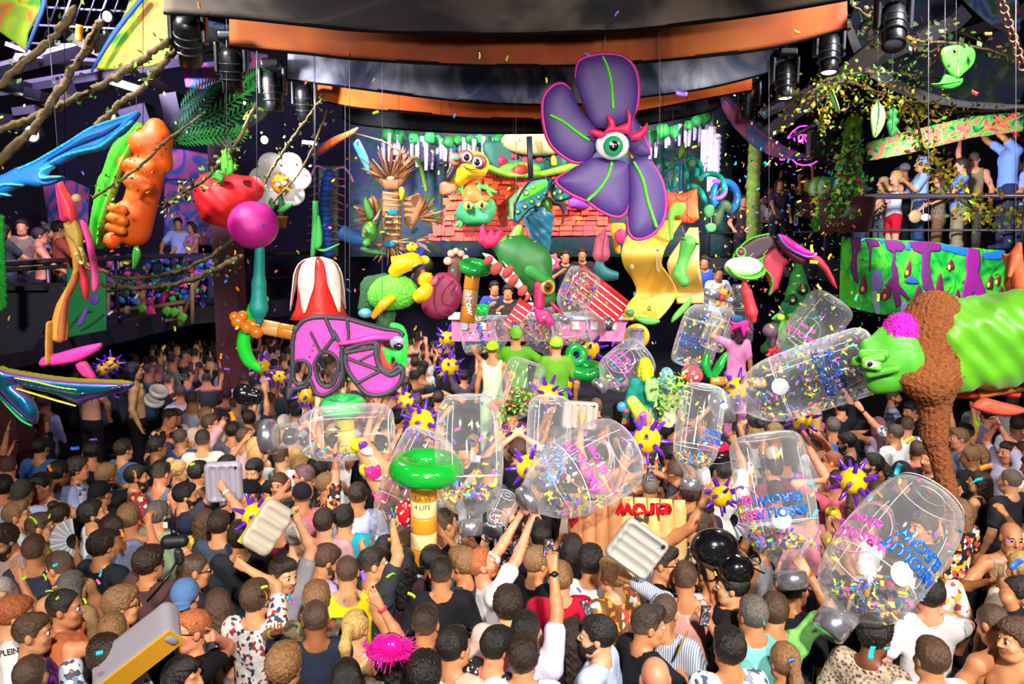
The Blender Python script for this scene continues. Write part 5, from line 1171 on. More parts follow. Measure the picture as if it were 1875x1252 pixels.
# yellow wavy scroll with orange petals and green boot
p = Prop('scroll_prop', 'pale yellow foam scroll waving down over the stage bottles', 'scroll prop', (1200, 490), 10.8)
YL = '#c79a34'
def wave(xL, xR, ys, dys):
 def fn(u, v):
  y = np.interp(v, np.linspace(0, 1, len(ys)), ys); d = np.interp(v, np.linspace(0, 1, 40), np.interp(np.linspace(0, 1, 40), np.linspace(0, 1, len(dys)), dys))
  a = np.interp(v, np.linspace(0, 1, len(xL)), xL); c = np.interp(v, np.linspace(0, 1, len(xR)), xR); return p.L(a + (c-a)*u, y, d)
 return fn
def smo(q): return [v.x for v in smooth_path([(a, 0, 0) for a in q], 6)]
B().slab(wave(smo([1172,1150,1138,1142,1158,1165,1148,1140]), smo([1248,1232,1216,1212,1228,1240,1228,1206]), smo([405,430,460,485,510,535,560,585]), smo([.1,-.1,-.3,-.2,.05,.2,.1,-.15])), 10, 44, .04).build('sheet', mat('cream_foam', None, var=.14, scale=2.5, rough=.5), p.e, color=lin(YL))
B().slab(wave(smo([1262,1240,1222,1228,1236,1240]), smo([1278,1280,1280,1284,1288,1288]), smo([418,450,480,510,535,555]), smo([.35,.2,.1,.2,.4,.3])), 8, 36, .04).build('sheet', mat('cream_foam', None), p.e, color=lin('#cfa650'))
for q in (t7((890,720),(910,715),(915,745),(895,750)), t7((1065,650),(1090,640),(1080,710),(1100,770),(1075,760),(1065,700))): p.puff('stain', '#8a7a5a', q, 2.5, 2, -.3)
p.puff('print', '#2a2210', lines=[(t7((1030,1025),(1045,1015),(1050,1030),(1035,1045),(1030,1030)), 1.2), (t7((1040,1035),(1055,1045)), 1.2)], thick=2, rnd=1, dy=-.09, res=50)
for q, c in ((t7((865,1060),(880,1035),(925,1040),(915,1085)), '#2f7a3a'), (t7((920,1085),(1000,1085),(1110,1110),(1060,1140),(980,1130)), '#4aa03a'), (t7((1185,1120),(1210,1060),(1330,940),(1320,1000),(1250,1080),(1190,1125)), '#5fae3a')): p.puff('leaf', c, q, 5, 5, -.2)
p.puff('fold_leaf', '#7ab83a', t7((1160,390),(1180,300),(1260,280),(1280,310),(1250,380),(1200,390),(1195,520),(1170,540)), 4, 4, -.25)
p = Prop('orange_petal_prop', 'broad orange foam petal standing behind the yellow scroll', 'petal prop', (1245, 390), 11.8)
p.puff('petal', '#e8501a', tD := TT(1120, 260, 7.8125)((745,710),(900,720),(990,745),(1220,655),(1230,800),(1230,900),(1250,1100),(1150,1170),(1000,1160),(800,1000),(740,850)), 9, 14, 0, smooth=1)
for q in (((960,900),(1130,770)), ((960,960),(1150,1110)), ((900,800),(1000,860))): p.puff('vein', '#c23a10', lines=[(TT(1120, 260, 7.8125)(*q), 2)], thick=3, rnd=1.5, dy=-.06)
p = Prop('green_boot_prop', 'long green foam boot hanging beside the yellow scroll', 'boot prop', (1255, 470), 10.4)
p.blob('boot', '#4a9a3a', [('c', fr(1330,570), fr(1290,700), 15, 9, 5), ('c', fr(1290,700), fr(1265,800,-.05), 9, 11, 5), ('c', fr(1265,790,-.05), fr(1300,845,-.15), 11, 9, 5), ('c', fr(1240,740), fr(1265,800), 5, 6, 4)], 1.5); p.puff('cuff', '#2a5a2a', lines=[(t7((1270,530),(1330,555),(1405,575)), 3)], thick=6, rnd=2, dy=-.05); p.tube('strap', '#4a4040', [fr(1280,440,.05), fr(1300,525,.02)], 2.4, sm=0)
for x, y1, Y in ((262, 240, 7.85), (118, 340, 7.0), (412, 335, 9.5), (604, 315, 13.0), (716, 300, 13.2), (730, 495, 10.6), (808, 500, 11.2), (992, 370, 14.4), (1106, 424, 11.6), (1215, 405, 10.8), (1258, 440, 10.4), (1250, 345, 11.8), (850, 285, 15.5), (516, 300, 11.5)): wire(x, -60, y1, Y, m=mat('matt_black', None))
# inflatables tossed over the crowd
FILM = filmmat('clear_film'); SEAM = mat('film_seam', lin('#dfe3ea'), rough=.2)
def confmat():
 m, N, L, b = nt('confetti_paper'); a = N.new('ShaderNodeAttribute'); a.attribute_name = 'tone'; L.new(a.outputs['Color'], b.inputs['Base Color']); setp(b, rough=.45, spec=.5); return m
CONF = confmat()
CC = [lin(c) for c in ('#e8dc1f', '#b8d81f', '#e858a8', '#2a6ac8', '#18a8c0', '#7a4ac8', '#e8841f', '#1f2a6a', '#f0e84a')]
def confetti_mesh(pts, size=.035, seed=0):
 rnd = np.random.RandomState(seed); n = len(pts); P = np.asarray(pts, np.float32)
 a = rnd.normal(size=(n,3)); a /= np.linalg.norm(a, axis=1)[:,None]; b = np.cross(a, rnd.normal(size=(n,3))); b /= np.linalg.norm(b, axis=1)[:,None]
 sz = size * rnd.uniform(.7, 1.2, (n,1)); a = a * sz * .5; b = b * sz * .22
 V = np.stack([P-a-b, P+a-b, P+a+b, P-a+b], 1).reshape(-1, 3); Q = np.arange(4*n).reshape(-1, 4)
 me = quadmesh(V, Q, False); col = np.ones((n,4,4), np.float32); col[:,:,:3] = np.array(CC)[rnd.randint(0, len(CC), n)][:,None,:]
 A = me.attributes.new('tone', 'FLOAT_COLOR', 'POINT'); A.data.foreach_set('color', col.ravel()); me.materials.append(CONF); return me
def text_verts(s, size, bold=.02):
 c = bpy.data.curves.new('t', 'FONT'); c.body = s; c.size = size; c.offset = bold*size; c.align_x = 'CENTER'; c.align_y = 'CENTER'; c.resolution_u = 3; c.extrude = 0
 o = bpy.data.objects.new('t', c); COL.objects.link(o); dg = bpy.context.evaluated_depsgraph_get(); dg.update()
 me = bpy.data.meshes.new_from_object(o.evaluated_get(dg)); bpy.data.objects.remove(o)
 bm = bmesh.new(); bm.from_mesh(me); bmesh.ops.subdivide_edges(bm, edges=[e for e in bm.edges if e.calc_length() > size*.3], cuts=2); bmesh.ops.triangulate(bm, faces=bm.faces); bm.to_mesh(me); bm.free(); return me
def text_on(s, size, fn, name, m, parent, color, bold=.02, thick=.004):
 me = text_verts(s, size, bold)
 bm = bmesh.new(); bm.from_mesh(me); r = bmesh.ops.extrude_face_region(bm, geom=bm.faces[:])
 for v in r['geom']:
  if isinstance(v, bmesh.types.BMVert): v.co.z += thick
 for v in bm.verts: v.co = Vector(fn(v.co.x, v.co.y, v.co.z))
 bmesh.ops.recalc_face_normals(bm, faces=bm.faces); bm.to_mesh(me); bm.free(); return link(name, me, m, parent, color=lin(color))
BN = [0]
BARREL = [(0,0),(.42,.0),(.6,.012),(.78,.05),(.9,.12),(.98,.27),(1,.43),(.97,.58),(.89,.7),(.72,.785),(.48,.83),(.36,.85),(.35,.9)]
PROF = [(0,0),(.55,.003),(.80,.015),(.94,.05),(1,.11),(1.02,.3),(1,.52),(.95,.63),(.82,.71),(.6,.77),(.42,.81),(.33,.85),(.32,.9)]
def bottle(label, base, cap, R, Y0, Y1, nconf=120, text=('ABSOLUT', 'ELROW'), tcol='#1560d8', tang=0, pink=None, prof=PROF, capR=.42, frac=.30, seal=True, tpos=.34, capcol=None, low=True, film=None):
 BN[0] += 1; rnd = np.random.RandomState(BN[0])
 a, c = at(*base, Y0), at(*cap, Y1); ax = c - a; L = ax.length; A = ax.normalized(); R = R * mpp((Y0+Y1)/2)
 mid = (a + c)/2; f = (Vector((0,0,CAMZ)) - mid); f = (f - A*f.dot(A)).normalized(); s = A.cross(f)
 e = thing('bottle_inflatable', label, 'inflatable bottle', a, group='clear inflatable bottles')
 P = lambda th, t, r: A*(t*L) + (f*math.cos(th) + s*math.sin(th))*r
 rr = lambda t: float(np.interp(t, [q[1] for q in prof], [q[0] for q in prof]))*R
 b = B(); n = 36; M = Matrix((( *s, 0), ( *(-f), 0), ( *A, 0), (0,0,0,1))).transposed(); M = Matrix([[s[i], -f[i], A[i], 0] for i in range(3)] + [[0,0,0,1]])
 pr = smooth_path([(q[0], q[1], 0) for q in prof], 3); b.lathe([(max(v.x, 0)*R, v.y*L) for v in pr], n, M, lambda an, t: 1 + .012*math.sin(6*an)); b.build('shell', film or FILM, e)
 b = B()
 for r_, t in ((.72, .02), (.3, .012), (.96, .58)):
  b.tube([P(2*PI*i/32, t, r_*R) for i in range(33)], .0035, 4, cap=False)
 for th in (.5, 2.4, 4.1): b.tube([P(th, .1 + .05*i, rr(.1 + .05*i)*1.002) for i in range(12)], .0025, 4)
 b.build('seam', SEAM, e)
 k = capR*R; t0 = prof[-1][1] - .02
 b = B(); b.lathe([(0, t0*L), (k*.75, t0*L), (k, (t0+.015)*L), (k*1.04, (t0+1)/2*L), (k, .985*L), (k*.8, L), (0, L*.995)], 22, M, lambda an, t: 1 + .02*math.sin(14*an)); b.build('cap', TIN, e)
 if nconf:
  pts = []; cand = []
  for _ in range(nconf*9):
   t = rnd.uniform(.04, .74); th = rnd.uniform(0, 2*PI); q = P(th, t, rr(t)*.95*math.sqrt(rnd.uniform(0, 1))); cand.append(q)
  cand.sort(key=lambda q: q.z); pts = cand[:int(nconf*.8)] if low else [cand[i] for i in rnd.choice(len(cand), int(nconf*.8))]
  for _ in range(int(nconf*frac)): t = rnd.uniform(.05, .7); pts.append(P(rnd.uniform(0, 2*PI), t, rr(t)*.97))
  o = link('confetti', confetti_mesh(pts, .05 if Y0 < 9 else .06, BN[0]), None, e); o['kind'] = 'stuff'
 if text:
  sz = R*.33
  for i, w in enumerate(text):
   fn = lambda x, y, z, i=i: P(tang + x/R, tpos + .02 - i*sz*1.02/L + y/L, rr(tpos)*1.012 + z)
   text_on(w, sz, fn, 'print', VINYL, e, tcol, .035)
 if pink:
  sz = R*.33
  for i, w in enumerate(('ABSOLUT', 'elrow')):
   text_on(w, sz, lambda x, y, z, i=i: P(pink + x/R, .52 - i*sz*1.05/L + y/L, rr(.5)*1.012 + z), 'print', VINYL, e, '#f04fb8', .03)
  b = B(); b.tube([P(pink + .62*math.cos(q*2*PI/40), .48 + .62*R/L*math.sin(q*2*PI/40), rr(.5)*1.015) for q in range(41)], .004, 4, cap=False); b.build('print_ring', VINYL, e, color=lin('#f08ac8'))
 if seal:
  b = B(); c0 = P(tang + .05, .57, 0); nn = 24
  vs = [P(tang + .05, .57, rr(.57)*1.02)] + [P(tang + .05 + .24*math.cos(q*2*PI/nn)*(1 + .06*(q % 2)), .57 + .24*R/L*math.sin(q*2*PI/nn), rr(.57)*1.015) for q in range(nn)]
  b.add(vs, [(0, 1+q, 1+(q+1) % nn) for q in range(nn)]); b.build('seal', mat('frosted_seal', lin('#9a9ca6'), rough=.4), e)
 return e
bottle('clear inflatable bottle held cap down, tall and blank, right of the green palm ring', (857, 722), (862, 982), 64, 6.5, 6.2, 170, None, seal=False, capR=.34, prof=BARREL)
bottle('clear inflatable bottle lying flat over the blond woman, cap pointing left', (722, 786), (478, 800), 52, 7.6, 7.6, 90, None, seal=False, capR=.62, frac=.1, prof=[(0,0),(.5,.01),(.8,.03),(.95,.08),(1,.2),(1.02,.4),(.96,.55),(.8,.65),(.52,.72),(.45,.78),(.45,.9)])
bottle('clear inflatable bottle with pink lettering tilted above the bearded man in white', (1148, 820), (955, 922), 78, 6.4, 6.0, 110, ('ABSOLUT', 'ELROW'), '#6a9ad8', 2.4, pink=.1, seal=False, tpos=.55, capR=.36, prof=[(0,0),(.5,.01),(.8,.04),(.95,.1),(1,.22),(1.0,.4),(.95,.56),(.84,.7),(.68,.8),(.5,.87),(.4,.92)])
bottle('clear inflatable bottle with blue upside down lettering above the man in green', (1398, 794), (1452, 1080), 70, 5.5, 5.1, 260, tang=-.1, pink=1.0, tpos=.50, frac=.1, capR=.44)
bottle('largest clear inflatable bottle tilted at the right with blue lettering', (1706, 905), (1512, 1160), 92, 5.0, 4.6, 320, tang=-.5, pink=.75, tpos=.46, frac=.12, capR=.34, prof=BARREL)
bottle('clear inflatable bottle full of confetti swinging beside the chameleon head', (1610, 650), (1305, 752), 62, 7.2, 7.6, 420, ('ABSOLUT', 'ELROW'), '#12409a', 0, tpos=.30, seal=True, low=False, capR=.52)
bottle('clear inflatable bottle with olive confetti standing under the silver cap of the swinging one', (1290, 705), (1262, 900), 42, 7.4, 7.1, 160, ('ABSOLUT', 'ELROW'), '#1560d8', -.8, seal=False, tpos=.5)
bottle('clear inflatable bottle full of confetti leaning in front of the green cone tree', (1530, 548), (1420, 690), 44, 11.0, 11.0, 260, None, pink=.2, seal=False, low=True)
bottle('clear inflatable bottle over the yellow spiky ball in the middle of the crowd', (1008, 728), (1000, 900), 41, 7.8, 7.4, 30, None, seal=False)
bottle('empty clear inflatable bottle in front of the green costumed performers', (968, 660), (925, 790), 36, 10.2, 10.0, 10, None, seal=False)
bottle('clear inflatable bottle with silver cap low beside the yellow wig', (1180, 645), (1092, 712), 40, 10.6, 10.4, 140, None, pink=.4, seal=False)
bottle('clear inflatable bottle behind the green palm ring with magenta lettering', (790, 790), (690, 1010), 48, 7.0, 6.6, 60, ('ABSOLUT', 'elrow'), '#e83ac8', 0, seal=False, tpos=.45)
bottle('clear inflatable bottle standing on stage with blue lettering near the pink dress', (1262, 672), (1305, 530), 38, 11.6, 11.6, 140, ('ABSOLUT', 'ELROW'), '#1c48a8', -.3, seal=False)
bottle('clear inflatable bottle leaning behind the pink dressed performer', (1300, 640), (1340, 545), 24, 12.2, 12.2, 60, None, seal=False)
bottle('clear inflatable bottle upright beside the red drop leg on stage', (1352, 630), (1352, 520), 26, 12.6, 12.6, 40, None, seal=False)
bottle('confetti filled inflatable bottle lying before the desk, left', (845, 620), (950, 600), 33, 11.8, 11.8, 140, ('ABSOLUT',), '#1c58b8', 0, seal=False)
bottle('confetti filled inflatable bottle in the middle of the desk heap', (975, 560), (1010, 660), 34, 12.4, 12.4, 200, None, seal=False, low=False)
bottle('confetti filled inflatable bottle leaning on the red crate', (1075, 495), (1030, 590), 31, 12.0, 12.0, 240, None, seal=False, low=False)
bottle('pale clear inflatable bottle lying across the desk below the red crate', (1010, 605), (1120, 592), 30, 11.9, 11.9, 60, None, seal=False)
for q, (x, y, Y, t) in enumerate(((905, 960, 6.6, 'above the ginger man'),)):
 bottle('small silver capped inflatable bottle ' + t, (930, 905), (898, 975), 22, 6.9, 6.6, 0, None, seal=False, capR=.9)
# spiky balls
random.seed(21)
_s = B(); _s.lathe([(.125,-.02),(.115,.04),(.085,.2),(.062,.47),(.036,.51),(0,.52)], 10); SPIKE = _s.me(); SPIKE.materials.append(VINYL)
_s = B(); _s.ball((0,0,0), 1, 26); BALLM = _s.me(); BALLM.materials.append(VINYL)
DIRS = []
for i in range(16):
 z = 1 - 2*(i+.5)/16; r = math.sqrt(1-z*z); a = i*2.39996; DIRS.append(Vector((r*math.cos(a), r*math.sin(a), z)))
def spiky(px, py, r, where, Y=None):
 Y = Y or min(.165/r*1500, 1.9*1500/max(py - 440, 200)); e = thing('spiky_ball', 'yellow inflatable ball with violet spikes ' + where, 'spiky ball', at(px, py, Y), (random.uniform(0, 6), random.uniform(0, 6), random.uniform(0, 6)), 'spiky balls')
 R = r*mpp(Y); o = link('ball', BALLM, None, e, color=lin('#f0c012')); o.scale = (R,)*3
 for d in DIRS:
  q = link('spike', SPIKE, None, e, color=lin('#5a22a8')); q.matrix_local = Matrix.Translation(d*R*.97) @ d.to_track_quat('Z', 'Y').to_matrix().to_4x4() @ Matrix.Scale(R*1.75, 4)
for a in ((1185,805,26,'beside the raised phone, the most open to view'), (1030,698,22,'above the clear bottle in the middle'), (1003,722,21,'half inside the clear bottle in the middle'), (820,622,16,'left of the performer in green'), (824,671,17,'under another spiky ball, left of the performers'),
          (742,733,16,'right below the pink mask'), (772,772,24,'behind the upright blank bottle'), (563,722,18,'under the ears of the pink mask'), (480,672,16,'below the green frond of the lying palm'), (1078,640,20,'left of the yellow wig, over the green ring'), (1097,608,14,'smallest of the trio by the grey pillow'), (1130,614,17,'touching the grey pillow on stage'),
          (1350,712,22,'at the mouth of the swinging bottle'), (1468,768,20,'under the swinging bottle'), (1320,908,21,'beside the black fan'), (1562,880,26,'under the red beanie'), (968,855,24,'at the neck of the tilted bottle'), (468,945,26,'behind the ribbed pillow held overhead'), (203,668,15,'behind the bare chested dancers'), (188,676,12,'dim one at the far left'), (512,690,13,'in the dark left of the mask')):
 spiky(*a)
# palms
def torus(b, c, R, r, ax, n=36, m=14, arc=1.0, a0=0):
 c = Vector(c); ax = Vector(ax).normalized(); u = ax.orthogonal().normalized(); w = ax.cross(u)
 P = [c + (u*math.cos(a0 + 2*PI*arc*i/n) + w*math.sin(a0 + 2*PI*arc*i/n))*R for i in range(n + 1)]
 vs = []; fs = []
 for i in range(n + 1):
  d = (P[i]-c).normalized()
  for k in range(m): q = 2*PI*k/m; vs.append(P[i] + (d*math.cos(q) + ax*math.sin(q))*r)
 for i in range(n):
  for k in range(m): fs.append((i*m+k, i*m+(k+1) % m, (i+1)*m+(k+1) % m, (i+1)*m+k))
 b.add(vs, fs); return b
def trunk(p, a, c, r, bands, cols=('#cf8a22', '#e6c98a'), dy=0, name='trunk_band'):
 a, c = p.L(*a), p.L(*c)
 for i in range(bands):
  t0, t1 = i/bands, (i+1)/bands; B().tube([a.lerp(c, t0), a.lerp(c, t0 + .1/bands), a.lerp(c, t1 - .1/bands), a.lerp(c, t1)], [r*p.u*.96, r*p.u, r*p.u, r*p.u*.96], 18).build(name, VINYL, p.e, color=lin(cols[i % 2]))
p = Prop('palm_inflatable', 'inflatable palm with glossy green ring and banded orange trunk in the middle', 'inflatable palm', (778, 870), 6.25)
torus(B(), p.L(781, 858), 47*p.u, 24*p.u, (.03, -.06, 1)).build('ring', VINYL, p.e, color=lin('#0f9a2c'))
trunk(p, (776, 885), (776, 1030), 25, 5)
for w, y in (('RA VE', 907), ('4 LIFE', 922)): text_on(w, 13*p.u, lambda x, yy, z, y=y: p.L(776, y, 0) + Vector((math.sin(x/(25*p.u))*25*p.u, -math.cos(x/(25*p.u))*25.6*p.u, yy)), 'print', PAINT, p.e, '#3a2410', 0)
p = Prop('palm_inflatable', 'inflatable palm with pale green ring behind the lying bottle', 'inflatable palm', (625, 745), 8.9)
torus(B(), p.L(628, 742), 28*p.u, 15*p.u, (0, -.1, 1)).build('ring', VINYL, p.e, color=lin('#3fd06a')); trunk(p, (630, 760), (640, 840), 17, 3, ('#b8b02a', '#d8cc6a'))
p = Prop('palm_inflatable', 'inflatable palm with dark green ring and lettered trunk beside the maroon disc', 'inflatable palm', (862, 530), 10.6)
torus(B(), p.L(870, 489), 21*p.u, 10*p.u, (.15, -.3, .95)).build('ring', VINYL, p.e, color=lin('#0f7a26')); torus(B(), p.L(860, 518), 9*p.u, 7*p.u, (.3, -.9, .3), arc=.5).build('ring', VINYL, p.e, color=lin('#3fa838')); trunk(p, (866, 500), (855, 590), 14, 3, ('#b06a1c', '#9a7a52'))
text_on('elrow', 17*p.u, lambda x, y, z: p.L(860, 555, 0) + Vector((y - x*-.12, -14.6*p.u - z, -x)), 'print', PAINT, p.e, '#e0c8d8', .03)
p = Prop('palm_inflatable', 'inflatable palm lying sideways with orange coconuts left of the pink mask', 'inflatable palm', (460, 600), 8.8)
trunk(p, (452, 592), (600, 622), 14, 5, ('#c87a22', '#d8a05a'))
for c, r in (((437,588),14), ((452,600),11), ((470,608),12), ((430,580),10), ((444,578),10)): p.ball('coconut', '#d8761c', (*c, -.08), r, VINYL)
for q, w in (([(455,590,0), (470,560,0), (490,545,0)], (10, 14, 5)), ([(452,600,0), (446,630,0), (456,660,0), (478,678,0)], (9, 13, 12, 4)), ([(448,600,.1), (440,620,.1)], (8, 6))): p.tube('frond', '#1fc832', q, w, VINYL, n=14)
p = Prop('palm_inflatable', 'inflatable palm lying on its side with two green fronds before the pink dress', 'inflatable palm', (1320, 690), 10.6)
trunk(p, (1300, 697), (1400, 702), 9, 4, ('#c8862a', '#dfb56a'))
for q, w in (([(1300,690,0), (1292,668,0), (1295,646,0)], (6, 9, 4)), ([(1306,690,0), (1318,668,0), (1331,646,0)], (6, 9, 4)), ([(1300,704,0), (1310,716,0)], (6, 4))): p.tube('frond', '#12a83a', q, w, VINYL, n=14)
p = Prop('ring_inflatable', 'dark green inflatable ring on the performers\' level beside spiky balls', 'inflatable ring', (1072, 675), 11.0); torus(B(), p.L(1075, 678), 24*p.u, 12*p.u, (0, -.2, 1)).build('ring', VINYL, p.e, color=lin('#0d7a2c')); torus(B(), p.L(1055, 650), 14*p.u, 8*p.u, (.3, -.9, .3)).build('small_ring', VINYL, p.e, color=lin('#0f8a34'))
p = Prop('coral_ball', 'coral inflatable ball with cartoon eyes beside the lying palm', 'ball', (1265, 685), 10.4)
p.ball('ball', '#e8505a', (1267, 685), (21, 20, 17), VINYL, tilt=20)
for c in ((1257,679),(1275,691)): p.ball('eye', '#201418', (*c, -.115), (5.5, 2.5, 5), VINYL); p.ball('eye_white', '#f2ece8', (*c, -.128), (4, 2, 3.6), VINYL)
# ribbed air pillows
def pillow_mesh(w, h, t, n, vertical=False):
 f = SDF((-w/2-.03, -t/2-.03, -h/2-.03), (w/2+.03, t/2+.03, h/2+.03), .0125); f.rbox((0,0,0), (w/2, t/2, h/2), min(t*.48, .055), 0)
 for i in range(n):
  o = ((i+1)/(n+1) - .5)
  for s in (-1, 1):
   a, c = (((o*w, s*t/2, -h*.33), (o*w, s*t/2, h*.33)) if vertical else ((-w*.33, s*t/2, o*h), (w*.33, s*t/2, o*h))); f.cone(a, c, .030, .030, .02, 's')
 return f.mesh()
def pillow(label, px, py, Y, w, h, t, n, rot, col='#a8a4a6', back=None, vert=False):
 e = thing('air_pillow', label, 'inflatable pillow', at(px, py, Y), rot, 'ribbed air pillows')
 k = mpp(Y); link('cushion', pillow_mesh(w*k, h*k, t*k, n, vert), VINYL, e, color=lin(col))
 if back: B().box((0, t*k*.42, 0), (w*k*.985, min(t*.25, 5)*k, h*k*.985)).build('edge_panel', VINYL, e, color=lin(back), smooth=False)
 b = B(); b.lathe([(.006,0),(.011,0),(.011,.012),(.006,.012)], 10, Matrix.Translation((w*k*.36, -t*k*.5, h*k*.4)) @ Matrix.Rotation(PI/2, 4, 'X')); b.build('valve', M_BLACK, e)
 return e
rd = math.radians
pillow('lilac grey ribbed air pillow held upright behind the woman with sunglasses', 410, 882, 6.9, 68, 80, 22, 3, (.1, 0, .15), '#a59fae', vert=True)
pillow('cream ribbed air pillow with yellow edge lifted over the curly dark head', 490, 965, 5.5, 62, 100, 30, 3, (rd(-14), rd(38), rd(18)), '#b5aa98', '#e8b81a')
pillow('long grey air pillow seen edge on at the bottom left', 250, 1188, 4.35, 190, 44, 100, 3, (rd(208), rd(-37), rd(8)), '#8a858e', '#d89a1a')
pillow('pale grey ribbed air pillow turned like a diamond below the lettered raft', 1166, 1004, 5.15, 96, 88, 24, 4, (rd(-5), rd(35), rd(-6)), '#a09e96')
pillow('cream ribbed air pillow behind the fair man in black', 1062, 760, 9.6, 66, 54, 16, 4, (.1, rd(4), 0), '#c9bcae', vert=True)
e = pillow('small grey air pillow in front of a yellow disc on stage', 1164, 621, 11.4, 32, 42, 14, 3, (0, 0, .1), '#8a8692', vert=True)
p = Prop('yellow_disc', 'round yellow inflatable disc behind the small grey pillow', 'disc', (1168, 618), 11.7); torus(B(), p.L(1166, 616), 14*p.u, 10*p.u, (.1, -1, .1)).build('rim', VINYL, p.e, color=lin('#e0a81a')); p.ball('panel', '#d8a01a', (1166, 616), (16, 5, 16), VINYL)
# lettered raft
p = Prop('raft_inflatable', 'tan ribbed inflatable raft with red upside down lettering above the long black hair', 'inflatable raft', (1150, 950), 6.6)
for i in range(9):
 x = 1052 + i*24; pale = x > 1130
 p.tube('rib', '#c98a5c' if not pale else '#e0bf7a', [(x, 903 + i*1.5, 0), (x + 1, 960, -.03), (x + 2, 1075 + i, 0)], (11, 14, 12.5), VINYL, n=14)
p.puff('red_edge', '#c8141f', [(1240,905),(1249,915),(1247,1010),(1240,1010)], 8, 4, .03, VINYL, smooth=0); p.puff('red_flag', '#c2142a', [(1032,925),(1052,912),(1058,945),(1045,960)], 4, 3, -.1, VINYL, smooth=0)
text_on('elrow', 44*p.u, lambda x, y, z: p.L(1176, 930, 0) + Vector((-x, -16*p.u - z, -y)), 'print', VINYL, p.e, '#c8101c', .05, .01)
# black ants, bug, black balloons, spool
def ant(name, label, parts, Y, col='#0d0d11'):
 p = Prop(name, label, 'inflatable ant', parts[0][0], Y)
 p.blob('body', col, [('e', (*c, d), r, 6) for c, r, d in parts], 1.6, VINYL); return p
p = ant('ant_inflatable', 'shiny black inflatable ant balloon carried on the dark haired man\'s shoulder', (((1308,1003),(46,36,38),0), ((1348,1042),(33,28,29),-.1)), 5.5)
for q in ([(1365,1025,-.2), (1385,1015,-.2), (1392,1030,-.2), (1378,1035,-.2)], [(1370,1035,-.15), (1400,1050,-.15)], [(1290,1030,-.2), (1310,1048,-.22)]): p.tube('feeler', '#1a1a20', q, 1.8, VINYL, n=6)
ant('ant_inflatable', 'black shiny inflatable ant half hidden left of the mask', (((446,722),(20,18,20),0), ((468,726),(16,14,15),0)), 9.6)
p = Prop('bug_inflatable', 'black and red inflatable ladybird with cartoon eyes held flat overhead', 'inflatable bug', (1305, 828), 7.5)
p.blob('shell', '#15100f', [('e', (1308,833,0), (36,30,15), 4)], 1.5, VINYL); p.blob('top', '#d81840', [('e', (1306,817,0), (30,26,12), 4)], 1.5, VINYL)
for c in ((1292,812),(1319,811)): p.ball('eye', '#1a1216', (*c, -.14), (7, 2.5, 4.5), VINYL); p.ball('eye_white', '#e8e4e4', (*c, -.152), (5, 2, 3), VINYL)
for q in ([(1275,835,0), (1262,850,-.05)], [(1340,835,0), (1352,845,-.05)], [(1290,842,-.1), (1280,856,-.12)]): p.tube('leg', '#15100f', q, 2.5, VINYL, n=6, sm=0)
p = Prop('cable_spool', 'white plastic spool with two round flanges carried in the dim left crowd', 'spool', (285, 727), 10.6)
for c, r in (((282,733),18), ((291,716),17)):
 M = Matrix.Translation(p.L(*c)) @ Vector((.45, -.35, .82)).to_track_quat('Z', 'Y').to_matrix().to_4x4(); B().lathe([(0,-.03),(r*p.u,-.03),(r*p.u*1.03,0),(r*p.u,.03),(r*p.u*.75,.034),(r*p.u*.72,.022),(0,.022)], 28, M).build('flange', mat('white_plastic', lin('#cfc8c0'), rough=.4), p.e)
p.tube('axle', '#c8c0b8', [(282,733), (291,716)], 5, sm=0)
# beach dolls
for lb, c, s in (('tan inflatable bather with yellow cap and violet glasses, the upper one', (672, 835), 1), ('tan inflatable bather with yellow cap and pink bikini, the lower one', (688, 880), -1)):
 p = Prop('bather_inflatable', lb, 'inflatable doll', c, 7.0); x, y = c
 p.blob('body', '#d89a68', [('c', (x-8,y-18,0), (x+22,y+26,0), 17, 22, 8), ('c', (x+18,y+4,0), (x+36,y+20,0), 8, 9, 6)], 1.6, VINYL); p.ball('cap', '#c8c81a', (x-18, y-20, -.05), (13, 12, 13), VINYL)
 p.puff('glasses', '#6a2aa0', [(x-12,y-30),(x+2,y-32),(x+4,y-22),(x-8,y-18)], 6, 3, -.1, VINYL); p.puff('beard', '#efe8e4', [(x-8,y-16),(x+8,y-24),(x+16,y-10),(x+2,y-8)], 6, 4, -.11, VINYL)
 p.puff('bikini', '#e0207e', [(x-2,y+10),(x+10,y+18),(x+26,y+8),(x+30,y+28),(x+16,y+36),(x+4,y+28)], 8, 5, -.12, VINYL)
p = Prop('bather_inflatable', 'tan inflatable bather with violet sunglasses behind the largest bottle', 'inflatable doll', (1528, 955), 6.9); p.blob('body', '#d8a070', [('c', (1526,945,0), (1530,985,0), 15, 14, 6)], 1.6, VINYL); p.ball('cap', '#d8c41a', (1524, 936, -.02), (14, 12, 9), VINYL); p.puff('glasses', '#7a2aa0', [(1517,944),(1540,946),(1538,956),(1520,956)], 5, 3, -.1, VINYL); p.puff('beard', '#efeae6', [(1515,965),(1540,962),(1536,978),(1520,980)], 5, 4, -.1, VINYL)
p = Prop('polka_bag', 'red inflatable with white polka dots beside the banded trunk', 'inflatable', (742, 938), 6.4); p.ball('body', '#d81a2c', (742, 938), (17, 14, 26), VINYL)
for i in range(14): a, z = i*2.4, -1 + 2*(i+.5)/14; r = math.sqrt(1-z*z); p.ball('dot', '#f2efee', (742 + 16.5*r*math.cos(a), 938 + 25*z, -abs(14*r*math.sin(a))*p.u - .003), (2.6, 1.4, 2.6), VINYL, n=8)
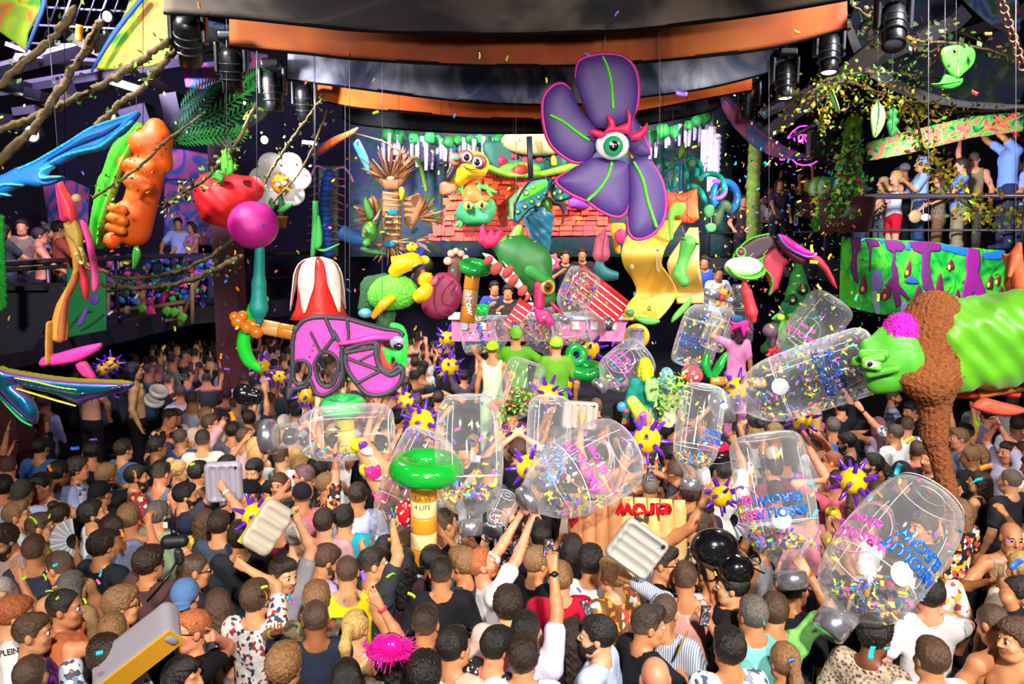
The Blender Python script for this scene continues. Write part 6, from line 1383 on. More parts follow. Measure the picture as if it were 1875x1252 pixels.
# folding fans
def foldfan(label, px, py, Y, r, a0, a1, n, cols):
 e = thing('folding_fan', label, 'fan', at(px, py, Y), (0, 0, .2), 'folding fans'); k = mpp(Y)
 for i in range(n):
  a = math.radians(a0 + (a1-a0)*(i+.5)/n); R = Matrix.Rotation(-a, 3, 'Y'); c = R @ Vector((r*k*.62, 0, 0)); w = (r*k*.95)*math.radians(abs(a1-a0))/n*.85
  vs = [R @ Vector(v) for v in ((r*k*.28,-.004,-w*.18),(r*k,-.004,-w/2),(r*k,-.004,w/2),(r*k*.28,-.004,w*.18),(r*k*.28,.004,-w*.18),(r*k,.004,-w/2),(r*k,.004,w/2),(r*k*.28,.004,w*.18))]
  vs = [v + Vector((0, .006*(i % 2), 0)) for v in vs]
  B().add(vs, [(0,1,2,3),(7,6,5,4),(0,4,5,1),(1,5,6,2),(2,6,7,3),(3,7,4,0)]).build('blade', PAINT, e, smooth=False, color=lin(cols[i % 2]))
 b = B(); pts = [Vector((0,0,0))] + [Matrix.Rotation(-math.radians(a0 + (a1-a0)*i/12), 3, 'Y') @ Vector((r*k*.34, -.012, 0)) for i in range(13)]; b.add(pts + [q + Vector((0,.02,0)) for q in pts], [(0,i+1,i+2) for i in range(12)] + [(14,14+i+2,14+i+1) for i in range(12)] + [(i+1,14+i+1,14+i+2,i+2) for i in range(12)]); b.build('guard', M_BLACK, e, smooth=False)
foldfan('grey folding fan spread open in a hand at the left', 138, 990, 5.8, 44, 92, 262, 18, ('#a8adb4', '#8a9098'))
foldfan('black and silver folding fan spread beside the black ant balloon', 1338, 952, 6.0, 40, -68, 70, 16, ('#6a6e76', '#b4b8be'))
# phones, camera, hat and cups
SCR = patmat('phone_picture', [lin('#1a1420'), lin('#8a3a6a'), lin('#2a2430'), lin('#8a7a2a'), lin('#2f5a3a'), lin('#1a1a24'), lin('#9a9aa4'), lin('#4a3a7a')], 'voronoi', 90, emit=.0)
def phone(label, px, py, Y, w, h, rot=(0,0,0), back=False, col='#0c0c10'):
 e = thing('phone', label, 'phone', at(px, py, Y), rot, 'phones held up'); k = mpp(Y); t = .009
 f = SDF((-w*k*.7,-.02,-h*k*.6), (w*k*.7,.02,h*k*.6), .004); f.rbox((0,0,0), (w*k/2, t/2+.002, h*k/2), .005, 0); link('case', f.mesh(), M_BLACK if col == '#0c0c10' else VINYL, e, color=lin(col))
 if not back: B().box((0, -t/2-.0035, 0), (w*k*.88, .002, h*k*.86)).build('screen', SCR, e, smooth=False)
phone('black phone filming, held up left of the long black hair', 1004, 1003, 5.05, 20, 36, (0, .05, .15)); phone('black phone filming beside the mint shirt', 1291, 1127, 4.75, 19, 42, (0, .08, .1)); phone('phone filming the big spiky ball', 1191, 868, 7.0, 15, 27, (0, .03, .1))
phone('phone with tan case held by the man with slicked hair', 1250, 1176, 4.75, 15, 46, (.3, .3, 1.2), True, '#a07a4a'); phone('dark phone held low between the striped and white shirts', 1074, 1112, 5.15, 16, 30, (-.6, -.4, .2)); phone('phone raised in the dim crowd left of the green frond', 421, 680, 11.6, 7, 12); phone('phone held flat in the dim far left crowd', 337, 690, 11.4, 17, 13)
p = Prop('camera', 'black camera with flash held high by the man in maroon', 'camera', (322, 985), 5.45)
p.blob('body', '#101013', [('c', (308,992,0), (334,990,0), 14, 12, 4)], 1.2); B().box(p.L(314, 958), (24*p.u, .06, 15*p.u), Matrix.Rotation(.1, 3, 'Y')).build('flash', M_BLACK, p.e, smooth=False); B().box(p.L(303, 961, -.035), (8*p.u, .008, 11*p.u)).build('flash_window', mat('flash_window', lin('#c8ccd0'), rough=.2), p.e, smooth=False); p.tube('flash_neck', '#121216', [(318,968,0), (320,982,0)], 6, M_BLACK, sm=0)
p.tube('lens', '#141418', [(318,992,.02), (314,990,.16)], (12, 14), M_BLACK, n=16, sm=0); p.tube('strap', '#15151a', [(330,998,0), (322,1030,-.1), (296,1070,-.2), (270,1100,-.1)], 2.4, M_BLACK, n=6); p.puff('eyecup', '#1c1c22', [(326,1000),(338,1002),(342,1022),(334,1030),(326,1016)], 8, 4, -.05)
p = Prop('tinsel_hat', 'fuchsia tinsel party hat with shaggy brim at the bottom', 'hat', (716, 1180), 4.45)
p.blob('crown', '#d8128e', [('e', (718,1182,-.05), (22,22,22), 6), ('c', (700,1180,0), (738,1184,0), 20, 18, 8)], 1.5, VINYL); p.blob('brim', '#c20f80', [('e', (714,1192,.0), (46,40,10), 4)], 1.6, PLUSH)
b = B(); random.seed(9)
for i in range(300):
 a = random.uniform(0, 2*PI); r = random.uniform(14, 34); l = random.uniform(14, 34); z = random.uniform(-18, 16)
 q0 = p.L(716 + r*math.cos(a), 1188 + z*.3, 0) + Vector((0, r*math.sin(a)*p.u, 0)); d = Vector((math.cos(a) + random.uniform(-.5,.5), math.sin(a), random.uniform(-.9, 1.1))).normalized()
 b.tube([q0, q0 + d*l*.6*p.u, q0 + d*l*p.u + Vector((0,0,-.012))], [.0028, .0024, .001], 3, cap=False)
o = b.build('tinsel', VINYL, p.e, color=lin('#e0189a')); o['kind'] = 'stuff'
for x, y, Y, lb in ((1830, 1040, 5.0, 'yellow drink in a clear cup held by the bare chested man at the right'), (1648, 1117, 4.9, 'clear cup of orange drink beside the raglan shirt')):
 e = thing('drink_cup', lb, 'cup', at(x, y, Y)); b = B(); b.lathe([(.028,-.05),(.036,.05),(.034,.05),(.026,-.046),(0,-.046)], 18); b.build('cup', FILM, e); B().lathe([(0,-.044),(.026,-.044),(.031,.02),(0,.02)], 16).build('drink', VINYL, e, color=lin('#e0a81a'))
p = Prop('helmet_inflatable', 'grey helmet shaped inflatable behind the clear bottle at the right', 'inflatable', (1390, 768), 8.6); p.blob('shell', '#4a4c52', [('e', (1388,768,0), (20,16,17), 5), ('c', (1400,760,0), (1402,786,0), 5, 4, 3)], 1.5, VINYL)  # grey inflatable in the shape of a helmet
torus(B(), p.L(1392, 770, -.15), 8*p.u, 2.5*p.u, (.2, -1, 0)).build('ring', VINYL, p.e, color=lin('#2c2e34'))
# the crowd: people told apart in the photograph
P_ = person; FACE = ('face',)
P_(28, 1127, -55, 'belly', 'down', 0, -8, shirt='#e9e6e2', hair='short', hc='r', skin=2, ext=FACE)
P_(61, 1160, -62, 'down', 'belly', -10, 0, sty='tiedye', shirt='#8a2fa8', hair='fade', hc='b', skin=0, ext=FACE)
P_(56, 1240, 10, 'down', 'down', shirt='#22202a', hair='buzz', hc='d', skin=0)
P_(120, 1114, -75, 'down', 'belly', -5, 0, shirt='#e5824e', hair='recede', hc='k', skin=1, top='half', ext=FACE)
P_(223, 1109, -48, 'down', 'down', -12, 0, shirt='#17171c', top='tank', hair='messy', hc='l', skin=0, ext=('shades',))
P_(110, 1040, 70, 'down', 'down', 0, -18, top='bare', hair='fade', hc='b', skin=0, ext=FACE)
P_(63, 1009, 12, 'down', ('@', 40, 1062, -.1, 'open'), shirt='#2b3442', hair='fade', hc='b', skin=1)
P_(187, 1001, -20, 'down', 'down', shirt='#1c2027', hair='messy', hc='d', skin=0)
P_(74, 966, -62, 'belly', 'down', shirt='#5fae1d', sty='tropic', hair='fade', hc='b', skin=0, ext=FACE)
P_(32, 945, -60, 'down', 'down', -5, 8, shirt='#dfe3e4', hair='quiff', hc='l', skin=0)
P_(8, 990, 150, 'belly', 'down', 0, -20, shirt='#a58a84', hair='messy', hc='d', skin=0, ext=('shades', 'beard'))
P_(2, 1090, 200, fem=True, hair='long', hc='w', shirt='#c8b8a0', top='tank', skin=2)
P_(170, 942, -48, 'down', 'down', -10, 12, shirt='#d8dde0', hair='short', hc='k', skin=0, ext=('beard',))
P_(204, 972, 55, 'down', 'down', 0, -15, shirt='#8e93b4', sty='stripe', hair='short', hc='d', skin=5)
P_(236, 950, 12, 'down', 'down', shirt='#c98a80', hair='messy', hc='l', skin=8, top='bare')
P_(290, 944, -20, 'down', 'belly', shirt='#8fa584', hair='short', hc='g', skin=0)
P_(274, 1032, -22, ('@', 270, 958, .28, 'grip', (-.9, -.1, .1)), ('@', 340, 1005, .25, 'grip'), -8, 0, shirt='#4d3436', hair='curly', hc='d', skin=1, ext=(('bandR', '#e08a6a'),))
P_(358, 1045, -58, 'down', 'down', -6, -4, shirt='#23242b', hair='buzz', hc='d', skin=1, ext=FACE + ('shades',))
P_(340, 1093, 8, hair='capback', hc='#4f6f9c', shirt='#3a4450', skin=2)
P_(399, 1109, 20, fem=True, hair='bob', hc='b', shirt='#59616b', skin=0)
P_(351, 1155, 118, ('@', 398, 1168, -.1, 'point', (-.9, -.5, -.8)), 'down', 8, 8, shirt='#131318', hair='fade', hc='r', skin=8, ext=FACE + ('shades',), h=.0085)
P_(338, 1240, -100, fem=True, hair='long', hc='k', shirt='#2a2326', skin=1, ext=('shadestop',))
P_(468, 1098, -10, 'down', ('@', 455, 1040, .2, 'grip'), shirt='#c9c4c6', sty='floral', hair='messy', hc='b', skin=0)
P_(440, 985, 10, 'down', 'down', shirt='#22252b', hair='curly', hc='d', skin=1)
P_(376, 955, 5, fem=True, hair='wavy', hc='b', shirt='#c98b22', sty='tropic', skin=1)
P_(402, 962, -4, 'down', ('@', 412, 895, .2, 'upfist' and 'fist', (1, 0, .2)), shirt='#3c4354', hair='short', hc='d', skin=0, ext=(('bandR', '#cfd2d8'),))
P_(207, 1160, 15, hair='fade', hc='l', shirt='#141519', skin=1)
P_(192, 1206, 30, ('@', 212, 1188, .1, 'grip'), 'down', hair='curly', hc='d', shirt='#cdd6e4', sty='floralw', skin=1)
P_(133, 1074, -20, fem=True, hair='long', hc='g', shirt='#9a7b52', skin=0, ext=('shadestop',))
P_(518, 1052, -128, ('@', 548, 950, .2, 'grip', (1, .2, .2)), 'down', 6, -6, shirt='#8c8890', hair='quiff', hc='d', skin=2, ext=FACE, h=.0085)
P_(578, 1134, 15, ('@', 498, 1160, -.05, 'rel', (-.4, .2, -.9)), 'face', shirt='#1b2236', hair='buzz', hc='k', skin=5, ext=(('bandL', '#7ed321'),))
P_(521, 1222, -12, hair='curly', hc='l', shirt='#1e2740', skin=1)
P_(580, 1101, 8, hair='messy', hc='l', shirt='#5a4a30', skin=0, sty='camo')
P_(636, 1048, 10, hair='buzz', hc='d', shirt='#e2c81a', skin=0, top='tank')
P_(597, 1027, -50, 'down', 'down', -5, -22, shirt='#a99bc9', hair='short', hc='b', skin=1, ext=('beard',))
P_(594, 958, -8, hair='short', hc='d', shirt='#c99aa2', skin=2)
P_(630, 951, 5, hair='short', hc='k', shirt='#18a3b2', skin=0)
P_(546, 985, -30, 'down', 'down', shirt='#23202a', hair='fade', hc='w', skin=2)
P_(683, 1033, -48, ('@', 665, 1005, .25, 'rel', (-1, -.2, .2)), ('@', 722, 972, .15, 'fist', (1.2, -.2, .2)), -18, 2, shirt='#2d3138', hair='fade', hc='k', skin=0, ext=FACE, h=.0085)
P_(808, 1050, 3, hair='fade', hc='k', shirt='#15151a', skin=1, h=.0085)
P_(780, 1143, -8, hair='fade', hc='d', shirt='#a9adb4', sty='floralw', skin=1)
P_(652, 1150, -15, fem=True, hair='pony', hc='y', shirt='#cfa870', top='tank', skin=2)
P_(716, 1196, 20, fem=True, hair='bob', hc='k', shirt='#6a5a4a', skin=1, aR=('@', 683, 1072, .1, 'open', (.6, 0, -.2)), ext=(('bandR', '#d9284f'),))
P_(880, 1034, -62, ('@', 955, 935, .35, 'grip', (-.8, -.1, -.4)), ('@', 985, 935, .2, 'grip', (.7, -.1, -.5)), -6, 26, shirt='#d6d2d6', hair='fade', hc='r', skin=8, ext=FACE + (('beard', 'r'),), h=.0085)
P_(930, 1110, -6, hair='curly', hc='d', shirt='#c9a9a0', skin=2)
P_(831, 1186, -38, hair='short', hc='k', shirt='#cbb9a4', skin=0, ext=('shadestop',))
P_(911, 1186, -35, 'down', 'down', -10, -8, hair='short', hc='k', shirt='#16161b', sty='dots', skin=8)
P_(777, 1238, 4, hair='curly', hc='k', shirt='#2a2220', skin=5)
P_(634, 1243, 14, fem=True, hair='long', hc='k', shirt='#121215', skin=1)
P_(846, 1034, 60, hair='messy', hc='l', shirt='#27343a', skin=1)
P_(740, 1030, -4, fem=True, hair='wavy', hc='k', shirt='#3a2030', skin=1)
P_(790, 1026, -12, 'down', ('@', 815, 978, .15, 'open', (1, 0, .1)), hair='short', hc='k', shirt='#8fb9c4', skin=5, fem=True)
P_(708, 1006, -25, fem=True, hair='bob', hc='k', shirt='#402a38', skin=1)
P_(984, 1031, -52, hair='short', hc='l', shirt='#131317', skin=0)
P_(1026, 1060, 5, hair='short', hc='l', shirt='#a80f2c', skin=8, h=.0085)
P_(963, 1157, -12, 'down', ('@', 1017, 1035, .22, 'grip', (.9, -.1, .1)), hair='short', hc='k', shirt='#cbc4dc', skin=1, ext=('watchR',))
P_(958, 1205, -5, hair='messy', hc='d', shirt='#d9d7d4', skin=0)
P_(1048, 1165, 5, fem=True, hair='wavy', hc='d', shirt='#15131a', top='tank', skin=1)
P_(1094, 1165, 68, 'down', 'down', 8, 0, hair='short', hc='k', shirt='#b6c2e0', skin=2, top='half', ext=FACE + (('beard', 'd'),), h=.008)
P_(1186, 1146, -66, 'belly', ('@', 1232, 1200, .15, 'grip'), -10, -6, hair='quiff', hc='d', shirt='#17191e', skin=1, ext=FACE + ('watchL',), h=.008)
P_(1217, 1122, -25, ('@', 1152, 1060, .25, 'grip', (-.9, -.1, -.1)), 'down', hair='buzz', hc='d', shirt='#cfd3da', sty='stripe', top='long', skin=1, ext=('watchL', 'shadestop'))
P_(1255, 1060, -10, hair='fade', hc='b', shirt='#cf9a8e', top='tank', skin=1)
P_(1216, 1032, -110, 'down', 'down', 0, 0, hair='quiff', hc='d', shirt='#121319', skin=0, ext=FACE + ('shades',))
P_(1081, 1030, -8, hair='curly', hc='k', shirt='#d5dae4', skin=0)
P_(1122, 1055, 40, hair='messy', hc='y', shirt='#7a4d22', sty='tropic', skin=2)
P_(1048, 1003, 0, fem=True, hair='long', hc='k', shirt='#30242a', skin=0)
P_(1340, 1075, 62, ('@', 1300, 1052, .1, 'grip', (-.6, 0, -.8)), ('@', 1322, 1050, .2, 'grip'), 8, 0, hair='short', hc='k', shirt='#1a1c20', skin=0, ext=FACE + ('watchL',))
P_(1378, 1127, 15, ('@', 1300, 1140, .25, 'grip', (-.6, -.2, -.9)), 'down', hair='short', hc='g', shirt='#74c3bb', skin=1)
P_(1335, 1190, 6, hair='messy', hc='k', shirt='#dadada', sty='floralw', skin=1, ext=('shadestop',))
P_(1199, 1243, 0, hair='bald', shirt='#6a6a70', skin=8)
P_(1278, 968, 85, hair='messy', hc='b', shirt='#22252a', sty='tropic', skin=2, ext=('shades',))
P_(989, 982, 10, hair='short', hc='k', shirt='#232b4a', skin=0)
P_(1418, 1120, -6, 'down', ('@', 1478, 1042, .1, 'grip', (1, -.2, .2)), 0, 0, hair='short', hc='b', shirt='#7fca6c', skin=0, ext=(('bandR', '#e07a2a'),), h=.0085)
P_(1436, 1212, 8, fem=True, hair='pony', hc='l', shirt='#1c1d22', skin=1)
P_(1454, 1078, -55, hair='short', hc='k', shirt='#23262e', skin=1)
P_(1702, 1090, -8, 'down', ('@', 1722, 1120, .12, 'rel', (1, 0, -.6)), hair='messy', hc='k', shirt='#d5d3d8', skin=8, h=.0085)
P_(1602, 1166, -45, 'down', 'belly', -10, -12, hair='curly', hc='k', shirt='#b9a58e', sty='leopard', skin=6, ext=FACE)
P_(1705, 1207, 5, hair='short', hc='b', shirt='#d8d8da', skin=1)
P_(1818, 1143, 20, 'belly', 'belly', 0, -25, hair='buzz', hc='d', top='bare', skin=1)
P_(1862, 1172, 95, hair='curly', hc='b', top='bare', skin=0, ext=FACE)
P_(1527, 1006, 50, hair='messy', hc='y', shirt='#1c222c', skin=2)
P_(1852, 985, 170, 'belly', 'cup', hair='bald', top='bare', skin=1, ext=FACE)
P_(1757, 936, 10, fem=True, hair='bob', hc='l', shirt='#15151b', sty='tropic', aL='down', aR='down', skin=1)
P_(1690, 965, 100, hair='messy', hc='b', shirt='#2a2a30', skin=1, ext=FACE, aL='upout')
P_(1868, 1090, 70, ('@', 1838, 1068, .05, 'rel'), 'down', hair='short', hc='k', shirt='#1b1b20', skin=1)
MH = dict(h=.010)
for a in (
 (74, 890, 165, '@115 935', 'down', 0, -10, 'bare', 'plain', '#000000', 'short', 'k', 0, FACE),
 (143, 859, -60, 'down', 'down', -5, 5, 'tee', 'floralw', '#b9b4cc', 'curly', 'd', 1, ()),
 (196, 872, -25, 'down', '@217 890', 0, 0, 'tee', 'plain', '#17181c', 'messy', 'l', 1, ()),
 (250, 874, -62, 'down', 'chest', 0, 0, 'tee', 'tropic', '#8a2030', 'short', 'k', 0, ('beard',)),
 (296, 868, -20, 'down', 'down', 0, -10, 'tank', 'plain', '#6f7280', 'fade', 'd', 8, ()),
 (327, 862, -55, 'down', 'down', 0, 0, 'tank', 'plain', '#30303a', 'bun', 'y', 2, ()),
 (364, 866, -30, 'down', 'down', 0, 0, 'tee', 'plain', '#1b1b20', 'short', 'k', 1, ()),
 (340, 908, -62, 'down', '@370 905', 0, 0, 'tee', 'plain', '#2c3446', 'short', 'k', 0, ('beard',)),
 (289, 818, -45, 'down', 'down', 0, 0, 'tee', 'plain', '#15161b', 'short', 'k', 5, ()),
 (331, 803, -5, '@335 812', 'down', 0, 0, 'tee', 'plain', '#2d4066', 'buzz', 'd', 1, ()),
 (386, 777, -75, 'down', '@408 770', 0, 5, 'tee', 'plain', '#c99aa0', 'short', 'b', 8, FACE + ('shades',)),
 (426, 790, 10, 'down', 'down', 0, 0, 'tee', 'plain', '#494b52', 'short', 'k', 1, ()),
 (449, 802, -35, 'down', 'down', 0, 0, 'tee', 'plain', '#c5a1ab', 'short', 'b', 0, ()),
 (468, 818, -10, 'down', 'down', 0, 0, 'tank', 'plain', '#20242c', 'bob', 'y', 2, ()),
 (456, 768, 20, 'down', 'up', 0, 0, 'tee', 'plain', '#262431', 'short', 'd', 1, ()),
 (15, 855, 20, 'down', 'down', 0, 0, 'tank', 'plain', '#2a3a66', 'fade', 'b', 8, ()),
 (7, 893, 10, 'down', 'down', 0, 0, 'tee', 'tropic', '#28334c', 'short', 'k', 1, ()),
 (42, 902, 5, 'down', 'down', 0, 0, 'tee', 'plain', '#a9b4d8', 'capback', '#3d3a34', 0, ()),
 (74, 820, -5, 'down', 'down', 0, 0, 'tee', 'plain', '#3d5f9c', 'short', 'k', 1, ()),
 (108, 866, -15, 'down', 'down', 0, 0, 'tee', 'plain', '#9aa6d0', 'short', 'k', 5, ()),
 (165, 828, 40, 'down', 'down', 0, 0, 'tee', 'plain', '#1c1c22', 'short', 'k', 1, ()),
 (226, 824, -25, 'down', 'down', 0, 0, 'tee', 'plain', '#47679c', 'short', 'd', 0, ()),
 (110, 945, -20, 'down', 'down', 0, -5, 'tank', 'plain', '#3a2a24', 'bun', 'd', 0, ()),
 (184, 905, -10, 'down', 'down', 0, 0, 'tee', 'plain', '#101114', 'cap', '#121217', 1, ()),
 (420, 895, 75, 'down', 'down', 0, 0, 'tee', 'floralw', '#1c2233', 'fade', 'p', 2, ('shadestop',)),
 (455, 905, 130, 'down', 'face', 0, 0, 'tee', 'plain', '#17171c', 'cap', '#121217', 8, FACE),
 (466, 862, 165, 'down', 'chest', 0, -15, 'tee', 'plain', '#15151a', 'short', 'k', 0, ('beard',)),
 (483, 786, -62, 'down', 'down', 0, 0, 'tee', 'plain', '#22242c', 'fade', 'd', 1, ('shades', 'beard')),
 (521, 777, -12, 'down', 'down', 0, 0, 'tee', 'plain', '#33313e', 'short', 'w', 2, ()),
 (476, 830, -50, 'down', 'down', 0, 0, 'tank', 'plain', '#d9d4d0', 'bob', 'y', 2, ('shades',)),
 (515, 838, -20, 'down', 'down', 0, 0, 'tee', 'plain', '#dcdfdd', 'fade', 'b', 2, ()),
 (546, 834, 0, 'down', 'down', 0, 0, 'tee', 'plain', '#c7b8a4', 'long', 'y', 2, ()),
 (557, 873, 82, 'face', 'down', 0, 0, 'tee', 'camo', '#3a4030', 'fade', 'p', 8, ('shades',)),
 (553, 908, 20, '@528 905', 'down', 0, 0, 'tee', 'plain', '#c06a80', 'cap', '#16161e', 1, ()),
 (511, 888, 170, 'face', 'down', 0, 0, 'tank', 'plain', '#c42a68', 'bob', 'b', 8, FACE),
 (599, 888, -60, 'down', '@615 830', 0, 8, 'tee', 'tropic', '#1c1a20', 'fade', 'l', 8, ()),
 (586, 862, -10, 'down', 'down', 0, 0, 'tee', 'plain', '#b9c4d8', 'short', 'k', 2, ()),
 (655, 908, 0, 'down', 'down', 0, 0, 'tee', 'plain', '#b4bce0', 'short', 'd', 1, ()),
 (611, 796, -5, 'up', 'upout', 0, 0, 'tank', 'plain', '#e8e4dc', 'messy', 'y', 2, ()),
 (803, 730, 0, '@790 722', '@822 722', 0, 0, 'tee', 'plain', '#2a2a30', 'short', 'd', 1, ()),
 (762, 738, 20, 'up', 'down', 0, 0, 'tee', 'plain', '#5d5046', 'messy', 'b', 1, ()),
 (1091, 745, -5, 'down', 'down', 0, 0, 'tee', 'plain', '#2f333b', 'short', 'l', 8, ()),
 (1132, 752, 30, 'down', 'chest', 0, 0, 'tee', 'plain', '#7a1f30', 'bob', 'd', 1, ()),
 (1191, 894, -5, '@1182 862', '@1199 862', 0, 0, 'tee', 'plain', '#3f3942', 'buzz', 'g', 1, ()),
 (1227, 832, 10, 'up', 'down', 0, 0, 'tee', 'tropic', '#22242c', 'short', 'd', 1, ('beard',)),
 (1381, 787, 0, '@1378 765', 'down', 0, 0, 'tank', 'plain', '#d8cfc8', 'bob', 'y', 2, ()),
 (1285, 920, 0, '@1250 895', 'down', 0, 0, 'tee', 'plain', '#3a2a40', 'wavy', 'd', 1, ()),
 (1262, 905, 5, 'down', 'down', 0, 0, 'tee', 'plain', '#6c4a3a', 'messy', 'b', 1, ()),
 (1326, 865, -5, 'up', 'upfwd', 0, 0, 'tee', 'plain', '#d9d8d4', 'short', 'k', 1, ()),
 (1525, 782, -5, 'down', 'down', 0, 0, 'tee', 'plain', '#2364a8', 'short', 'g', 1, ()),
 (1551, 811, 55, 'down', 'down', 0, -10, 'tee', 'plain', '#17181d', 'short', 'k', 0, ('beard', 'shades')),
 (1490, 806, 40, 'down', 'down', 0, 0, 'tank', 'plain', '#30303a', 'bob', 'y', 2, ()),
 (1523, 846, 60, '@1452 770', '@1505 800', 0, 5, 'bare', 'plain', '#000000', 'buzz', 'r', 8, ('shades',)),
 (1533, 884, -8, '@1500 880', 'down', 0, 0, 'tee', 'plain', '#a8465c', 'fade', 'd', 8, ()),
 (1597, 851, 68, 'down', 'down', 5, 15, 'tee', 'leopard', '#7a5030', 'short', 'k', 0, FACE + ('beard',)),
 (1636, 728, -110, 'down', 'down', 0, 0, 'tee', 'plain', '#b8b8dc', 'buzz', 'd', 8, ('beard',)),
 (1666, 752, 110, 'down', '@1700 760', 0, -10, 'tee', 'plain', '#1f1d28', 'quiff', 'k', 8, ()),
 (1661, 780, -15, '@1575 748', 'down', 0, 0, 'tee', 'floralw', '#d4d2d6', 'fade', 'b', 8, ('watchL',)),
 (1607, 779, 10, '@1585 790', 'down', 0, 0, 'tank', 'plain', '#b9a9c9', 'long', 'p', 1, ()),
 (1679, 827, -12, 'down', 'down', 0, 0, 'tee', 'plain', '#1c1d20', 'fade', 'b', 8, ()),
 (1756, 803, 80, 'down', 'chest', 0, 0, 'tee', 'plain', '#6c7590', 'quiff', 'l', 8, FACE),
 (1845, 827, 105, '@1830 775', '@1822 782', 0, -5, 'tee', 'plain', '#b9b9d8', 'fade', 'k', 8, FACE),
 (1789, 832, 90, 'down', 'chest', 0, 0, 'tank', 'plain', '#1d1b20', 'bob', 'l', 1, ()),
 (1650, 868, -10, 'down', 'down', 0, 0, 'tee', 'plain', '#2c2a32', 'bucket', '#16161c', 1, ()),
 (1808, 760, 5, 'down', 'down', 0, 0, 'tee', 'plain', '#6a6484', 'short', 'k', 1, ()),
 (1862, 778, -10, 'down', 'down', 0, 0, 'tee', 'plain', '#c9c9d4', 'short', 'd', 5, ()),
 (1540, 745, 5, 'down', 'upfwd', 0, 0, 'tee', 'plain', '#1d1e24', 'short', 'k', 8, ()),
 (1490, 758, 10, 'down', 'down', 0, 0, 'tee', 'plain', '#c06a7c', 'long', 'y', 2, ()),
 (1718, 908, 20, 'down', 'down', 0, 0, 'tank', 'plain', '#2a2830', 'messy', 'l', 1, ()),
 (1565, 925, 0, 'down', 'down', 0, 0, 'tee', 'plain', '#b8485f', 'wavy', 'b', 1, ()),
 (1600, 905, 30, 'down', 'down', 0, 0, 'tee', 'leopard', '#5a4a3a', 'short', 'd', 1, ()),
 (1420, 905, 0, 'down', 'down', 0, 0, 'tee', 'plain', '#8a8a94', 'short', 'd', 1, ()),
 (1480, 935, 0, 'down', 'down', 0, 0, 'tee', 'plain', '#c2788a', 'short', 'd', 8, ()),
 (1300, 1050, 20, 'down', 'down', 0, 0, 'tee', 'floralw', '#c8ccd0', 'short', 'd', 1, ()),
 (720, 690, 0, 'up', 'upfwd', 0, 0, 'tee', 'plain', '#6a5560', 'short', 'd', 8, ()),
 (760, 665, 10, 'upfwd', 'up', 0, 0, 'tee', 'plain', '#7a6570', 'short', 'b', 8, ()),
 (690, 655, -10, 'upout', 'down', 0, 0, 'tee', 'plain', '#4a4050', 'messy', 'd', 8, ()),
 (850, 690, 5, 'up', 'up', 0, 0, 'tee', 'plain', '#50444e', 'short', 'd', 8, ()),
 (745, 715, -15, 'upfwd', 'down', 0, 0, 'tee', 'plain', '#3d3a4a', 'short', 'k', 8, ()),
):
 px, py, yw, l, r, hy, hp, tp, st, sh, ha, hc, sk, ex = a
 def fx(s, sd):
  if s[0] == '@': x, y = s[1:].split(); return ('@', int(x), int(y), .15, 'rel' if sd else 'grip', (1, -.1, -.2))
  return s
 P_(px, py, yw, fx(l, 0), fx(r, 1), hy, hp, top=tp, sty=st, shirt=sh, hair=ha, hc=hc, skin=sk, ext=ex, fem=ha in ('bob', 'long', 'wavy', 'bun', 'pony'), h=.0105 if py > 860 else .013)
b = B(); b.box((-6.45, 13.0, .2), (2.2, 1.2, .4)); struct('podium', b, M_DARK)
P_(163, 688, -20, 'side', 'hip', Y=12.6, top='bare', hair='short', hc='k', skin='#b98a5a', trouser='#14100f', h=.012, scale=1.08)
P_(247, 679, -70, 'down', 'down', Y=12.4, top='bare', hair='long', hc='k', skin='#c2925e', trouser='#17100f', h=.012, ext=(('bandL', '#e0244e'),), scale=1.12)
# the rest of the crowd, filling the floor between them
random.seed(7)
TPL = [('down','down',0,0,False,'tee'), ('down','down',.35,-.15,False,'tee'), ('upfwd','down',0,.1,False,'tee'), ('down','phone',-.3,0,False,'tee'), ('down','down',-.4,0,False,'bare'),
       ('down','chest',.2,0,True,'tank'), ('down','down',0,0,True,'tee'), ('up','upout',0,.15,False,'tank'), ('belly','down',.5,-.2,False,'tee'), ('clap','clap',0,.1,False,'tee'), ('down','bentup',-.2,0,True,'crop'), ('down','down',-.2,.1,False,'half')]
PAL = ['#16161b']*6 + ['#dcdad8']*3 + ['#22293d', '#3b4049', '#8c8a90', '#a8abc0', '#6a1f2c', '#2f4a7c', '#c4b29c', '#5c6a4a', '#b46a7a', '#2b2430', '#c9c3d6', '#1f3a40', '#d0b8a8']
taken = [(p['loc'].x, p['loc'].y) for p in PEOPLE]
def inside(x, y):
 if y < 4.1 or abs(x) > y*.66 + .25 or abs(x) > 11.5: return False
 if y > 10.3 and -1.15 < x < 5.6: return False                   # stage front
 if y > 11.9 and x > 3.5: return False
 if x < -5.2 and x > -7.7 and 12.2 < y < 13.8: return False
 if 9.5 < y < 12.4 and 118 < CX + FPX*x/y < 285: return False      # clear space before the dancers
 if abs(x + 6.15) < .5 and abs(y - 9.9) < .5: return False
 if y > 11.0 and x < -8.2: return False
 if abs(x + 4.9) < .45 and abs(y - 14.5) < .5: return False
 return y < 20.5
cand = []
y = 4.25
while y < 20.5:
 x = -12.0 + random.random()*.3
 while x < 12:
  cand.append((x + random.uniform(-.1, .1), y + random.uniform(-.11, .11))); x += .52 if y < 12 else .60
 y += .46 if y < 12 else .58
far = []
for x, y in cand:
 if not inside(x, y) or min((x-a)**2 + (y-c)**2 for a, c in taken) < (.43 if y < 9 else .40)**2: continue
 taken.append((x, y)); far.append((x, y))
far.sort(key=lambda p: p[1])
NMAX = 300 - len(PEOPLE) - 45
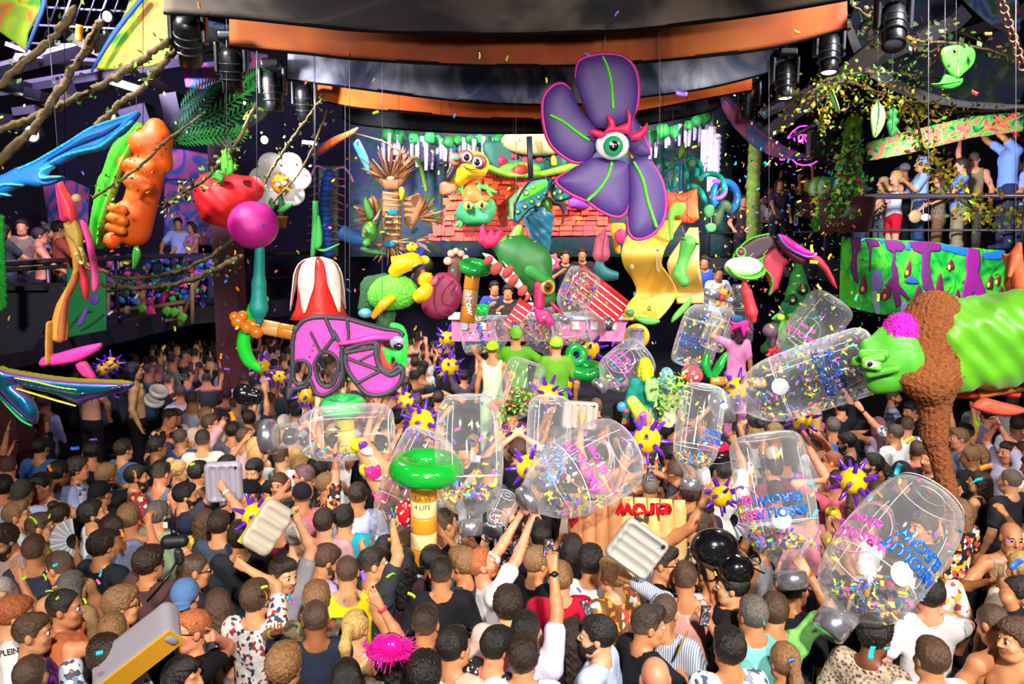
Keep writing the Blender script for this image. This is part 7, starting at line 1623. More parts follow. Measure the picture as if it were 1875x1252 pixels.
def fill(x, y, h, fine):
 aL, aR, hy, hp, fem, top = random.choice([TPL[2], TPL[7], TPL[9], TPL[3]] if y > 8.6 and abs(x) < 3.4 and random.random() < .6 else TPL if random.random() < .6 else TPL[:2])
 yaw = random.gauss(0, 28) - math.degrees(math.atan2(1.2 - x, 13.5 - y)) if random.random() < .85 else random.uniform(60, 300)
 bm, gm, H, JL, JR = body_mesh((aL, aR, hy, hp, fem, top, h, fine))
 sc = random.uniform(.93, 1.04) * (.94 if fem else 1)
 sh = random.choice(PAL); hc = random.choice('kkkddddbbbllyg'); sk = random.choice([0,0,1,1,2,3,4,8,5])
 hs = random.choice(['long', 'wavy', 'bob', 'pony'] if fem else ['short', 'fade', 'fade', 'messy', 'curly', 'buzz', 'quiff'])
 o = thing('person', None, 'person', (x, y, 0), (0, 0, math.radians(yaw))); o.scale = (sc,)*3
 link('body', bm, None, o, color=lin(SCOL[sk]))
 st = 'plain'
 if gm is not None:
  if len(gm.materials) == 0: gm.materials.append(CLOTH)
  s = link('shirt', gm, None, o, color=lin(sh))
  if random.random() < .2:
   st = random.choice(['floral', 'floralw', 'tropic', 'stripe', 'camo', 'tiedye']); s.material_slots[0].link = 'OBJECT'; s.material_slots[0].material = STY[st]
 link('trousers', TROUSERS, None, o, color=lin('#1b1d26'))
 link('hair', hair_mesh(hs, hy, hp, .0135), HAIR, o, color=lin(HCOL[hc]))
 hw = Vector((x, y, 1.62*sc)); d = hw - Vector((0, 0, CAMZ)); c, s_ = math.cos(PITCH), math.sin(PITCH)
 dep = d.y*c - d.z*s_; PX = CX + FPX*d.x/dep; PY = CY - FPX*(d.y*s_ + d.z*c)/dep
 PEOPLE.append(dict(o=o, px=PX, py=PY, shirt=sh, hair=hs, hc=hc, sty=st, top=top, aL=aL, aR=aR, fem=fem, loc=Vector((x, y, 0)), ext=(), skin=sk, yaw=yaw, fill=True))
for x, y in far[:NMAX]: fill(x, y, .0135 if y < 9.5 else .018, y < 9.5)
def crowd_mass(pts):
 hs = .05; f = SDF((-.34,-.28,.5), (.34,.28,1.84), hs); torso(f, .02); build_head(f, Head(), face=False)
 for s in (-1, 1): f.cone((s*.2,-.01,1.38), (s*.25,.05,1.05), .06, .045);
 f.ell((0,-.014,1.67), (.09,.11,.1), .01)
 V, Q = nets(f.F, f.lo, hs); g = SDF((-.34,-.28,.5), (.34,.28,2.1), hs); g.F[:] = .3; torso(g, .02); build_head(g, Head(), face=False)
 g.cone((.2,-.01,1.42), (.24,.1,1.7), .05, .04); g.cone((.24,.1,1.7), (.18,.15,1.95), .04, .03); g.cone((-.2,-.01,1.38), (-.25,.05,1.05), .06, .045)
 V2, Q2 = nets(g.F, g.lo, hs)
 AV = []; AQ = []; AC = []; n = 0
 for x, y in pts:
  v, q = (V, Q) if random.random() < .75 else (V2, Q2)
  a = random.gauss(-.4, .6); R = rot3(a, 0); sc = random.uniform(.94, 1.05)
  AV.append((v @ R.T) * sc + np.array([x, y, 0])); AQ.append(q + n); n += len(v)
  sk = lin(random.choice(SCOL[:7])); sh = lin(random.choice(PAL)); hc = lin(HCOL[random.choice('kkddb')])
  c = np.empty((len(v), 4), np.float32); c[:,:3] = sk; c[:,3] = 1
  c[v[:,2] < 1.46, :3] = sh
  hm = (v[:,2] > 1.62) & ((v[:,1] < .03) | (v[:,2] > 1.71)) & (v[:,2] < 1.80); c[hm, :3] = hc
  AC.append(c)
 me = quadmesh(np.concatenate(AV), np.concatenate(AQ)); A = me.attributes.new('tone', 'FLOAT_COLOR', 'POINT'); A.data.foreach_set('color', np.concatenate(AC).ravel())
 m, N, L, b_ = nt('crowd_tones'); at_ = N.new('ShaderNodeAttribute'); at_.attribute_name = 'tone'; L.new(at_.outputs['Color'], b_.inputs['Base Color']); setp(b_, rough=.8)
 o = link('distant_crowd', me, m); tag(o, 'dense mass of dancers at the dim far left of the floor', 'crowd', kind='stuff')
if far[NMAX:]: crowd_mass(far[NMAX:])
print('PEOPLE', len(PEOPLE), 'mass', len(far[NMAX:]))
# more stage dressing
tD, tE, tM = TT(1120, 260, 7.8125), TT(1320, 420, 7.8125), TT(1530, 425, 5.859)
b = B(); b.box((2.0, 11.3, .52), (6.0, 1.7, 1.04)); struct('stage_riser', b, M_DARK)
def psych(name, cols, sc=3, dist=4):
 m, N, L, b_ = nt(name); setp(b_, rough=.55); tc = N.new('ShaderNodeTexCoord'); nz = N.new('ShaderNodeTexNoise'); nz.inputs['Scale'].default_value = sc; nz.inputs['Distortion'].default_value = dist; nz.inputs['Detail'].default_value = 2
 L.new(tc.outputs['Object'], nz.inputs['Vector']); cr = N.new('ShaderNodeValToRGB'); els = cr.color_ramp.elements
 while len(els) < len(cols): els.new(.5)
 for i, c in enumerate(cols): els[i].position = .28 + .44*i/(len(cols)-1); els[i].color = (*lin(c), 1)
 L.new(nz.outputs[0], cr.inputs[0]); L.new(cr.outputs[0], b_.inputs['Base Color']); return m
PSY1 = psych('print_green_yellow', ['#1f6a3a', '#5fae2a', '#d8e02a', '#8ac83a', '#e8842a', '#3f8a4a'], 1.3, 2.5); PSY2 = psych('print_blue_pink', ['#1c2a5a', '#2a5a9a', '#7a8ab0', '#3a6a4a', '#5a2a6a', '#a85a3a'], 1.6, 2); PSY3 = psych('print_night', ['#241a4a', '#5a2a8a', '#2a6aa8', '#e04a9a', '#1f8a6a'], 1.6, 2)
p = Prop('tentacle_plant_prop', 'plant with teal foam arching stems and striped leaves hanging right of the flower', 'plant prop', (1250, 330), 12.6)
for q, r in (([tD((890,640))[0], tD((900,480))[0], tD((930,350))[0]], 5), ([tD((680,520))[0], tD((780,400))[0], tD((900,340))[0]], 4.5), ([tD((580,340))[0], tD((680,270))[0], tD((800,270))[0]], 4), ([tD((1080,590))[0], tD((1060,450))[0], tD((1030,340))[0]], 5), ([tD((1170,290))[0], tD((1220,400))[0], tD((1210,500))[0]], 4.5), ([tD((1330,900))[0], tD((1310,780))[0], tD((1220,650))[0], tD((1080,640))[0]], 5), ([tD((1250,510))[0], tD((1400,455))[0], tD((1550,500))[0], tD((1600,640))[0], tD((1530,800))[0]], 5), ([tD((690,560))[0], tD((770,550))[0], tD((800,640))[0], tD((800,720))[0]], 4), ([tD((1060,260))[0], tD((1180,240))[0], tD((1270,320))[0], tD((1290,440))[0]], 4)):
 p.tube('stem', '#1fa890', [(*a, random.uniform(-.2, .15)) for a in q], r, VINYL, n=10)
for q in (((1040,300),(1110,240),(1170,310),(1120,390),(1060,370)), ((690,330),(740,300),(780,350),(730,400)), ((1130,520),(1200,500),(1250,560),(1190,600)), ((1260,960),(1330,900),(1410,930),(1400,1050),(1330,1100),(1270,1040)), ((1260,1200),(1340,1160),(1420,1190),(1400,1280),(1300,1290)), ((800,250),(880,215),(930,260),(860,310))): p.puff('leaf', random.choice(['#3a8a4a', '#4fa05a', '#2f6a3a']), tD(*q), 3, 4, random.uniform(-.35, -.2), smooth=2)
p.puff('cactus', '#33502c', tD((1400,1180),(1390,1050),(1460,960),(1500,860),(1590,840),(1670,900),(1680,980),(1600,1040),(1560,1000),(1540,1100),(1470,1230)), 7, 7, -.2); p.tube('blue_pole', '#2f6ab0', [(1247,290,-.3), (1246,352,-.3)], 2, sm=0); p.ball('parrot', '#8ac82a', (1248, 275, -.3), (5, 5, 14), tilt=15)
torus(B(), p.L(1328, 360), 26*p.u, 7*p.u, (.4, -1, .1)).build('blue_hoop', VINYL, p.e, color=lin('#2a7ac8')); torus(B(), p.L(1312, 348, -.1), 15*p.u, 4.5*p.u, (-.3, -1, .1), arc=.7).build('lilac_hoop', VINYL, p.e, color=lin('#9a6ad8'))
p = Prop('manta_prop', 'red and green winged manta creature with magenta sail hanging at the right', 'creature', (1420, 490), 10.0)
p.puff('dark_wing', '#3a1c2c', tE((165,470),(190,350),(300,230),(480,110),(680,65),(760,150),(800,240),(700,290),(620,370),(560,410),(300,490)), 6, 6, 0, smooth=1); p.puff('wing_edge', '#4fae1f', lines=[(tE((165,440),(190,350),(300,220),(450,120),(680,65)), 3), (tE((190,480),(350,490),(560,420),(620,370)), 3), (tE((570,420),(600,550),(700,660),(725,800),(690,930)), 3.5)], thick=8, rnd=2.5, dy=-.01)
torus(B(), p.L(*tE((285,325))[0], -.05), 8*p.u, 1.6*p.u, (0, -1, .2)).build('eye_ring', FOAM, p.e, color=lin('#4fae1f')); p.ball('eye', '#8a1a4a', (*tE((285,325))[0], -.04), (6, 3, 5))
for q in (((350,430),(420,370),(490,300)), ((470,390),(560,300)), ((590,360),(660,290))): p.puff('wing_streak', '#8ad82a', lines=[(tE(*q), (1, 2, 1) if len(q) == 3 else 1.5)], thick=7, rnd=1.5, dy=-.012, res=50)
p.puff('red_wing', '#a81a38', tE((590,430),(700,300),(800,240),(900,380),(1010,450),(920,540),(880,700),(830,850),(730,940),(720,800),(650,640),(600,560)), 7, 8, .05, smooth=1); p.puff('red_wing', '#c02a44', tE((1240,410),(1320,335),(1450,400),(1560,540),(1640,700),(1700,880),(1600,780),(1500,600),(1380,490)), 6, 6, .05, smooth=1)
p.puff('spine', '#5a1420', tE((760,160),(860,290),(980,420),(1100,500),(1190,490),(1190,400),(1050,340),(900,240),(800,130)), 10, 8, -.04, smooth=1); p.puff('sail', '#e01a98', tE((780,60),(900,90),(1050,200),(1180,280),(1310,330),(1260,385),(1130,370),(950,280),(830,180)), 8, 8, -.1, smooth=1); p.puff('sail_edge', '#7a5ac8', lines=[(tE((780,80),(840,190),(960,290),(1130,375),(1260,388),(1310,345)), 4)], thick=9, rnd=3, dy=-.11)
p.blob('belly', '#e9f0e2', [('e', tE((320,530))[0] + (-.02,), (34, 24, 18), 6)], 1.6); p.puff('belly_rim', '#5fc82a', lines=[(tE((75,540),(160,640),(300,690),(440,690),(560,640),(600,580)), (5, 7, 8, 8, 6, 3))], thick=20, rnd=4, dy=-.03)
p.blob('leg', '#e0303c', [('c', tE((330,720))[0] + (0,), tE((370,900))[0] + (0,), 4, 8, 4), ('c', tE((370,900))[0] + (0,), tE((440,1180))[0] + (0,), 9, 11, 5), ('c', tE((440,1180))[0] + (0,), tE((470,1300))[0] + (0,), 10, 5, 4)], 1.4)
wire(1408, -40, 430, 10.0)
p = Prop('cone_tree_prop', 'green felt cone tree with hollow eyes behind the confetti bottle', 'tree prop', (1462, 540), 12.2)
p.blob('cone', '#1f7a34', [('c', (1462,490,0), (1462,640,0), 10, 52, 8), ('c', (1440,560,-.1), (1400,640,-.1), 8, 10, 6)], 2.2, PLUSH, (2.5, .09))
for c in ((1471,530),(1452,548)): p.ball('eye_hollow', '#12140f', (*c, -.22), (9, 5, 10)); p.ball('eye_light', '#c8d81f', (c[0], c[1] + 2, -.28), (3.5, 2, 3))
p = Prop('leaf_spray_prop', 'lime striped leaves drooping before the green cone tree', 'plant prop', (1425, 590), 11.4)
for q in (((1000,260),(1080,190),(1150,220),(1080,260)), ((1060,380),(1120,250),(1150,330),(1150,480),(1090,490)), ((1170,210),(1250,190),(1310,240),(1220,250)), ((1170,260),(1250,330),(1200,370),(1160,300))): p.puff('leaf', '#5fc83a', TT(1240, 540, 5.859)(*q), 3, 4, random.uniform(-.1, .1))
p.ball('heart', '#b8d82a', (1430, 581, -.15), (7, 5, 6)); p.blob('shroom', '#7a5a7a', [('e', (1418,605,.1), (22,18,16), 4), ('c', (1418,610,.1), (1420,650,.1), 10, 9, 4)], 1.8)
def daisy(px, py, Y, r, n, pc, hc, lb):
 p = Prop('stage_flower', lb, 'flower', (px, py), Y)
 for i in range(n): a = 2*PI*i/n; leaf(p.e, Vector((0,0,0)), r*p.u, (-.2, a, 0), pc, 'petal')
 p.ball('heart', hc, (px, py, -.05), (r*.35, r*.25, r*.35)); return p
daisy(1322, 545, 12.8, 20, 10, '#d8a81f', '#b8203a', 'yellow petalled flower with red heart above the stage bottles'); daisy(1010, 480, 14.0, 18, 7, '#e84a6a', '#e8e0e0', 'pink flower beside the teal gown'); daisy(935, 688, 10.8, 11, 10, '#e8b81f', '#e87a1f', 'yellow flower on the performers\' level'); daisy(905, 740, 9.6, 10, 12, '#f06a2a', '#d8842a', 'orange flower in the garland left of the clear bottle')
p = daisy(1418, 650, 11.0, 18, 8, '#b8142a', '#6a0f1c', 'red flower under the confetti bottle')
RED = mat('red_crate_plastic', lin('#c8141f'), rough=.3, coat=.3)
def crate(label, c, Y, w, h, d, rot):
 e = thing('red_crate', label, 'crate', at(*c, Y), rot); k = mpp(Y); w, h, d = w*k, h*k, d*k
 B().box((0,0,0), (w, d, h)).build('body', RED, e, smooth=False)
 for i in range(5): B().box((0, -d/2 - .006, h*(-.36 + .18*i)), (w*.94, .012, h*.035)).build('white_line', mat('white_line', lin('#e8dcdc')), e, smooth=False)
 B().box((0, 0, h/2), (w*1.06, d*1.06, h*.08)).build('rim', RED, e, smooth=False)
crate('red plastic crate with white lines tilted behind the confetti bottle', (1090, 545), 12.8, 105, 60, 60, (0, rd(38), 0)); crate('narrow red plastic crate leaning on the desk, left', (945, 580), 12.2, 26, 60, 30, (0, rd(35), 0))
p = Prop('dj_desk', 'white and pink dj desk buried under bottles at the stage front', 'desk', (985, 590), 13.0)
B().box(p.L(985, 600), (310*p.u, .7, 40*p.u)).build('front', mat('pink_desk_front', lin('#e07aa8')), p.e, smooth=False); B().box(p.L(985, 578), (320*p.u, .8, 5*p.u)).build('top', mat('white_desk_top', lin('#e4e0e4')), p.e, smooth=False)
for x in (895, 930, 1010, 1060): B().box(p.L(x, 571), (26*p.u, .3, 9*p.u)).build('player', M_BLACK, p.e, smooth=False)
for i in range(9): B().box(p.L(850 + i*34, 596, -.37), (12*p.u, .02, 14*p.u)).build('white_letter_block', mat('white_desk_top', None), p.e, smooth=False)
o = B().lathe([(0,-.16),(.05,-.16),(.09,-.06),(.13,.1),(.12,.1),(.08,-.05),(0,-.1)], 18).build('green_goblet', VINYL, color=lin('#12a83a'), loc=at(882, 570, 12.4)); tag(o, 'green plastic goblet standing on the desk', 'goblet')
for x, y, Y, sh, hr, hc in ((1035, 470, 15.4, '#1c1c24', 'short', 'k'), (1066, 466, 15.6, '#2c2430', 'short', 'd'), (905, 528, 14.2, '#2a3a8a', 'short', 'k'), (930, 535, 14.0, '#23232c', 'curly', 'k'), (985, 540, 13.8, '#c8c4d0', 'short', 'b'), (1290, 480, 15, '#2a4ab0', 'short', 'd'), (1315, 500, 14.6, '#b8c4d8', 'short', 'k')):
 P_(x, y, 180 + random.uniform(-20, 20), 'belly', 'chest', Y=Y, shirt=sh, hair=hr, hc=hc, skin=1, h=.014, fine=False)
P_(944, 616, 4, 'hug', 'hug', Y=10.9, shirt='#4c8c1c', hair='capback', hc='#5a9a22', skin=1, h=.010, label='performer in lime shirt and cap seen from behind with both arms spread')
P_(902, 640, -8, 'down', 'down', Y=10.8, fem=True, shirt='#b8d8a8', hair='cap', hc='#9ad81f', skin=1, h=.011, top='tank', trouser='#b8d8a8', label='performer with lime helmet and pale green dress, leftmost of the green trio')
P_(1018, 634, 6, 'down', 'down', Y=10.9, shirt='#548a20', hair='cap', hc='#8ad82a', skin=1, h=.011, label='performer with lime helmet, rightmost of the green trio')
P_(1180, 672, 5, 'down', 'down', Y=10.2, shirt='#1f8a7a', hair='bob', hc='#c8d41a', skin=2, h=.010, fem=True, top='long', label='performer with yellow shaggy wig and teal coat hung with vegetables')
P_(1220, 690, 0, 'down', 'down', Y=10.4, shirt='#c8c8a0', hair='bob', hc='#7ab8e0', skin=2, h=.012, fem=True, label='performer with pale blue shaggy wig beside the yellow wig')
P_(1350, 605, 6, 'bentup', 'down', Y=11.4, fem=True, shirt='#c87aa8', hair='bob', hc='d', skin=1, h=.010, trouser='#b86a9a', label='performer in a pink dress and magenta star hat on the stage')
p = Prop('star_hat', 'magenta star shaped hat with blue crown on the pink dressed performer', 'hat', (1350, 588), 11.35)
p.puff('brim', '#d8148a', TT(1240, 540, 5.859)((520,265),(580,275),(690,255),(755,270),(735,330),(780,400),(710,380),(690,460),(650,340),(570,370),(530,400),(560,320)), 5, 4, -.12, smooth=0); p.ball('crown', '#1f6a9a', (1349, 584, -.1), (12, 10, 7), PLUSH)
p = Prop('vegetable_board', 'green veggie costume board with carved face and leafy bunches', 'costume board', (1200, 720), 9.95)
p.puff('board', '#8ab86a', TT(1060, 560, 6.25)((760,830),(900,840),(920,960),(890,1110),(780,1090),(745,960)), 5, 6, 0, smooth=1); p.puff('slot', '#5a4a2a', lines=[(TT(1060, 560, 6.25)((820,960),(880,945)), 4), (TT(1060, 560, 6.25)((835,930),(815,985)), 1.5)], thick=6, rnd=1.5, dy=-.02)
random.seed(31)
def foliage(pts, size, cols, seed=0, jitter=1, up=.3):
 """many small leaves joined: pts Vectors"""
 rnd = np.random.RandomState(seed); n = len(pts); P = np.asarray([tuple(q) for q in pts], np.float32)
 a = rnd.normal(size=(n,3)); a[:,2] -= up; a /= np.linalg.norm(a, axis=1)[:,None]; b = np.cross(a, rnd.normal(size=(n,3))); b /= np.linalg.norm(b, axis=1)[:,None]; c = np.cross(a, b)
 s = size*rnd.uniform(.6, 1.3, (n,1)); V = np.stack([P, P+a*s*.5-b*s*.3+c*s*.08, P+a*s, P+a*s*.5+b*s*.3+c*s*.08], 1).reshape(-1, 3)
 me = quadmesh(V, np.arange(4*n).reshape(-1, 4), False); col = np.ones((n,4,4), np.float32); col[:,:,:3] = np.array([lin(x) for x in cols])[rnd.randint(0, len(cols), n)][:,None,:]
 A = me.attributes.new('tone', 'FLOAT_COLOR', 'POINT'); A.data.foreach_set('color', col.ravel()); me.materials.append(CONF); return me
def scatter(p, c, r, n, dy=0): return [p.L(c[0] + random.gauss(0, r[0]), c[1] + random.gauss(0, r[1]), dy + random.gauss(0, .08)) for _ in range(n)]
o = link('foliage', foliage(scatter(p, (1235, 700), (14, 10), 120) + scatter(p, (1215, 740), (9, 12), 80) + scatter(p, (1245, 725), (9, 12), 60), .07, ['#7ac82a', '#a8d84a', '#4f9a2a', '#c8d86a'], 1), None, p.e); o['kind'] = 'stuff'
p = Prop('flower_garland', 'garland of green leaves and small flowers left of the clear bottle', 'garland', (945, 735), 9.7)
o = link('foliage', foliage(scatter(p, (950, 730), (14, 12), 140) + scatter(p, (920, 760), (10, 10), 60), .06, ['#3f9a2a', '#6ab83a', '#8ad84a', '#c23a4a', '#d8a82a'], 2), None, p.e); o['kind'] = 'stuff'
P_(938, 752, 0, 'down', 'down', shirt='#5a2468', hair='short', hc='d', skin=1, top='long', h=.011, Y=9.9, label='person in a violet hooded jacket left of the middle clear bottle')
p = Prop('parrot_float', 'yellow and pink inflatable parrot figure under the veggie costume', 'inflatable', (1165, 750), 9.4); p.blob('body', '#e8d84a', [('c', (1158,735,0), (1185,775,0), 11, 16, 6)], 1.5, VINYL); p.puff('patch', '#e04ab0', [(1165,758),(1178,748),(1186,768),(1172,774)], 5, 4, -.13, VINYL); p.blob('head', '#3f8ad8', [('e', (1138,745,0), (9,8,10), 3)], 1.4, VINYL); p.ball('beak', '#e84a3a', (1146, 752, -.05), (6, 5, 4), VINYL)
# forest banner on the right balcony
p = Prop('forest_banner', 'printed forest banner with purple trees on bright green hung from the right balcony', 'banner', (1690, 510), 12.9)
bd = tM((52,42),(400,60),(700,85),(1100,110),(1400,165),(1820,190),(1830,760),(1500,800),(1200,860),(900,900),(620,905),(300,850),(40,780))
p.puff('cloth', '#17b83a', bd, 2.5, 3, 0, psych('forest_print', ['#075a1e', '#12a034', '#1fc83a', '#5fe02a', '#0c7a2c'], 2.2, 2.5), smooth=0, res=70)
PUR = '#7a1a72'
for q in (((150,60),(270,60),(260,200),(230,220),(215,300),(225,420),(240,560),(190,520),(150,380),(170,230)), ((300,65),(440,80),(470,150),(380,160),(370,300),(375,420),(345,420),(355,280),(350,170)), ((510,80),(700,95),(740,150),(700,210),(640,200),(630,330),(660,420),(670,560),(800,720),(760,730),(680,650),(700,780),(640,820),(600,620),(520,580),(600,450),(590,340),(610,230),(540,180)), ((760,100),(900,95),(1010,100),(1120,130),(1120,200),(1010,210),(1000,350),(1020,500),(1060,640),(1010,650),(930,610),(910,450),(915,230),(830,200)), ((1400,165),(1530,185),(1545,330),(1520,420),(1590,620),(1650,720),(1560,740),(1470,640),(1420,740),(1340,740),(1350,620),(1390,450),(1380,320))):
 p.puff('tree_print', PUR if q[0][0] < 1300 else '#a01a90', tM(*q), 2, 2, -.03, PAINT, smooth=1)
for q in (((270,60),(310,60),(300,120)), ((440,70),(520,80),(490,130)), ((740,130),(800,100),(800,200),(740,190)), ((1110,120),(1400,170),(1400,260),(1300,240),(1130,190)), ((1550,220),(1810,195),(1810,280),(1700,300),(1600,290))): p.puff('sky_print', '#1a7ad8', tM(*q), 2, 2, -.025, PAINT, smooth=0)
for q, c in ((((365,600),(380,460),(440,390),(490,470),(490,600),(430,630)), '#8a7ac0'), (((690,870),(690,770),(730,740),(770,780),(810,870)), '#a8b0d8'), (((385,640),(440,640),(470,860),(410,860)), '#9ab0c8'), (((730,540),(780,470),(860,500),(880,550)), '#2a6aa8')): p.puff('mushroom_print', c, tM(*q), 2, 2, -.035, PAINT)
for q in (((240,640),(300,440),(330,620),(290,660)), ((820,740),(880,560),(940,680),(1020,810),(960,800),(900,740),(850,780)), ((1060,790),(1060,600),(1115,430),(1150,620),(1190,760),(1130,770)), ((1260,740),(1300,600),(1330,740)), ((1720,740),(1760,570),(1810,720)), ((720,470),(790,290),(800,430),(760,480)), ((450,700),(520,600),(590,620),(580,700),(500,730)), ((1170,390),(1230,290),(1260,390)), ((1600,590),(1660,450),(1670,600)), ((1690,550),(1750,450),(1740,560))): p.puff('gnome_print', '#7a1444', tM(*q), 2, 2, -.035, PAINT); cxm = sum(a for a, _ in q)/len(q); cym = sum(b_ for _, b_ in q)/len(q); p.ball('gnome_glow', '#d8c83a', (*tM((cxm, cym + 20))[0], -.06), (3, 1, 5))
for q in (((60,60),(130,80),(150,250),(120,420),(60,300)), ((50,480),(120,460),(220,640),(250,780),(120,700))): p.puff('bush_print', '#4fd82a', tM(*q), 2, 3, -.02, PAINT)
for lb, q, Y in (('flower print valance above the right balcony crowd', [(1585,262),(1660,240),(1780,212),(1875,205),(1875,240),(1780,252),(1660,282),(1590,295)], 12.6),):
 p = Prop('valance', lb, 'banner', (1730, 250), Y); p.puff('cloth', '#2f6a3a', q, 2.5, 3, 0, psych('valance_print', ['#1f3a2a', '#2f8a4a', '#5fc83a', '#d84a6a', '#e8842a', '#3a2a5a'], 5, 2), smooth=0)
p = Prop('white_rim_banner', 'white rimmed round sail curving across the upper right ceiling', 'sail', (1700, 120), 11.0)
p.puff('sail_cloth', '#ffffff', [(1560,40),(1590,110),(1650,160),(1750,185),(1875,190),(1875,60),(1800,20),(1700,-20),(1600,-20)], 2.5, 4, .1, psych('dark_sail_print', ['#20263e', '#2f5a6a', '#5a4a78', '#3a6a44', '#8a7a8a'], 1.4, 2))
p.puff('rim', '#e9e6ee', lines=[([(1553,40),(1572,95),(1612,140),(1680,172),(1760,190),(1880,197)], (12, 16, 20, 18, 12, 10))], thick=4, rnd=4, dy=0)
p = Prop('blue_sail', 'blue and white printed sail at the top right corner', 'sail', (1810, 30), 9.5); p.puff('cloth', '#ffffff', [(1755,-20),(1850,-20),(1870,40),(1855,65),(1800,35)], 3, 4, 0, PSY2)
p = Prop('printed_ribbon', 'violet and crimson printed ribbon sweeping right of the stage', 'ribbon', (1410, 230), 12.4); p.puff('cloth', '#ffffff', [(1318,170),(1345,180),(1400,240),(1450,275),(1490,288),(1440,292),(1390,275),(1350,240),(1325,205)], 3, 4, 0, PSY3); p.puff('edge', '#c83a9a', lines=[([(1318,172),(1360,215),(1420,262),(1488,290)], 3)], thick=5, rnd=2, dy=-.01)
for lb, q, Y, m in (('lime and yellow printed sail with blue edge in the top left corner', [(-20,-20),(75,-20),(76,15),(52,62),(48,95),(30,80),(-20,45)], 8.0, PSY1), ('green and orange printed sail hanging beside the big moving light', [(250,-20),(305,-20),(315,60),(310,110),(285,120),(240,128),(175,128),(205,70)], 8.6, PSY1), ('white and pink printed sail behind the moving lights at the left', [(345,30),(420,45),(428,80),(400,90),(370,95),(345,70)], 10.5, PSY2), ('dark violet printed sail above the fern curtain', [(330,95),(440,90),(490,100),(500,150),(420,170),(340,160)], 11.5, PSY3), ('blue backlit print on the far left gallery', [(270,265),(345,275),(420,290),(420,330),(280,330)], 15.0, PSY3), ('violet print wall behind the red strawberry', [(300,330),(420,330),(420,450),(300,450)], 19.2, PSY3), ('pink and teal print above the left gallery people', [(75,320),(130,330),(165,345),(160,430),(90,420)], 15.5, PSY3)):
 p = Prop('printed_sail', lb, 'sail', q[0], Y); p.puff('cloth', '#ffffff', q, 3, 4, 0, m, smooth=1)
for q, Y in (([(48,95),(76,20),(84,-10)], 7.95), ([(168,130),(210,60),(262,-5)], 8.5)):
 p = Prop('blue_strap', 'blue strap edging the ' + ('corner sail' if Y < 8 else 'green and orange sail'), 'strap', q[0], Y); p.puff('strap', '#2a5ac0', lines=[(q, (4, 9, 8))], thick=3, rnd=3)
p = Prop('fern_curtain', 'curtain of bright green fern fronds left of the stage', 'fern', (400, 200), 11.0)
p.puff('dark_cloth', '#12241a', [(295,240),(330,190),(390,150),(490,120),(490,200),(440,240),(380,258),(310,262)], 3, 4, .12, PAINT)
for q in ([(318,245),(360,205),(400,150)], [(330,255),(400,225),(470,190)], [(330,200),(370,165),(408,148)], [(345,232),(420,190),(490,135)], [(360,258),(430,248),(440,230)], [(430,180),(460,150),(492,128)], [(320,258),(370,250),(440,242)]):
 pts = smooth_path([p.L(*a, random.uniform(-.06, .04)) for a in q], 9); b = B(); b.tube(pts, .008, 4)
 for i in range(1, len(pts) - 1):
  d = (pts[i+1] - pts[i-1]).normalized(); nrm = Vector((d.z, 0, -d.x)); ln = 15*p.u*math.sin(PI*(i/len(pts))**.7) + .03
  for s in (-1, 1): t = pts[i] + (nrm*s*.9 + d*.7)*ln; m = (pts[i] + t)/2; w = d*ln*.16; b.add([pts[i], m + w, t, m - w, pts[i] + Vector((0,.006,0)), m + w + Vector((0,.006,0)), t + Vector((0,.006,0)), m - w + Vector((0,.006,0))], [(0,1,2,3), (7,6,5,4), (0,4,5,1), (1,5,6,2), (2,6,7,3), (3,7,4,0)])
 b.build('frond', FOAM, p.e, smooth=False, color=lin(random.choice(['#2fb83f', '#4fd04a', '#1f9a4a'])))
# branches, vines and big leaves
BARK = mat('mossy_bark', lin('#5c4a2c'), var=.45, scale=14, rough=.9, bump=.8, bscale=26)
def vine(label, pts, Y, rad, n, size, cols, spread=.06, Y1=None, seed=1, bark=True, drop=0):
 random.seed(seed); e = thing('vine', label, 'vine', at(*pts[0], Y), group='vines and branches'); o = Vector(e.location); Y1 = Y1 or Y
 P = smooth_path([at(x, y, Y + (Y1-Y)*i/(len(pts)-1)) - o for i, (x, y) in enumerate(pts)], 10)
 P = [q + Vector((random.gauss(0, rad*.25), random.gauss(0, rad*.25), random.gauss(0, rad*.25))) for q in P]
 B().tube(P, [rad*random.uniform(.8, 1.25) for _ in P], 8).build('stem', BARK, e)
 if n:
  L = [P[random.randrange(len(P))] + Vector((random.gauss(0, spread), random.gauss(0, spread), random.gauss(0, spread) - random.random()*drop)) for _ in range(n)]; f = link('foliage', foliage(L, size, cols, seed), None, e); f['kind'] = 'stuff'
 return e
LG = ['#4f7a2a', '#6a9a3a', '#3a5a22', '#8ab04a']; YG = ['#c8a81f', '#a8b82a', '#d8c83a', '#6a8a2a', '#b07a2a']; DK = ['#2f4a22', '#3f5a2a', '#5a6a3a', '#4a3a2a']
vine('mossy bare branch rising from the top left edge', [(-10,165),(50,110),(105,60),(140,15)], 6.4, .030, 14, .05, LG, seed=1)
vine('long mossy branch crossing behind the wire at the left', [(-10,305),(60,235),(110,165),(150,100),(185,40)], 6.8, .034, 26, .05, LG, seed=2)
vine('brown branch with leaf tufts under the green and orange sail', [(-10,240),(60,215),(130,185),(200,150),(260,110),(310,75)], 7.2, .030, 60, .06, LG, seed=3)
vine('thin branch rising to the big moving light', [(175,230),(220,190),(262,160),(290,125),(320,95),(362,35)], 7.4, .026, 30, .05, LG, seed=4)
vine('dark twiggy vine over the pea pod', [(170,362),(220,330),(262,300),(300,262),(370,210)], 7.2, .012, 110, .035, DK + ['#8a9a4a'], seed=5)
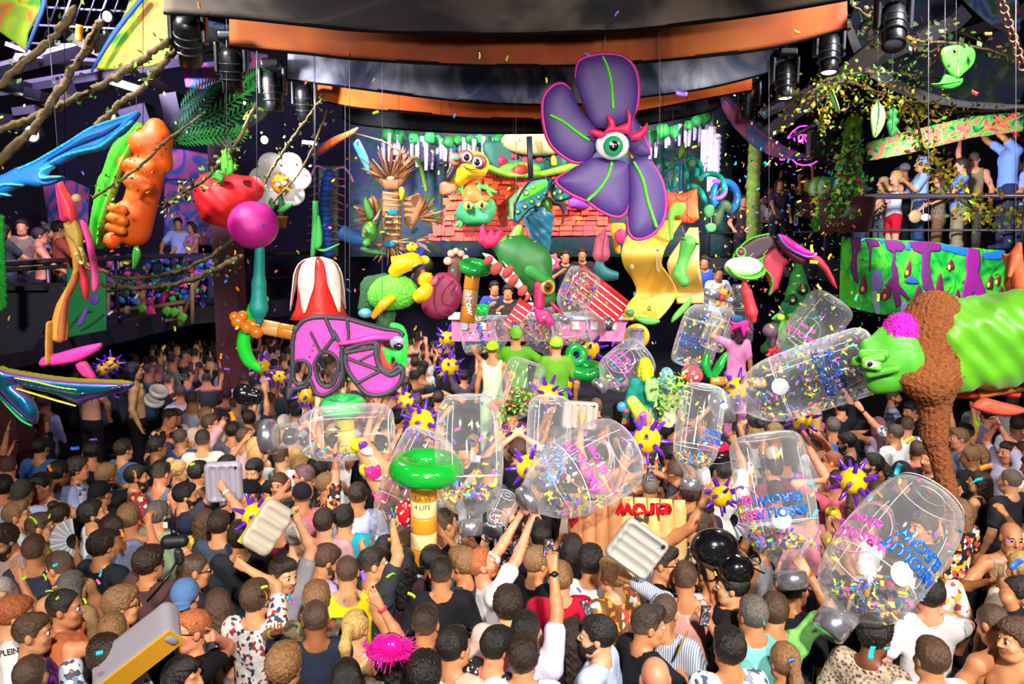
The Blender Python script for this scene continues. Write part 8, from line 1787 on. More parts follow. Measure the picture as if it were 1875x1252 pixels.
vine('leafy vine hanging over the red strawberry', [(300,380),(340,350),(375,330),(400,300),(430,270),(470,190)], 8.8, .018, 190, .06, LG + ['#b8c84a'], seed=6)
vine('dark vine sagging across the left gallery, upper', [(180,500),(250,510),(330,495),(400,460),(450,410)], 9.8, .026, 130, .06, DK, seed=7)
vine('dark vine sagging across the left gallery, lower', [(180,520),(260,528),(340,515),(410,485),(440,470)], 9.6, .030, 90, .06, DK, seed=8)
vine('thin leafy branch beside the grumpy flower', [(480,345),(510,290),(545,240),(590,180)], 10.0, .016, 60, .05, LG, seed=9)
vine('second leafy branch beside the grumpy flower', [(500,370),(545,320),(575,265),(600,200)], 10.4, .014, 50, .05, LG, seed=10)
vine('green ivy rope under the white rim', [(1500,150),(1560,135),(1640,135),(1730,145)], 9.4, .014, 200, .055, ['#5f9a2a', '#8ac83a', '#3f7a22'], seed=11)
vine('yellowing leafy vine bunched left of the pale leaf', [(1440,190),(1500,160),(1550,150),(1610,170),(1660,185),(1720,190)], 9.2, .018, 420, .06, YG, .12, seed=12, drop=.1)
vine('yellow leaf strand hanging beside the leafy column', [(1520,165),(1512,190),(1505,215),(1510,238)], 9.0, .010, 70, .07, YG, .05, seed=13)
vine('yellow leaf strand hanging in front of the blue capped man', [(1660,190),(1680,225),(1690,270),(1720,310),(1740,345)], 9.6, .016, 230, .08, YG, .09, seed=14)
vine('leaf garland wound on the right gallery rail', [(1755,365),(1790,385),(1830,395),(1880,385)], 9.2, .016, 220, .08, YG + ['#5a6a2a'], .09, seed=15)
vine('green vine above the flower print valance', [(1580,190),(1660,205),(1740,205),(1880,200)], 10.6, .014, 240, .06, LG + ['#a8b82a'], .08, seed=16)
vine('dark leafy vine beside the big right moving light', [(1560,10),(1590,30),(1620,50),(1680,75),(1760,80),(1870,110)], 8.6, .014, 260, .07, DK + ['#8a6a2a'], .12, seed=17)
vine('thin dark stem loops at the upper right', [(1640,60),(1700,95),(1760,60),(1840,110)], 9.0, .010, 40, .06, YG, .06, seed=18)
def bigleaf(label, pts, Y, col, vein, mid):
 p = Prop('leaf_prop', label, 'leaf prop', pts[0], Y); p.puff('blade', col, pts, 4, 8, 0); p.puff('midrib', vein, lines=[(mid, (2, 2, 1))], thick=5, rnd=1.5, dy=-.015, res=60)
 wire(pts[0][0], -40, pts[0][1], Y); return p
bigleaf('broad heart shaped green leaf with pale stripes at the upper right', TT(1395, 0)((1390,320),(1470,320),(1525,370),(1510,460),(1440,530),(1390,560),(1320,500),(1275,400),(1300,340)), 8.6, '#4fb83a', '#a8e07a', TT(1395, 0)((1395,330),(1395,440),(1392,550)))
p = bigleaf('folded green leaf under the heart shaped one', TT(1395, 0)((1310,530),(1400,560),(1440,560),(1420,610),(1330,640),(1200,605),(1270,590)), 8.6, '#2fa02a', '#6ad04a', TT(1395, 0)((1210,605),(1300,600),(1420,580)))
bigleaf('long pale green leaf hanging beside the oak leaf', TT(1395, 0)((830,730),(875,780),(882,860),(850,940),(800,992),(780,900),(775,820),(790,770)), 8.8, '#9ac87a', '#5a9a4a', TT(1395, 0)((830,735),(825,850),(802,985)))
bigleaf('wavy edged dark green oak leaf', TT(1395, 0)((935,770),(980,800),(960,830),(985,870),(960,900),(980,940),(920,985),(900,930),(890,880),(910,850),(895,810)), 8.8, '#1f7a34', '#4fa04a', TT(1395, 0)((935,775),(930,880),(920,980)))
bigleaf('narrow lime leaf over the yellowing vine', TT(1395, 0)((490,640),(520,670),(550,750),(555,815),(520,770),(490,710)), 8.8, '#8ac86a', '#4f9a3a', TT(1395, 0)((492,645),(520,720),(552,810)))
bigleaf('green leaf hanging in front of the left gallery', TT(0, 300)((975,575),(1010,640),(990,710),(955,755),(945,690),(950,620)), 9.2, '#3fa83a', '#7ad85a', TT(0, 300)((975,580),(970,670),(955,750)))
bigleaf('bright green leaf hanging over the red strawberry', TT(0, 0)((1620,1060),(1665,1150),(1670,1230),(1640,1260),(1590,1230),(1580,1130)), 8.7, '#4fb82a', '#8ae05a', TT(0, 0)((1620,1065),(1630,1150),(1640,1250)))
e = thing('hanging_chain', 'rusty chain hanging at the upper right corner', 'chain', at(1832, -10, 7.5)); o = Vector(e.location)
for i in range(11): q = at(1830 + i*4.2, -8 + i*13, 7.5) - o; torus(B(), q, .035, .011, (1, 0, .3) if i % 2 else (.1, 1, 0), 16, 8).build('link', mat('rusty_chain', lin('#8a5a44'), rough=.5, metal=.5), e)
p = Prop('leafy_column', 'lime column overgrown with ivy at the gallery corner', 'column', (1555, 320), 12.2)
p.blob('trunk', '#8ac82a', [('c', (1562,225,0), (1555,300,0), 14, 17, 8), ('c', (1555,300,0), (1545,400,0), 20, 26, 10)], 2.2, PLUSH, (1.5, .2)); o = link('foliage', foliage(scatter(p, (1555, 300), (16, 34), 420, -.3) + scatter(p, (1540, 370), (20, 20), 300, -.3), .09, ['#3f9a2a', '#6ac83a', '#1f6a3a', '#a8d84a', '#1f3a2a', '#8a2a4a'], 5), None, p.e); o['kind'] = 'stuff'
B().lathe([(0,0),(.34,0),(.4,.5),(.36,.5),(.3,.05)], 20).build('planter', mat('dark_planter', lin('#4a1f22')), p.e, loc=p.L(1548, 425))
p = Prop('squeezer_column', 'lime striped flower bud on a thick green stalk at the gallery rail', 'flower prop', (1500, 380), 12.6)
B().lathe([(0,30*p.u),(10*p.u,28*p.u),(19*p.u,18*p.u),(21*p.u,6*p.u),(16*p.u,-2*p.u),(0,-4*p.u)], 24, Matrix.Translation(p.L(1503, 356))).build('bud', FOAM, p.e, color=lin('#c8d8c0'))
for k in range(8): a = k*PI/4; p_ = [p.L(1503, 356) + Vector((r*p.u*math.cos(a), r*p.u*math.sin(a), z*p.u)) for r, z in ((2,30.5),(11,28.5),(20,18),(22,6),(17,-2))]; B().tube(p_, .022, 6).build('rib', FOAM, p.e, color=lin('#4fc82a'))
for k in range(6): leaf(p.e, p.L(1503, 358), 24*p.u, (-.9, 0, k*PI/3 + .3), '#d8e03a', 'petal', 1.3)
p.tube('stalk', '#4fc82a', [(1500,365), (1499,400), (1497,424)], (6, 6, 8));
for k in range(6): leaf(p.e, p.L(1497, 424), 26*p.u, (PI - .5, 0, k*PI/3), '#3fa82a', 'blade')
p = Prop('palm_trunk_column', 'pale lime trunk column behind the confetti', 'column', (1380, 340), 15.0); p.blob('trunk', '#7a9a3a', [('c', (1385,235,0), (1378,340,0), 12, 11, 6), ('c', (1378,340,0), (1380,450,0), 11, 14, 6)], 2.2, None, (1.2, .3))
NEON = emat('magenta_neon', lin('#f028e0'), 5)
p = Prop('neon_sign', 'magenta neon ring sign with script lettering under the right gallery ceiling', 'neon sign', (1470, 265), 14.0)
t2 = TT(1400, 200, 7.8125)
for q in (((330,415),(400,320),(500,250),(600,238),(675,245)), ((330,415),(380,400),(430,420)), ((430,455),(425,350),(450,325),(475,350),(490,470)), ((490,470),(500,380),(530,365),(545,400),(510,480)), ((545,490),(550,380),(580,365),(600,380)), ((620,365),(590,380),(575,420),(600,470)), ((230,680),(225,720),(290,715),(300,690),(350,690),(380,715)), ((380,715),(420,715),(450,690),(480,715),(510,715),(540,690)), ((550,690),(570,715),(600,715),(640,690),(650,665),(670,705)), ((400,720),(470,780),(580,800),(680,780),(770,730)), ((885,695),(910,690),(912,655)), ((925,680),(935,655),(960,650),(975,675),(960,700),(935,700),(925,680))): p.tube('neon_tube', '#f028e0', [(*a, 0) for a in t2(*q)], 1.1, NEON, n=6)
p = Prop('hanging_speaker', 'black hanging speaker in front of the neon sign', 'speaker', (1500, 265), 13.0); B().box(p.L(1502, 266), (38*p.u, .3, 52*p.u)).build('cabinet', M_BLACK, p.e, smooth=False); B().box(p.L(1502, 236), (8*p.u, .05, 14*p.u)).build('bracket', M_STEEL, p.e, smooth=False); B().box(p.L(1502, 266, -.16), (34*p.u, .02, 46*p.u)).build('grille', mat('speaker_grille', lin('#1c1c22')), p.e, smooth=False)
# moving head lights and lamps
GLOW = emat('lamp_glow', (1, .97, .92), 9)
def moving_head(label, px, py, Y, size, yaw, tilt, glow=True, tgt=None, power=0, col=(1, 1, 1), light=False):
 e = thing('moving_head_light', label, 'stage light', at(px, py, Y), (0, 0, 0), 'moving head lights'); k = size*mpp(Y)
 SV = mat('grey_lamp_shell', lin('#3a3a42'), rough=.3, metal=.3)
 f = SDF((-.4*k,-.4*k,.55*k), (.4*k,.4*k,1.0*k), .05*k); f.rbox((0,0,.8*k), (.3*k,.3*k,.14*k), .05*k, 0); link('base', f.mesh(), M_BLACK, e)
 R = Matrix.Rotation(yaw, 4, 'Z');
 for s in (-1, 1):
  f = SDF((s*.38*k-.12*k,-.2*k,-.2*k), (s*.38*k+.12*k,.2*k,.72*k), .04*k); f.rbox((s*.38*k,0,.27*k), (.06*k,.13*k,.42*k), .04*k, 0); link('yoke_arm', f.mesh(), M_BLACK if s < 0 else SV, e)
 H = R @ Matrix.Rotation(tilt, 4, 'X')
 h = B(); h.lathe([(0,.55*k),(.2*k,.52*k),(.3*k,.35*k),(.31*k,0),(.26*k,-.4*k),(.28*k,-.62*k),(.25*k,-.64*k),(.2*k,-.58*k)], 20, H); hd = h.build('lamp_head', M_BLACK, e)
 B().lathe([(0,-.585*k),(.2*k,-.585*k),(.2*k,-.56*k),(0,-.56*k)], 18, H).build('lens', GLOW if glow else mat('dark_lens', lin('#8a90a0'), rough=.1), hd)
 for z in (-.3, -.1, .1): B().lathe([(.315*k,z*k),(.33*k,(z+.02)*k),(.315*k,(z+.04)*k)], 20, H).build('cooling_fin', SV, hd)
 if tgt:
  l = spot('moving_head_beam', at(px, py, Y) + (H @ Vector((0,0,-.7*k))), tgt, power, col, 38, .5, .06)
 return e
moving_head('large black moving head light at the upper left beside the canopy', 345, 70, 7.4, 76, .3, .75, False)
moving_head('second black moving head light from the left, under the canopy corner', 424, 125, 8.8, 66, .2, .25, True, (0.2, 6.5, 1), 260, (1, .95, .9))
moving_head('third moving head light from the left with a lit lens', 500, 165, 10.0, 56, -.1, .15, True, (-2.5, 8.5, 1.0), 300, (1, .96, .92))
moving_head('moving head light nearest the wisteria at the left', 558, 185, 11.0, 52, .1, .3, True, (-2.2, 12.0, 2.5), 420, (1, 1, 1))
moving_head('large black moving head light at the upper right among leaves', 1635, 45, 7.6, 74, -.3, -.5, False)
moving_head('black moving head light at the right canopy corner', 1518, 95, 8.8, 62, -.2, -.2, True, (2.0, 6.0, 1), 260, (1, .95, .9))
moving_head('moving head light hung right of the blue grey canopy strip', 1437, 145, 10.0, 56, .1, -.15, True, (4.5, 8.5, 1.0), 300, (1, .96, .92))
moving_head('moving head light nearest the wisteria at the right', 1370, 185, 11.4, 50, -.1, .2, True, (2.6, 12.0, 2.5), 420, (1, 1, 1))
def par(label, px, py, Y, r):
 e = thing('par_lamp', label, 'stage light', at(px, py, Y), group='bright round lamps'); k = r*mpp(Y); M = Vector((-.2, -1, -.25)).to_track_quat('Z', 'Y').to_matrix().to_4x4()
 B().lathe([(.6*k,-1.6*k),(1.1*k,-.6*k),(1.25*k,.1*k),(1.1*k,.1*k),(1.0*k,0)], 20, M).build('housing', M_BLACK, e); B().lathe([(0,.05*k),(.7*k,.03*k),(1.0*k,-.02*k)], 20, M).build('lens', GLOW, e)
for a in (('round lit lamp beside the green and orange sail', 196, 30, 9.5, 10), ('round lit lamp above the blue claw', 202, 214, 10.5, 11), ('round lit lamp at the far left among the machinery', 58, 245, 11, 15), ('small round lit lamp above the far left balcony', 45, 210, 12, 11), ('round lit lamp above the grumpy flower', 484, 256, 12, 8), ('round lit lamp beside the caterpillar', 560, 205, 12.4, 7)): par(*a)
for lb, x, y, Y, w, h, r in (('white strip light above the branch at the left', 232, 157, 10.5, 58, 12, .3), ('narrow white strip light left of the stage', 568, 262, 12.0, 26, 6, .1), ('violet strip light at the far left', 38, 90, 9.5, 46, 7, .35)):
 e = thing('strip_light', lb, 'light', at(x, y, Y), (0, r, 0)); k = mpp(Y); B().box((0,0,0), (w*k, .1, h*k*1.3)).build('housing', M_BLACK, e, smooth=False); B().box((0,-.055,0), (w*k*.95, .02, h*k)).build('tube', emat('violet_glow', lin('#b06aff'), 6) if 'violet' in lb else GLOW, e, smooth=False)
p = Prop('ceiling_grille', 'dark slatted ceiling grille behind the branches at the upper left', 'grille', (130, 60), 11.0)
for i in range(9): p.tube('slat', '#2a2834', [(70 + i*22, -20, 0), (20 + i*22, 118, .6)], 2.2, M_STEEL if i % 3 == 0 else M_BLACK, n=4, sm=0)
for i in range(4): p.tube('frame_bar', '#5a5866', [(20, 10 + i*34, .2), (250, 22 + i*32, .3)], 2.4, M_STEEL, n=4, sm=0)
p = Prop('ceiling_rig', 'grey steel lighting rig behind the leaves at the upper right', 'rig', (1700, 60), 12.5)
for a, c in (((1560,60),(1800,-20)), ((1600,95),(1870,10)), ((1640,110),(1875,60)), ((1450,250),(1560,190)), ((1395,200),(1470,160)), ((1690,-20),(1760,110)), ((1790,-20),(1850,100))): p.tube('bar', '#9a98a8', [(*a, 0), (*c, .4)], 4, M_STEEL, n=6, sm=0)
p = Prop('light_machinery', 'dark light fittings hung over the far left gallery', 'machinery', (50, 190), 11.5)
for x, y, w, h in ((30,160,34,22), (70,175,30,18), (55,205,40,14), (120,165,18,40), (20,225,26,26), (250,220,60,40), (320,200,30,50)): B().box(p.L(x, y, random.uniform(-.3, .5)), (w*p.u, .3, h*p.u), Matrix.Rotation(random.uniform(-.3, .3), 3, 'Y')).build('fitting', M_BLACK if random.random() < .6 else M_DARK, p.e, smooth=False)
# left gallery dressing
p = Prop('flower_wall', 'wall of neon flowers and leaves on the left gallery front', 'flower wall', (310, 520), 16.4)
p.puff('board', '#1c2a44', [(195,470),(410,465),(408,560),(330,555),(200,555)], 4, 3, .15, PAINT, smooth=0)
random.seed(77)
for i in range(150):
 x, y = random.uniform(200, 408), random.uniform(468, 556); r = random.uniform(3, 8); c = random.choice(['#e02a9a', '#2a9ad8', '#7a4ad8', '#2fc84a', '#e85a8a', '#1f7a4a', '#c8c83a', '#b06ae0', '#1f5ab0'])
 if random.random() < .5: p.ball('blossom', c, (x, y, random.uniform(-.15, .05)), (r, 4, r*random.uniform(.5, 1.6)), n=8)
 else: leaf(p.e, p.L(x, y, random.uniform(-.15, 0)), r*2.6*p.u, (random.uniform(-.5, .5), random.uniform(-2, 2), random.uniform(-1, 1)), c)
p = Prop('plank_fence', 'wooden plank fence with lime leaves below the neon flower wall', 'fence', (290, 580), 15.6)
for x, y0, y1, w in ((197,520,612,5), (233,560,612,5), (262,520,600,5), (330,560,596,5), (352,500,592,4)): p.tube('post', '#9a7a4a', [(x, y0, 0), (x, y1, 0)], w, n=6, sm=0)
for a, c in (((200,572),(262,562)), ((205,598),(265,580)), ((265,565),(340,552)), ((232,600),(330,582)), ((330,592),(365,505))): p.tube('plank', random.choice(['#7a5a34', '#8a6a3a', '#6a4a2a']), [(*a, .05), (*c, .05)], 5, n=4, sm=0)
for x, y in ((222,582),(262,555),(274,560),(305,560),(320,562),(292,575),(332,572)): leaf(p.e, p.L(x, y, -.1), 20*p.u, (0, random.uniform(-.4, .4), 0), '#5fb82a', 'leaf', 1.1)
for x, y in ((280,580),(276,570),(205,590)): p.ball('pink_pot', '#d8207a', (x, y, -.08), (8, 6, 12))
p = Prop('green_banner', 'green banner with a violet flower print beside the bird leg', 'banner', (158, 560), 9.6)
p.puff('cloth', '#1f8a4a', [(122,490),(195,500),(195,605),(125,618)], 3, 3, 0, PAINT, smooth=0); p.ball('flower_print', '#7a4ac0', (172, 548, -.03), (9, 1.5, 9)); p.puff('flower_print', '#8a5ad0', TT(0, 300)((560,1140),(600,1060),(640,1020),(620,1100),(580,1160)), 2, 2, -.03, PAINT); p.puff('leaf_print', '#12703a', lines=[([(130,600),(150,575),(170,570)], 4), ([(150,605),(175,590),(192,575)], 4)], thick=3, rnd=2, dy=-.02)
p = Prop('moss_column', 'lime moss covered column at the left edge', 'column', (2, 480), 8.6); p.blob('moss', '#2fb83a', [('c', (0,400,0), (0,560,0), 8, 9, 4)], 1.8, PLUSH, (2, .3))
p = Prop('stage_speaker', 'big dark wedge speaker at the left under the gallery', 'speaker', (55, 575), 9.4)
b = B(); V_ = [p.L(x, y, d) for d in (0, .7) for x, y in ((0,528),(118,520),(112,545),(60,640),(0,650))]; b.add(V_, [(4,3,2,1,0), (5,6,7,8,9)] + [(i, (i+1) % 5, 5+(i+1) % 5, 5+i) for i in range(5)]); b.build('cabinet', mat('speaker_black', lin('#2a2830'), rough=.6), p.e, smooth=False); B().box(p.L(55, 524, .3), (125*p.u, .8, 8*p.u)).build('lid', mat('speaker_black', None), p.e, smooth=False)
p = Prop('gallery_rail', 'grey double handrail at the left gallery front', 'rail', (70, 490), 9.8)
for y in (484, 495): p.tube('bar', '#5a5560', [(5, y, 0), (122, y - 8, .2)], 4, M_RAIL, sm=0)
# people in the galleries
G = dict(h=.013)
RB = [(1617,336,95,'rail','rail','#2a2a2e','bob','y',2,True,'tee','tropic','#5a5a60',None,14.6), (1640,325,100,'face','rail','#d8d8e8','long','y',2,True,'tank','plain','#c8142a','shorts',14.2), (1655,312,20,'down','down','#2a2630','cap','#8a8690',1,False,'tee','plain','#1b1d26',None,15.0), (1688,301,75,'chest','rail','#8aa4e0','capback','#8a9ae0',1,False,'half','plain','#23406a',None,13.8),
      (1722,330,60,'rail','rail','#5a4434','wavy','d',1,True,'tee','leopard','#6a4a30',None,13.6), (1760,304,70,'rail','fold','#6a8ae0','short','d',8,False,'tee','plain','#8a7a60',None,13.5), (1784,292,-30,'up','down','#8a7a5a','buzz','k',8,False,'tank','plain','#4a4038',None,13.8), (1851,252,85,'reach','reach','#7a9ae8','cap','#c8142c',1,False,'tee','plain','#2a3050',None,13.45), (1872,300,70,'fold','fold','#9aa0d8','short','d',1,False,'tee','plain','#2a3050',None,13.5),
      (1575,348,80,'rail','rail','#23262c','short','d',1,False,'tee','plain','#3a4a6a',None,14.4), (1712,322,95,'chest','down','#3a3028','short','k',5,False,'tee','plain','#23242a',None,15.2)]
for x, y, yw, l, r, sh, ha, hc, sk, fm, tp, st, trc, lg, Y in RB: P_(x, y, yw, l, r, Y=max(Y, 13.45), scale=1.1 if y < 260 else None, shirt=sh, hair=ha, hc=hc, skin=sk, fem=fm, top=tp, sty=st, trouser=trc, legs=lg, h=.012)
p = Prop('green_hat', 'green felt hat with black band on the gallery man', 'hat', (1573, 325), 14.35); p.puff('crown', '#0fae3a', TT(1400, 200, 7.8125)((1260,860),(1310,880),(1370,845),(1420,960),(1410,1000),(1280,1000)), 10, 8, 0); p.puff('brim', '#0d9a34', TT(1400, 200, 7.8125)((1250,1060),(1300,1015),(1440,1000),(1470,1020),(1400,1050)), 14, 5, 0); p.puff('band', '#101010', TT(1400, 200, 7.8125)((1280,990),(1415,975),(1420,1000),(1285,1012)), 11, 3, -.01)
p = Prop('straw_bag', 'round woven straw bag hanging at the gallery rail', 'bag', (1676, 396), 13.4); p.ball('bag', '#b08a54', (1676, 396), (12, 5, 12)); p.tube('strap', '#7a5a34', [(1668,388), (1672,365), (1682,350)], 1); p = Prop('silver_bag', 'white handbag beside the straw bag', 'bag', (1695, 398), 13.3); p.ball('bag', '#c8c8d4', (1695, 398), (9, 4, 7), VINYL); p.tube('strap', '#8a8a90', [(1690,392), (1692,370)], 1)
for x, y, yw, sh, ha, hc, fm, ar in ((1383,362,170,'#b8a8d8','short','d',False,'fold'), (1410,350,190,'#d8a8b8','bob','d',True,'up'), (1440,352,175,'#2a2a34','short','k',False,'upfwd'), (1465,348,160,'#d8d0e0','short','b',False,'up'), (1478,335,185,'#8a3a4a','short','d',False,'down'), (1520,330,170,'#3a3040','short','k',False,'down'), (1362,368,180,'#3a2a3a','short','d',False,'down'), (1428,338,185,'#40304a','long','d',True,'down')):
 P_(x, y, yw, ar, 'rail', Y=16.6 + random.uniform(-.3, .6), shirt=sh, hair=ha, hc=hc, fem=fm, skin=random.choice([0, 1, 8]), h=.016, fine=False)
for x, y, yw, sh, ha, hc, fm, ar, Y in ((40,416,200,'#6a6048','short','d',False,'rail',12.6), (74,432,-60,'#000000','short','k',False,'rail',12.2), (90,424,-80,'#c8c8d0','bun','d',True,'down',12.8), (109,420,-50,'#7a3a24','short','k',False,'rail',12.4), (8,424,-30,'#2a3030','bob','k',True,'rail',12.0), (326,410,190,'#9ab0e8','short','k',False,'hug',17.2), (349,416,160,'#c88aa0','bob','d',True,'rail',17.2), (128,430,-40,'#2a2a30','short','d',False,'down',13.4)):
 P_(x, y, yw, ar, 'rail', Y=Y, shirt=sh, hair=ha, hc=hc, fem=fm, skin=1, h=.014, top='bare' if sh == '#000000' else 'tee', fine=False)
# confetti in the air
def f1(u, v): return Vector(((u-.5), .12*math.sin(u*PI), (v-.5)*.42))
CS = B().slab(f1, 5, 1, .015).me(); CS.materials.append(mat('paper_strip', None, var=.03, rough=.5))
CN = {'orange': '#f08a1a', 'lime': '#a8e02a', 'cyan': '#22c0d8', 'violet': '#8a5ae0', 'yellow': '#f0d81a', 'pink': '#f05aa8', 'blue': '#2a6ae8', 'red': '#e83a3a'}
def strip_c(px, py, Y, col, size):
 o = link('confetti_strip', CS, None, None, at(px, py, Y), lin(CN[col])); o.scale = (size*mpp(Y),)*3; o.rotation_euler = (random.uniform(-.6, .6), random.uniform(0, 6.3), random.uniform(-.6, .6))
 where = 'above the stage' if py < 600 else ('over the left of the crowd' if px < 640 else ('over the right of the crowd' if px > 1280 else 'over the middle of the crowd'))
 tag(o, 'small %s paper confetti strip drifting %s' % (col, where), 'confetti', '%s confetti %s' % (col, where))
random.seed(55)
for q in '60 953 lime 20|183 1050 cyan 14|180 1065 pink 11|222 976 orange 15|81 1057 lime 14|130 1230 orange 8|90 1083 lime 13|44 1058 lime 14|101 1034 cyan 13|1790 882 cyan 26|1806 855 orange 22|1665 805 yellow 18|1645 860 cyan 24|665 1054 violet 20|716 1054 lime 18|753 1090 lime 18|717 988 orange 17|530 1092 cyan 13|536 1101 violet 14|486 1090 orange 16|484 1075 lime 14|182 1195 cyan 18|425 762 orange 18|137 820 blue 16|171 806 violet 14|92 857 orange 14|246 868 orange 14|352 850 lime 12|1597 1195 cyan 26|1862 1032 blue 26|1624 1187 cyan 12|1790 770 lime 26|1520 470 orange 13|1487 455 lime 14|1490 480 yellow 14|1500 525 yellow 12|1810 62 orange 14|1460 58 orange 14|1785 170 red 16|640 98 orange 10|877 102 lime 11|928 107 lime 10|1076 98 blue 9|1110 47 violet 11|1130 25 violet 11|685 147 lime 8|365 10 orange 12|505 35 orange 22|145 60 orange 28|560 150 orange 9|688 206 lime 11|832 212 cyan 8|1248 170 violet 22|1000 147 orange 9|1580 440 cyan 12|1607 545 lime 14|1568 545 cyan 10|1565 632 cyan 12|170 380 violet 9|205 460 orange 9|270 352 orange 10|310 385 orange 8|430 462 orange 8|345 455 lime 8|300 636 lime 11|320 602 lime 9|260 668 orange 8|320 728 orange 10|405 652 orange 10|437 637 lime 9|60 730 orange 8|610 330 yellow 9|652 380 orange 9|545 462 yellow 8|700 425 yellow 8|730 640 lime 9|760 600 orange 10|800 655 orange 11|690 697 lime 11|640 695 lime 11|570 712 orange 11|1715 1060 lime 12|1500 1000 blue 8|1740 1010 cyan 10|1310 1050 lime 9|1175 1025 pink 16|1230 870 orange 9|1110 1090 orange 12|1060 1080 violet 12|630 1100 blue 9|1400 1140 cyan 9|1450 1210 blue 14|1846 990 violet 9|1330 1090 cyan 8|90 945 lime 9|100 1075 orange 9|155 1100 lime 12|105 1095 lime 10|150 1120 blue 10'.split('|'):
 x, y, c, s = q.split(); x, y, s = int(x), int(y), float(s); Yh = atz(x, y, 1.62).y if y > 620 else random.uniform(6, 9)
 strip_c(x, y, max(3.4, min(Yh - random.uniform(.35, .7), 10)), c, s)
pts = []
for _ in range(900):
 x = random.gauss(1445, 75); y = random.uniform(170, 620); pts.append(at(x, y, random.uniform(10.5, 15.5)))
for _ in range(260): pts.append(at(random.uniform(620, 1350), random.uniform(250, 640), random.uniform(9, 14)))
for _ in range(120): pts.append(at(random.uniform(0, 620), random.uniform(300, 760), random.uniform(8, 13)))
o = link('confetti_cloud', confetti_mesh(pts, .052, 5), None); tag(o, 'cloud of tiny bright confetti falling right of the stage', 'confetti', kind='stuff')
# lettering on shirts, laid on the cloth
from mathutils.bvhtree import BVHTree
def shirt_text(px, py, lines, size, col, tilt=0):
 d = min(PEOPLE, key=lambda q: (q['px']-px)**2 + (q['py']-py+size*4)**2); o = d['o']; sh = [c for c in o.children if c.name.startswith('shirt')][0]
 M = Matrix.Translation(o.location) @ Matrix.Rotation(o.rotation_euler.z, 4, 'Z') @ Matrix.Scale(o.scale[0], 4); Mi = M.inverted(); me = sh.data
 T = BVHTree.FromPolygons([v.co for v in me.vertices], [p.vertices[:] for p in me.polygons]); c0 = Mi @ Vector((0, 0, CAMZ)); ct, st = math.cos(tilt), math.sin(tilt)
 for i, w in enumerate(lines):
  def fn(x, y, z, i=i):
   y -= i*size*1.1; q = Mi @ at(px + x*ct + y*st, py - y*ct + x*st, 8.0); r = T.ray_cast(c0, (q - c0).normalized()); hit = r[0] if r[0] else T.find_nearest(q)[0]
   return hit + (c0 - hit).normalized()*(.006 + (.003 if z > 0 else 0))
  text_on(w, size, fn, 'lettering', PAINT, o, col, .02, .5)
shirt_text(16, 1194, ['PLEIN'], 15, '#2a2a2c', -.2)
shirt_text(1638, 758, ['ARMANI E', 'EXCHANG'], 8, '#3a3a5a')
# who is who: a label for each person
wl = {}
for o, x, y in WIRES:
 l = min(PROPS, key=lambda q: (q[0][0]-x)**2 + (q[0][1]-y)**2*.6)[1]; wl.setdefault(' '.join(l.split()[:9]), []).append((x, y, o))
for l, ws in wl.items():
 ws.sort(key=lambda w: w[0])
 for i, (x, y, o) in enumerate(ws): tag(o, ('' if len(ws) == 1 else 'leftmost ' if i == 0 else 'rightmost ' if i == len(ws)-1 else 'middle ') + 'thin wire holding the ' + l, 'wire', 'hanging wires')
CNAME = [('black', '#17171c'), ('white', '#dcdcdc'), ('grey', '#85868c'), ('navy', '#252e48'), ('blue', '#3f66b0'), ('light blue', '#a8b8e0'), ('red', '#a81a30'), ('pink', '#cc8a96'), ('yellow', '#e0c81a'), ('green', '#5f9a3a'), ('mint', '#74c3bb'), ('teal', '#18a3b2'), ('orange', '#e5824e'), ('brown', '#5a3e2e'), ('tan', '#c8ae90'), ('lilac', '#b4a4d0'), ('violet', '#5a2468'), ('charcoal', '#3a3e46'), ('maroon', '#5a2630'), ('olive', '#5c6a4a')]
def cname(h):
 c = np.array([int(h[i:i+2], 16) for i in (1, 3, 5)], float); return min(CNAME, key=lambda q: sum((c - np.array([int(q[1][i:i+2], 16) for i in (1, 3, 5)]))**2))[0]
HN = {'k': 'black', 'd': 'dark', 'b': 'brown', 'l': 'light brown', 'y': 'blond', 'r': 'ginger', 'g': 'greying', 'w': 'pale', 'p': 'reddish'}
HSN = {'short': 'short', 'fade': 'faded', 'buzz': 'cropped', 'curly': 'curly', 'messy': 'tousled', 'quiff': 'swept back', 'recede': 'receding', 'long': 'long straight', 'wavy': 'long wavy', 'bob': 'loose', 'pony': 'ponytailed', 'bun': 'tied up'}
SN = {'floral': 'red flowered', 'floralw': 'pale patterned', 'tropic': 'flower print', 'camo': 'camouflage', 'leopard': 'leopard print', 'stripe': 'striped', 'tiedye': 'tie dye', 'dots': 'speckled'}
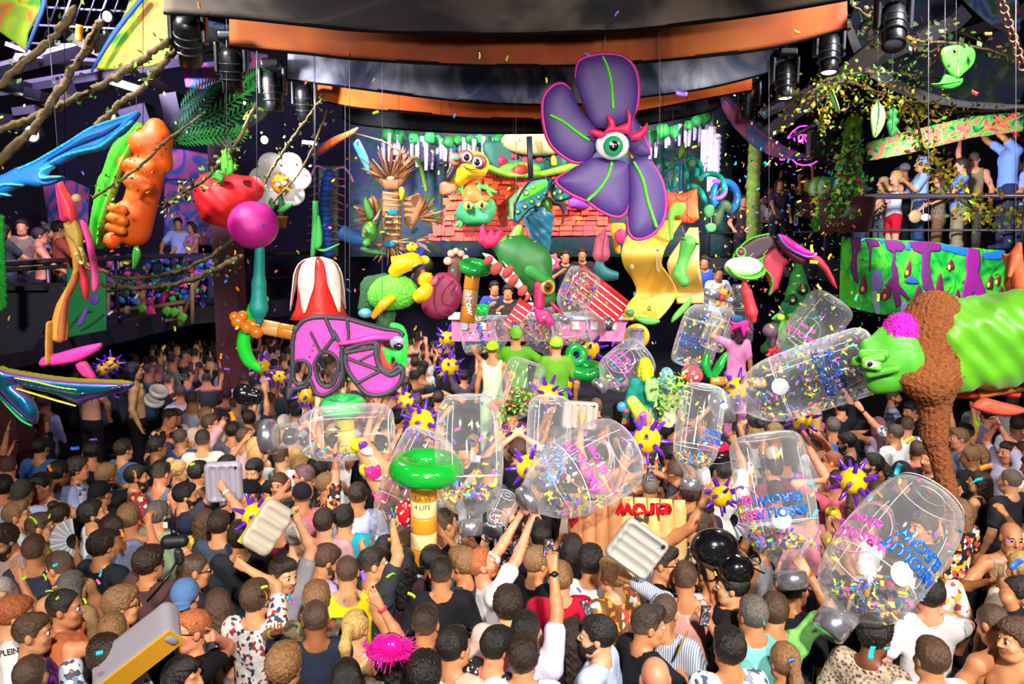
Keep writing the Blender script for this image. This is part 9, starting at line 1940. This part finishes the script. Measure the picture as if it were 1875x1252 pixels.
LM = [(250,1185,'the long grey pillow'), (138,990,'the grey fan'), (322,985,'the camera'), (490,965,'the raised cream pillow'), (410,880,'the lilac pillow'), (776,960,'the banded palm trunk'), (716,1185,'the tinsel hat'), (857,850,'the blank upright bottle'), (600,790,'the lying bottle'), (1050,860,'the pink lettered bottle'), (1150,940,'the raft'), (1166,1004,'the diamond turned pillow'), (1320,1015,'the black ant balloon'), (1430,960,'the blue lettered bottle'), (1620,1020,'the largest bottle'), (1185,805,'the open spiky ball'), (1305,828,'the ladybird'), (1460,690,'the swinging bottle'), (1720,860,'the brown scarf'), (640,660,'the pink mask'), (285,727,'the white spool'), (120,710,'the foil fork'), (10,820,'the left pillar'), (1820,700,'the chameleon body'), (1690,500,'the forest banner'), (1500,380,'the squeezer flower'), (325,500,'the neon flower wall'), (135,480,'the bird leg'), (985,590,'the dj desk'), (944,640,'the lime performers'), (1200,720,'the veggie board'), (1004,1003,'the raised black phone'), (1291,1127,'the phone by the mint shirt'), (1350,640,'the pink dress'), (668,860,'the inflatable bathers'), (760,700,'the spiky balls under the mask')]
UP = {'up', 'upfist', 'upfwd', 'upout', 'uphold', 'wave', 'clap', 'fwdhi', 'reach'}
def raised(a): return a in UP if isinstance(a, str) else a[0][2] > .12
labs = {}
for d in PEOPLE:
 o = d['o']
 if o.get('label'): labs.setdefault(o['label'], []).append(d); continue
 if d['top'] == 'bare': sh = 'bare torso'
 else:
  nm = cname(d['shirt']); sh = ((SN[d['sty']] + ' ') if d['sty'] != 'plain' else nm + ' ') + {'tank': 'vest', 'long': 'long sleeved shirt', 'crop': 'crop top', 'bra': 'top'}.get(d['top'], 'shirt')
 if d['hair'] in ('cap', 'capback', 'bucket'): hr = cname(d['hc']) + (' cap' if d['hair'] != 'bucket' else ' hat')
 elif d['hair'] == 'bald': hr = 'bald head'
 else: hr = HSN[d['hair']] + ' ' + HN.get(d['hc'], cname(d['hc']) if d['hc'].startswith('#') else '') + ' hair'
 n = int(raised(d['aL'])) + int(raised(d['aR'])); ps = {0: '', 1: ' one arm raised', 2: ' both arms raised'}[n]
 L = min(LM, key=lambda q: (q[0]-d['px'])**2 + (q[1]-d['py'])**2); dx, dy = d['px'] - L[0], d['py'] - L[1]
 rel = 'beside' if abs(dx) < 60 and abs(dy) < 40 else ('below' if dy > abs(dx)*.7 else ('above' if -dy > abs(dx)*.7 else ('right of' if dx > 0 else 'left of')))
 d['l'] = 'person with %s, %s,%s %s %s' % (hr, sh, ps + ',' if ps else '', rel, L[2]); d['l'] = d['l'].replace(',  ', ', ').replace(', ,', ',')
 labs.setdefault(d['l'], []).append(d)
ORD = ['nearest the stage', 'second', 'third', 'fourth', 'fifth', 'sixth', 'seventh']
for l, ds in labs.items():
 if len(ds) > 1: ds.sort(key=lambda d: d['px'])
 for i, d in enumerate(ds):
  t = l if len(ds) == 1 else l.replace('person with', ('leftmost' if i == 0 else 'rightmost' if i == len(ds)-1 else ORD[i] + ' from left') + ' person with')
  w = t.split()
  d['o']['label'] = ' '.join(w[:16]); d['o']['group'] = 'people in the crowd' if d['o'].location.z < 1 else ('people in the galleries' if d['o'].location.z > 2.6 else 'people on the stage')
for w in WORK: bpy.data.scenes.remove(w)
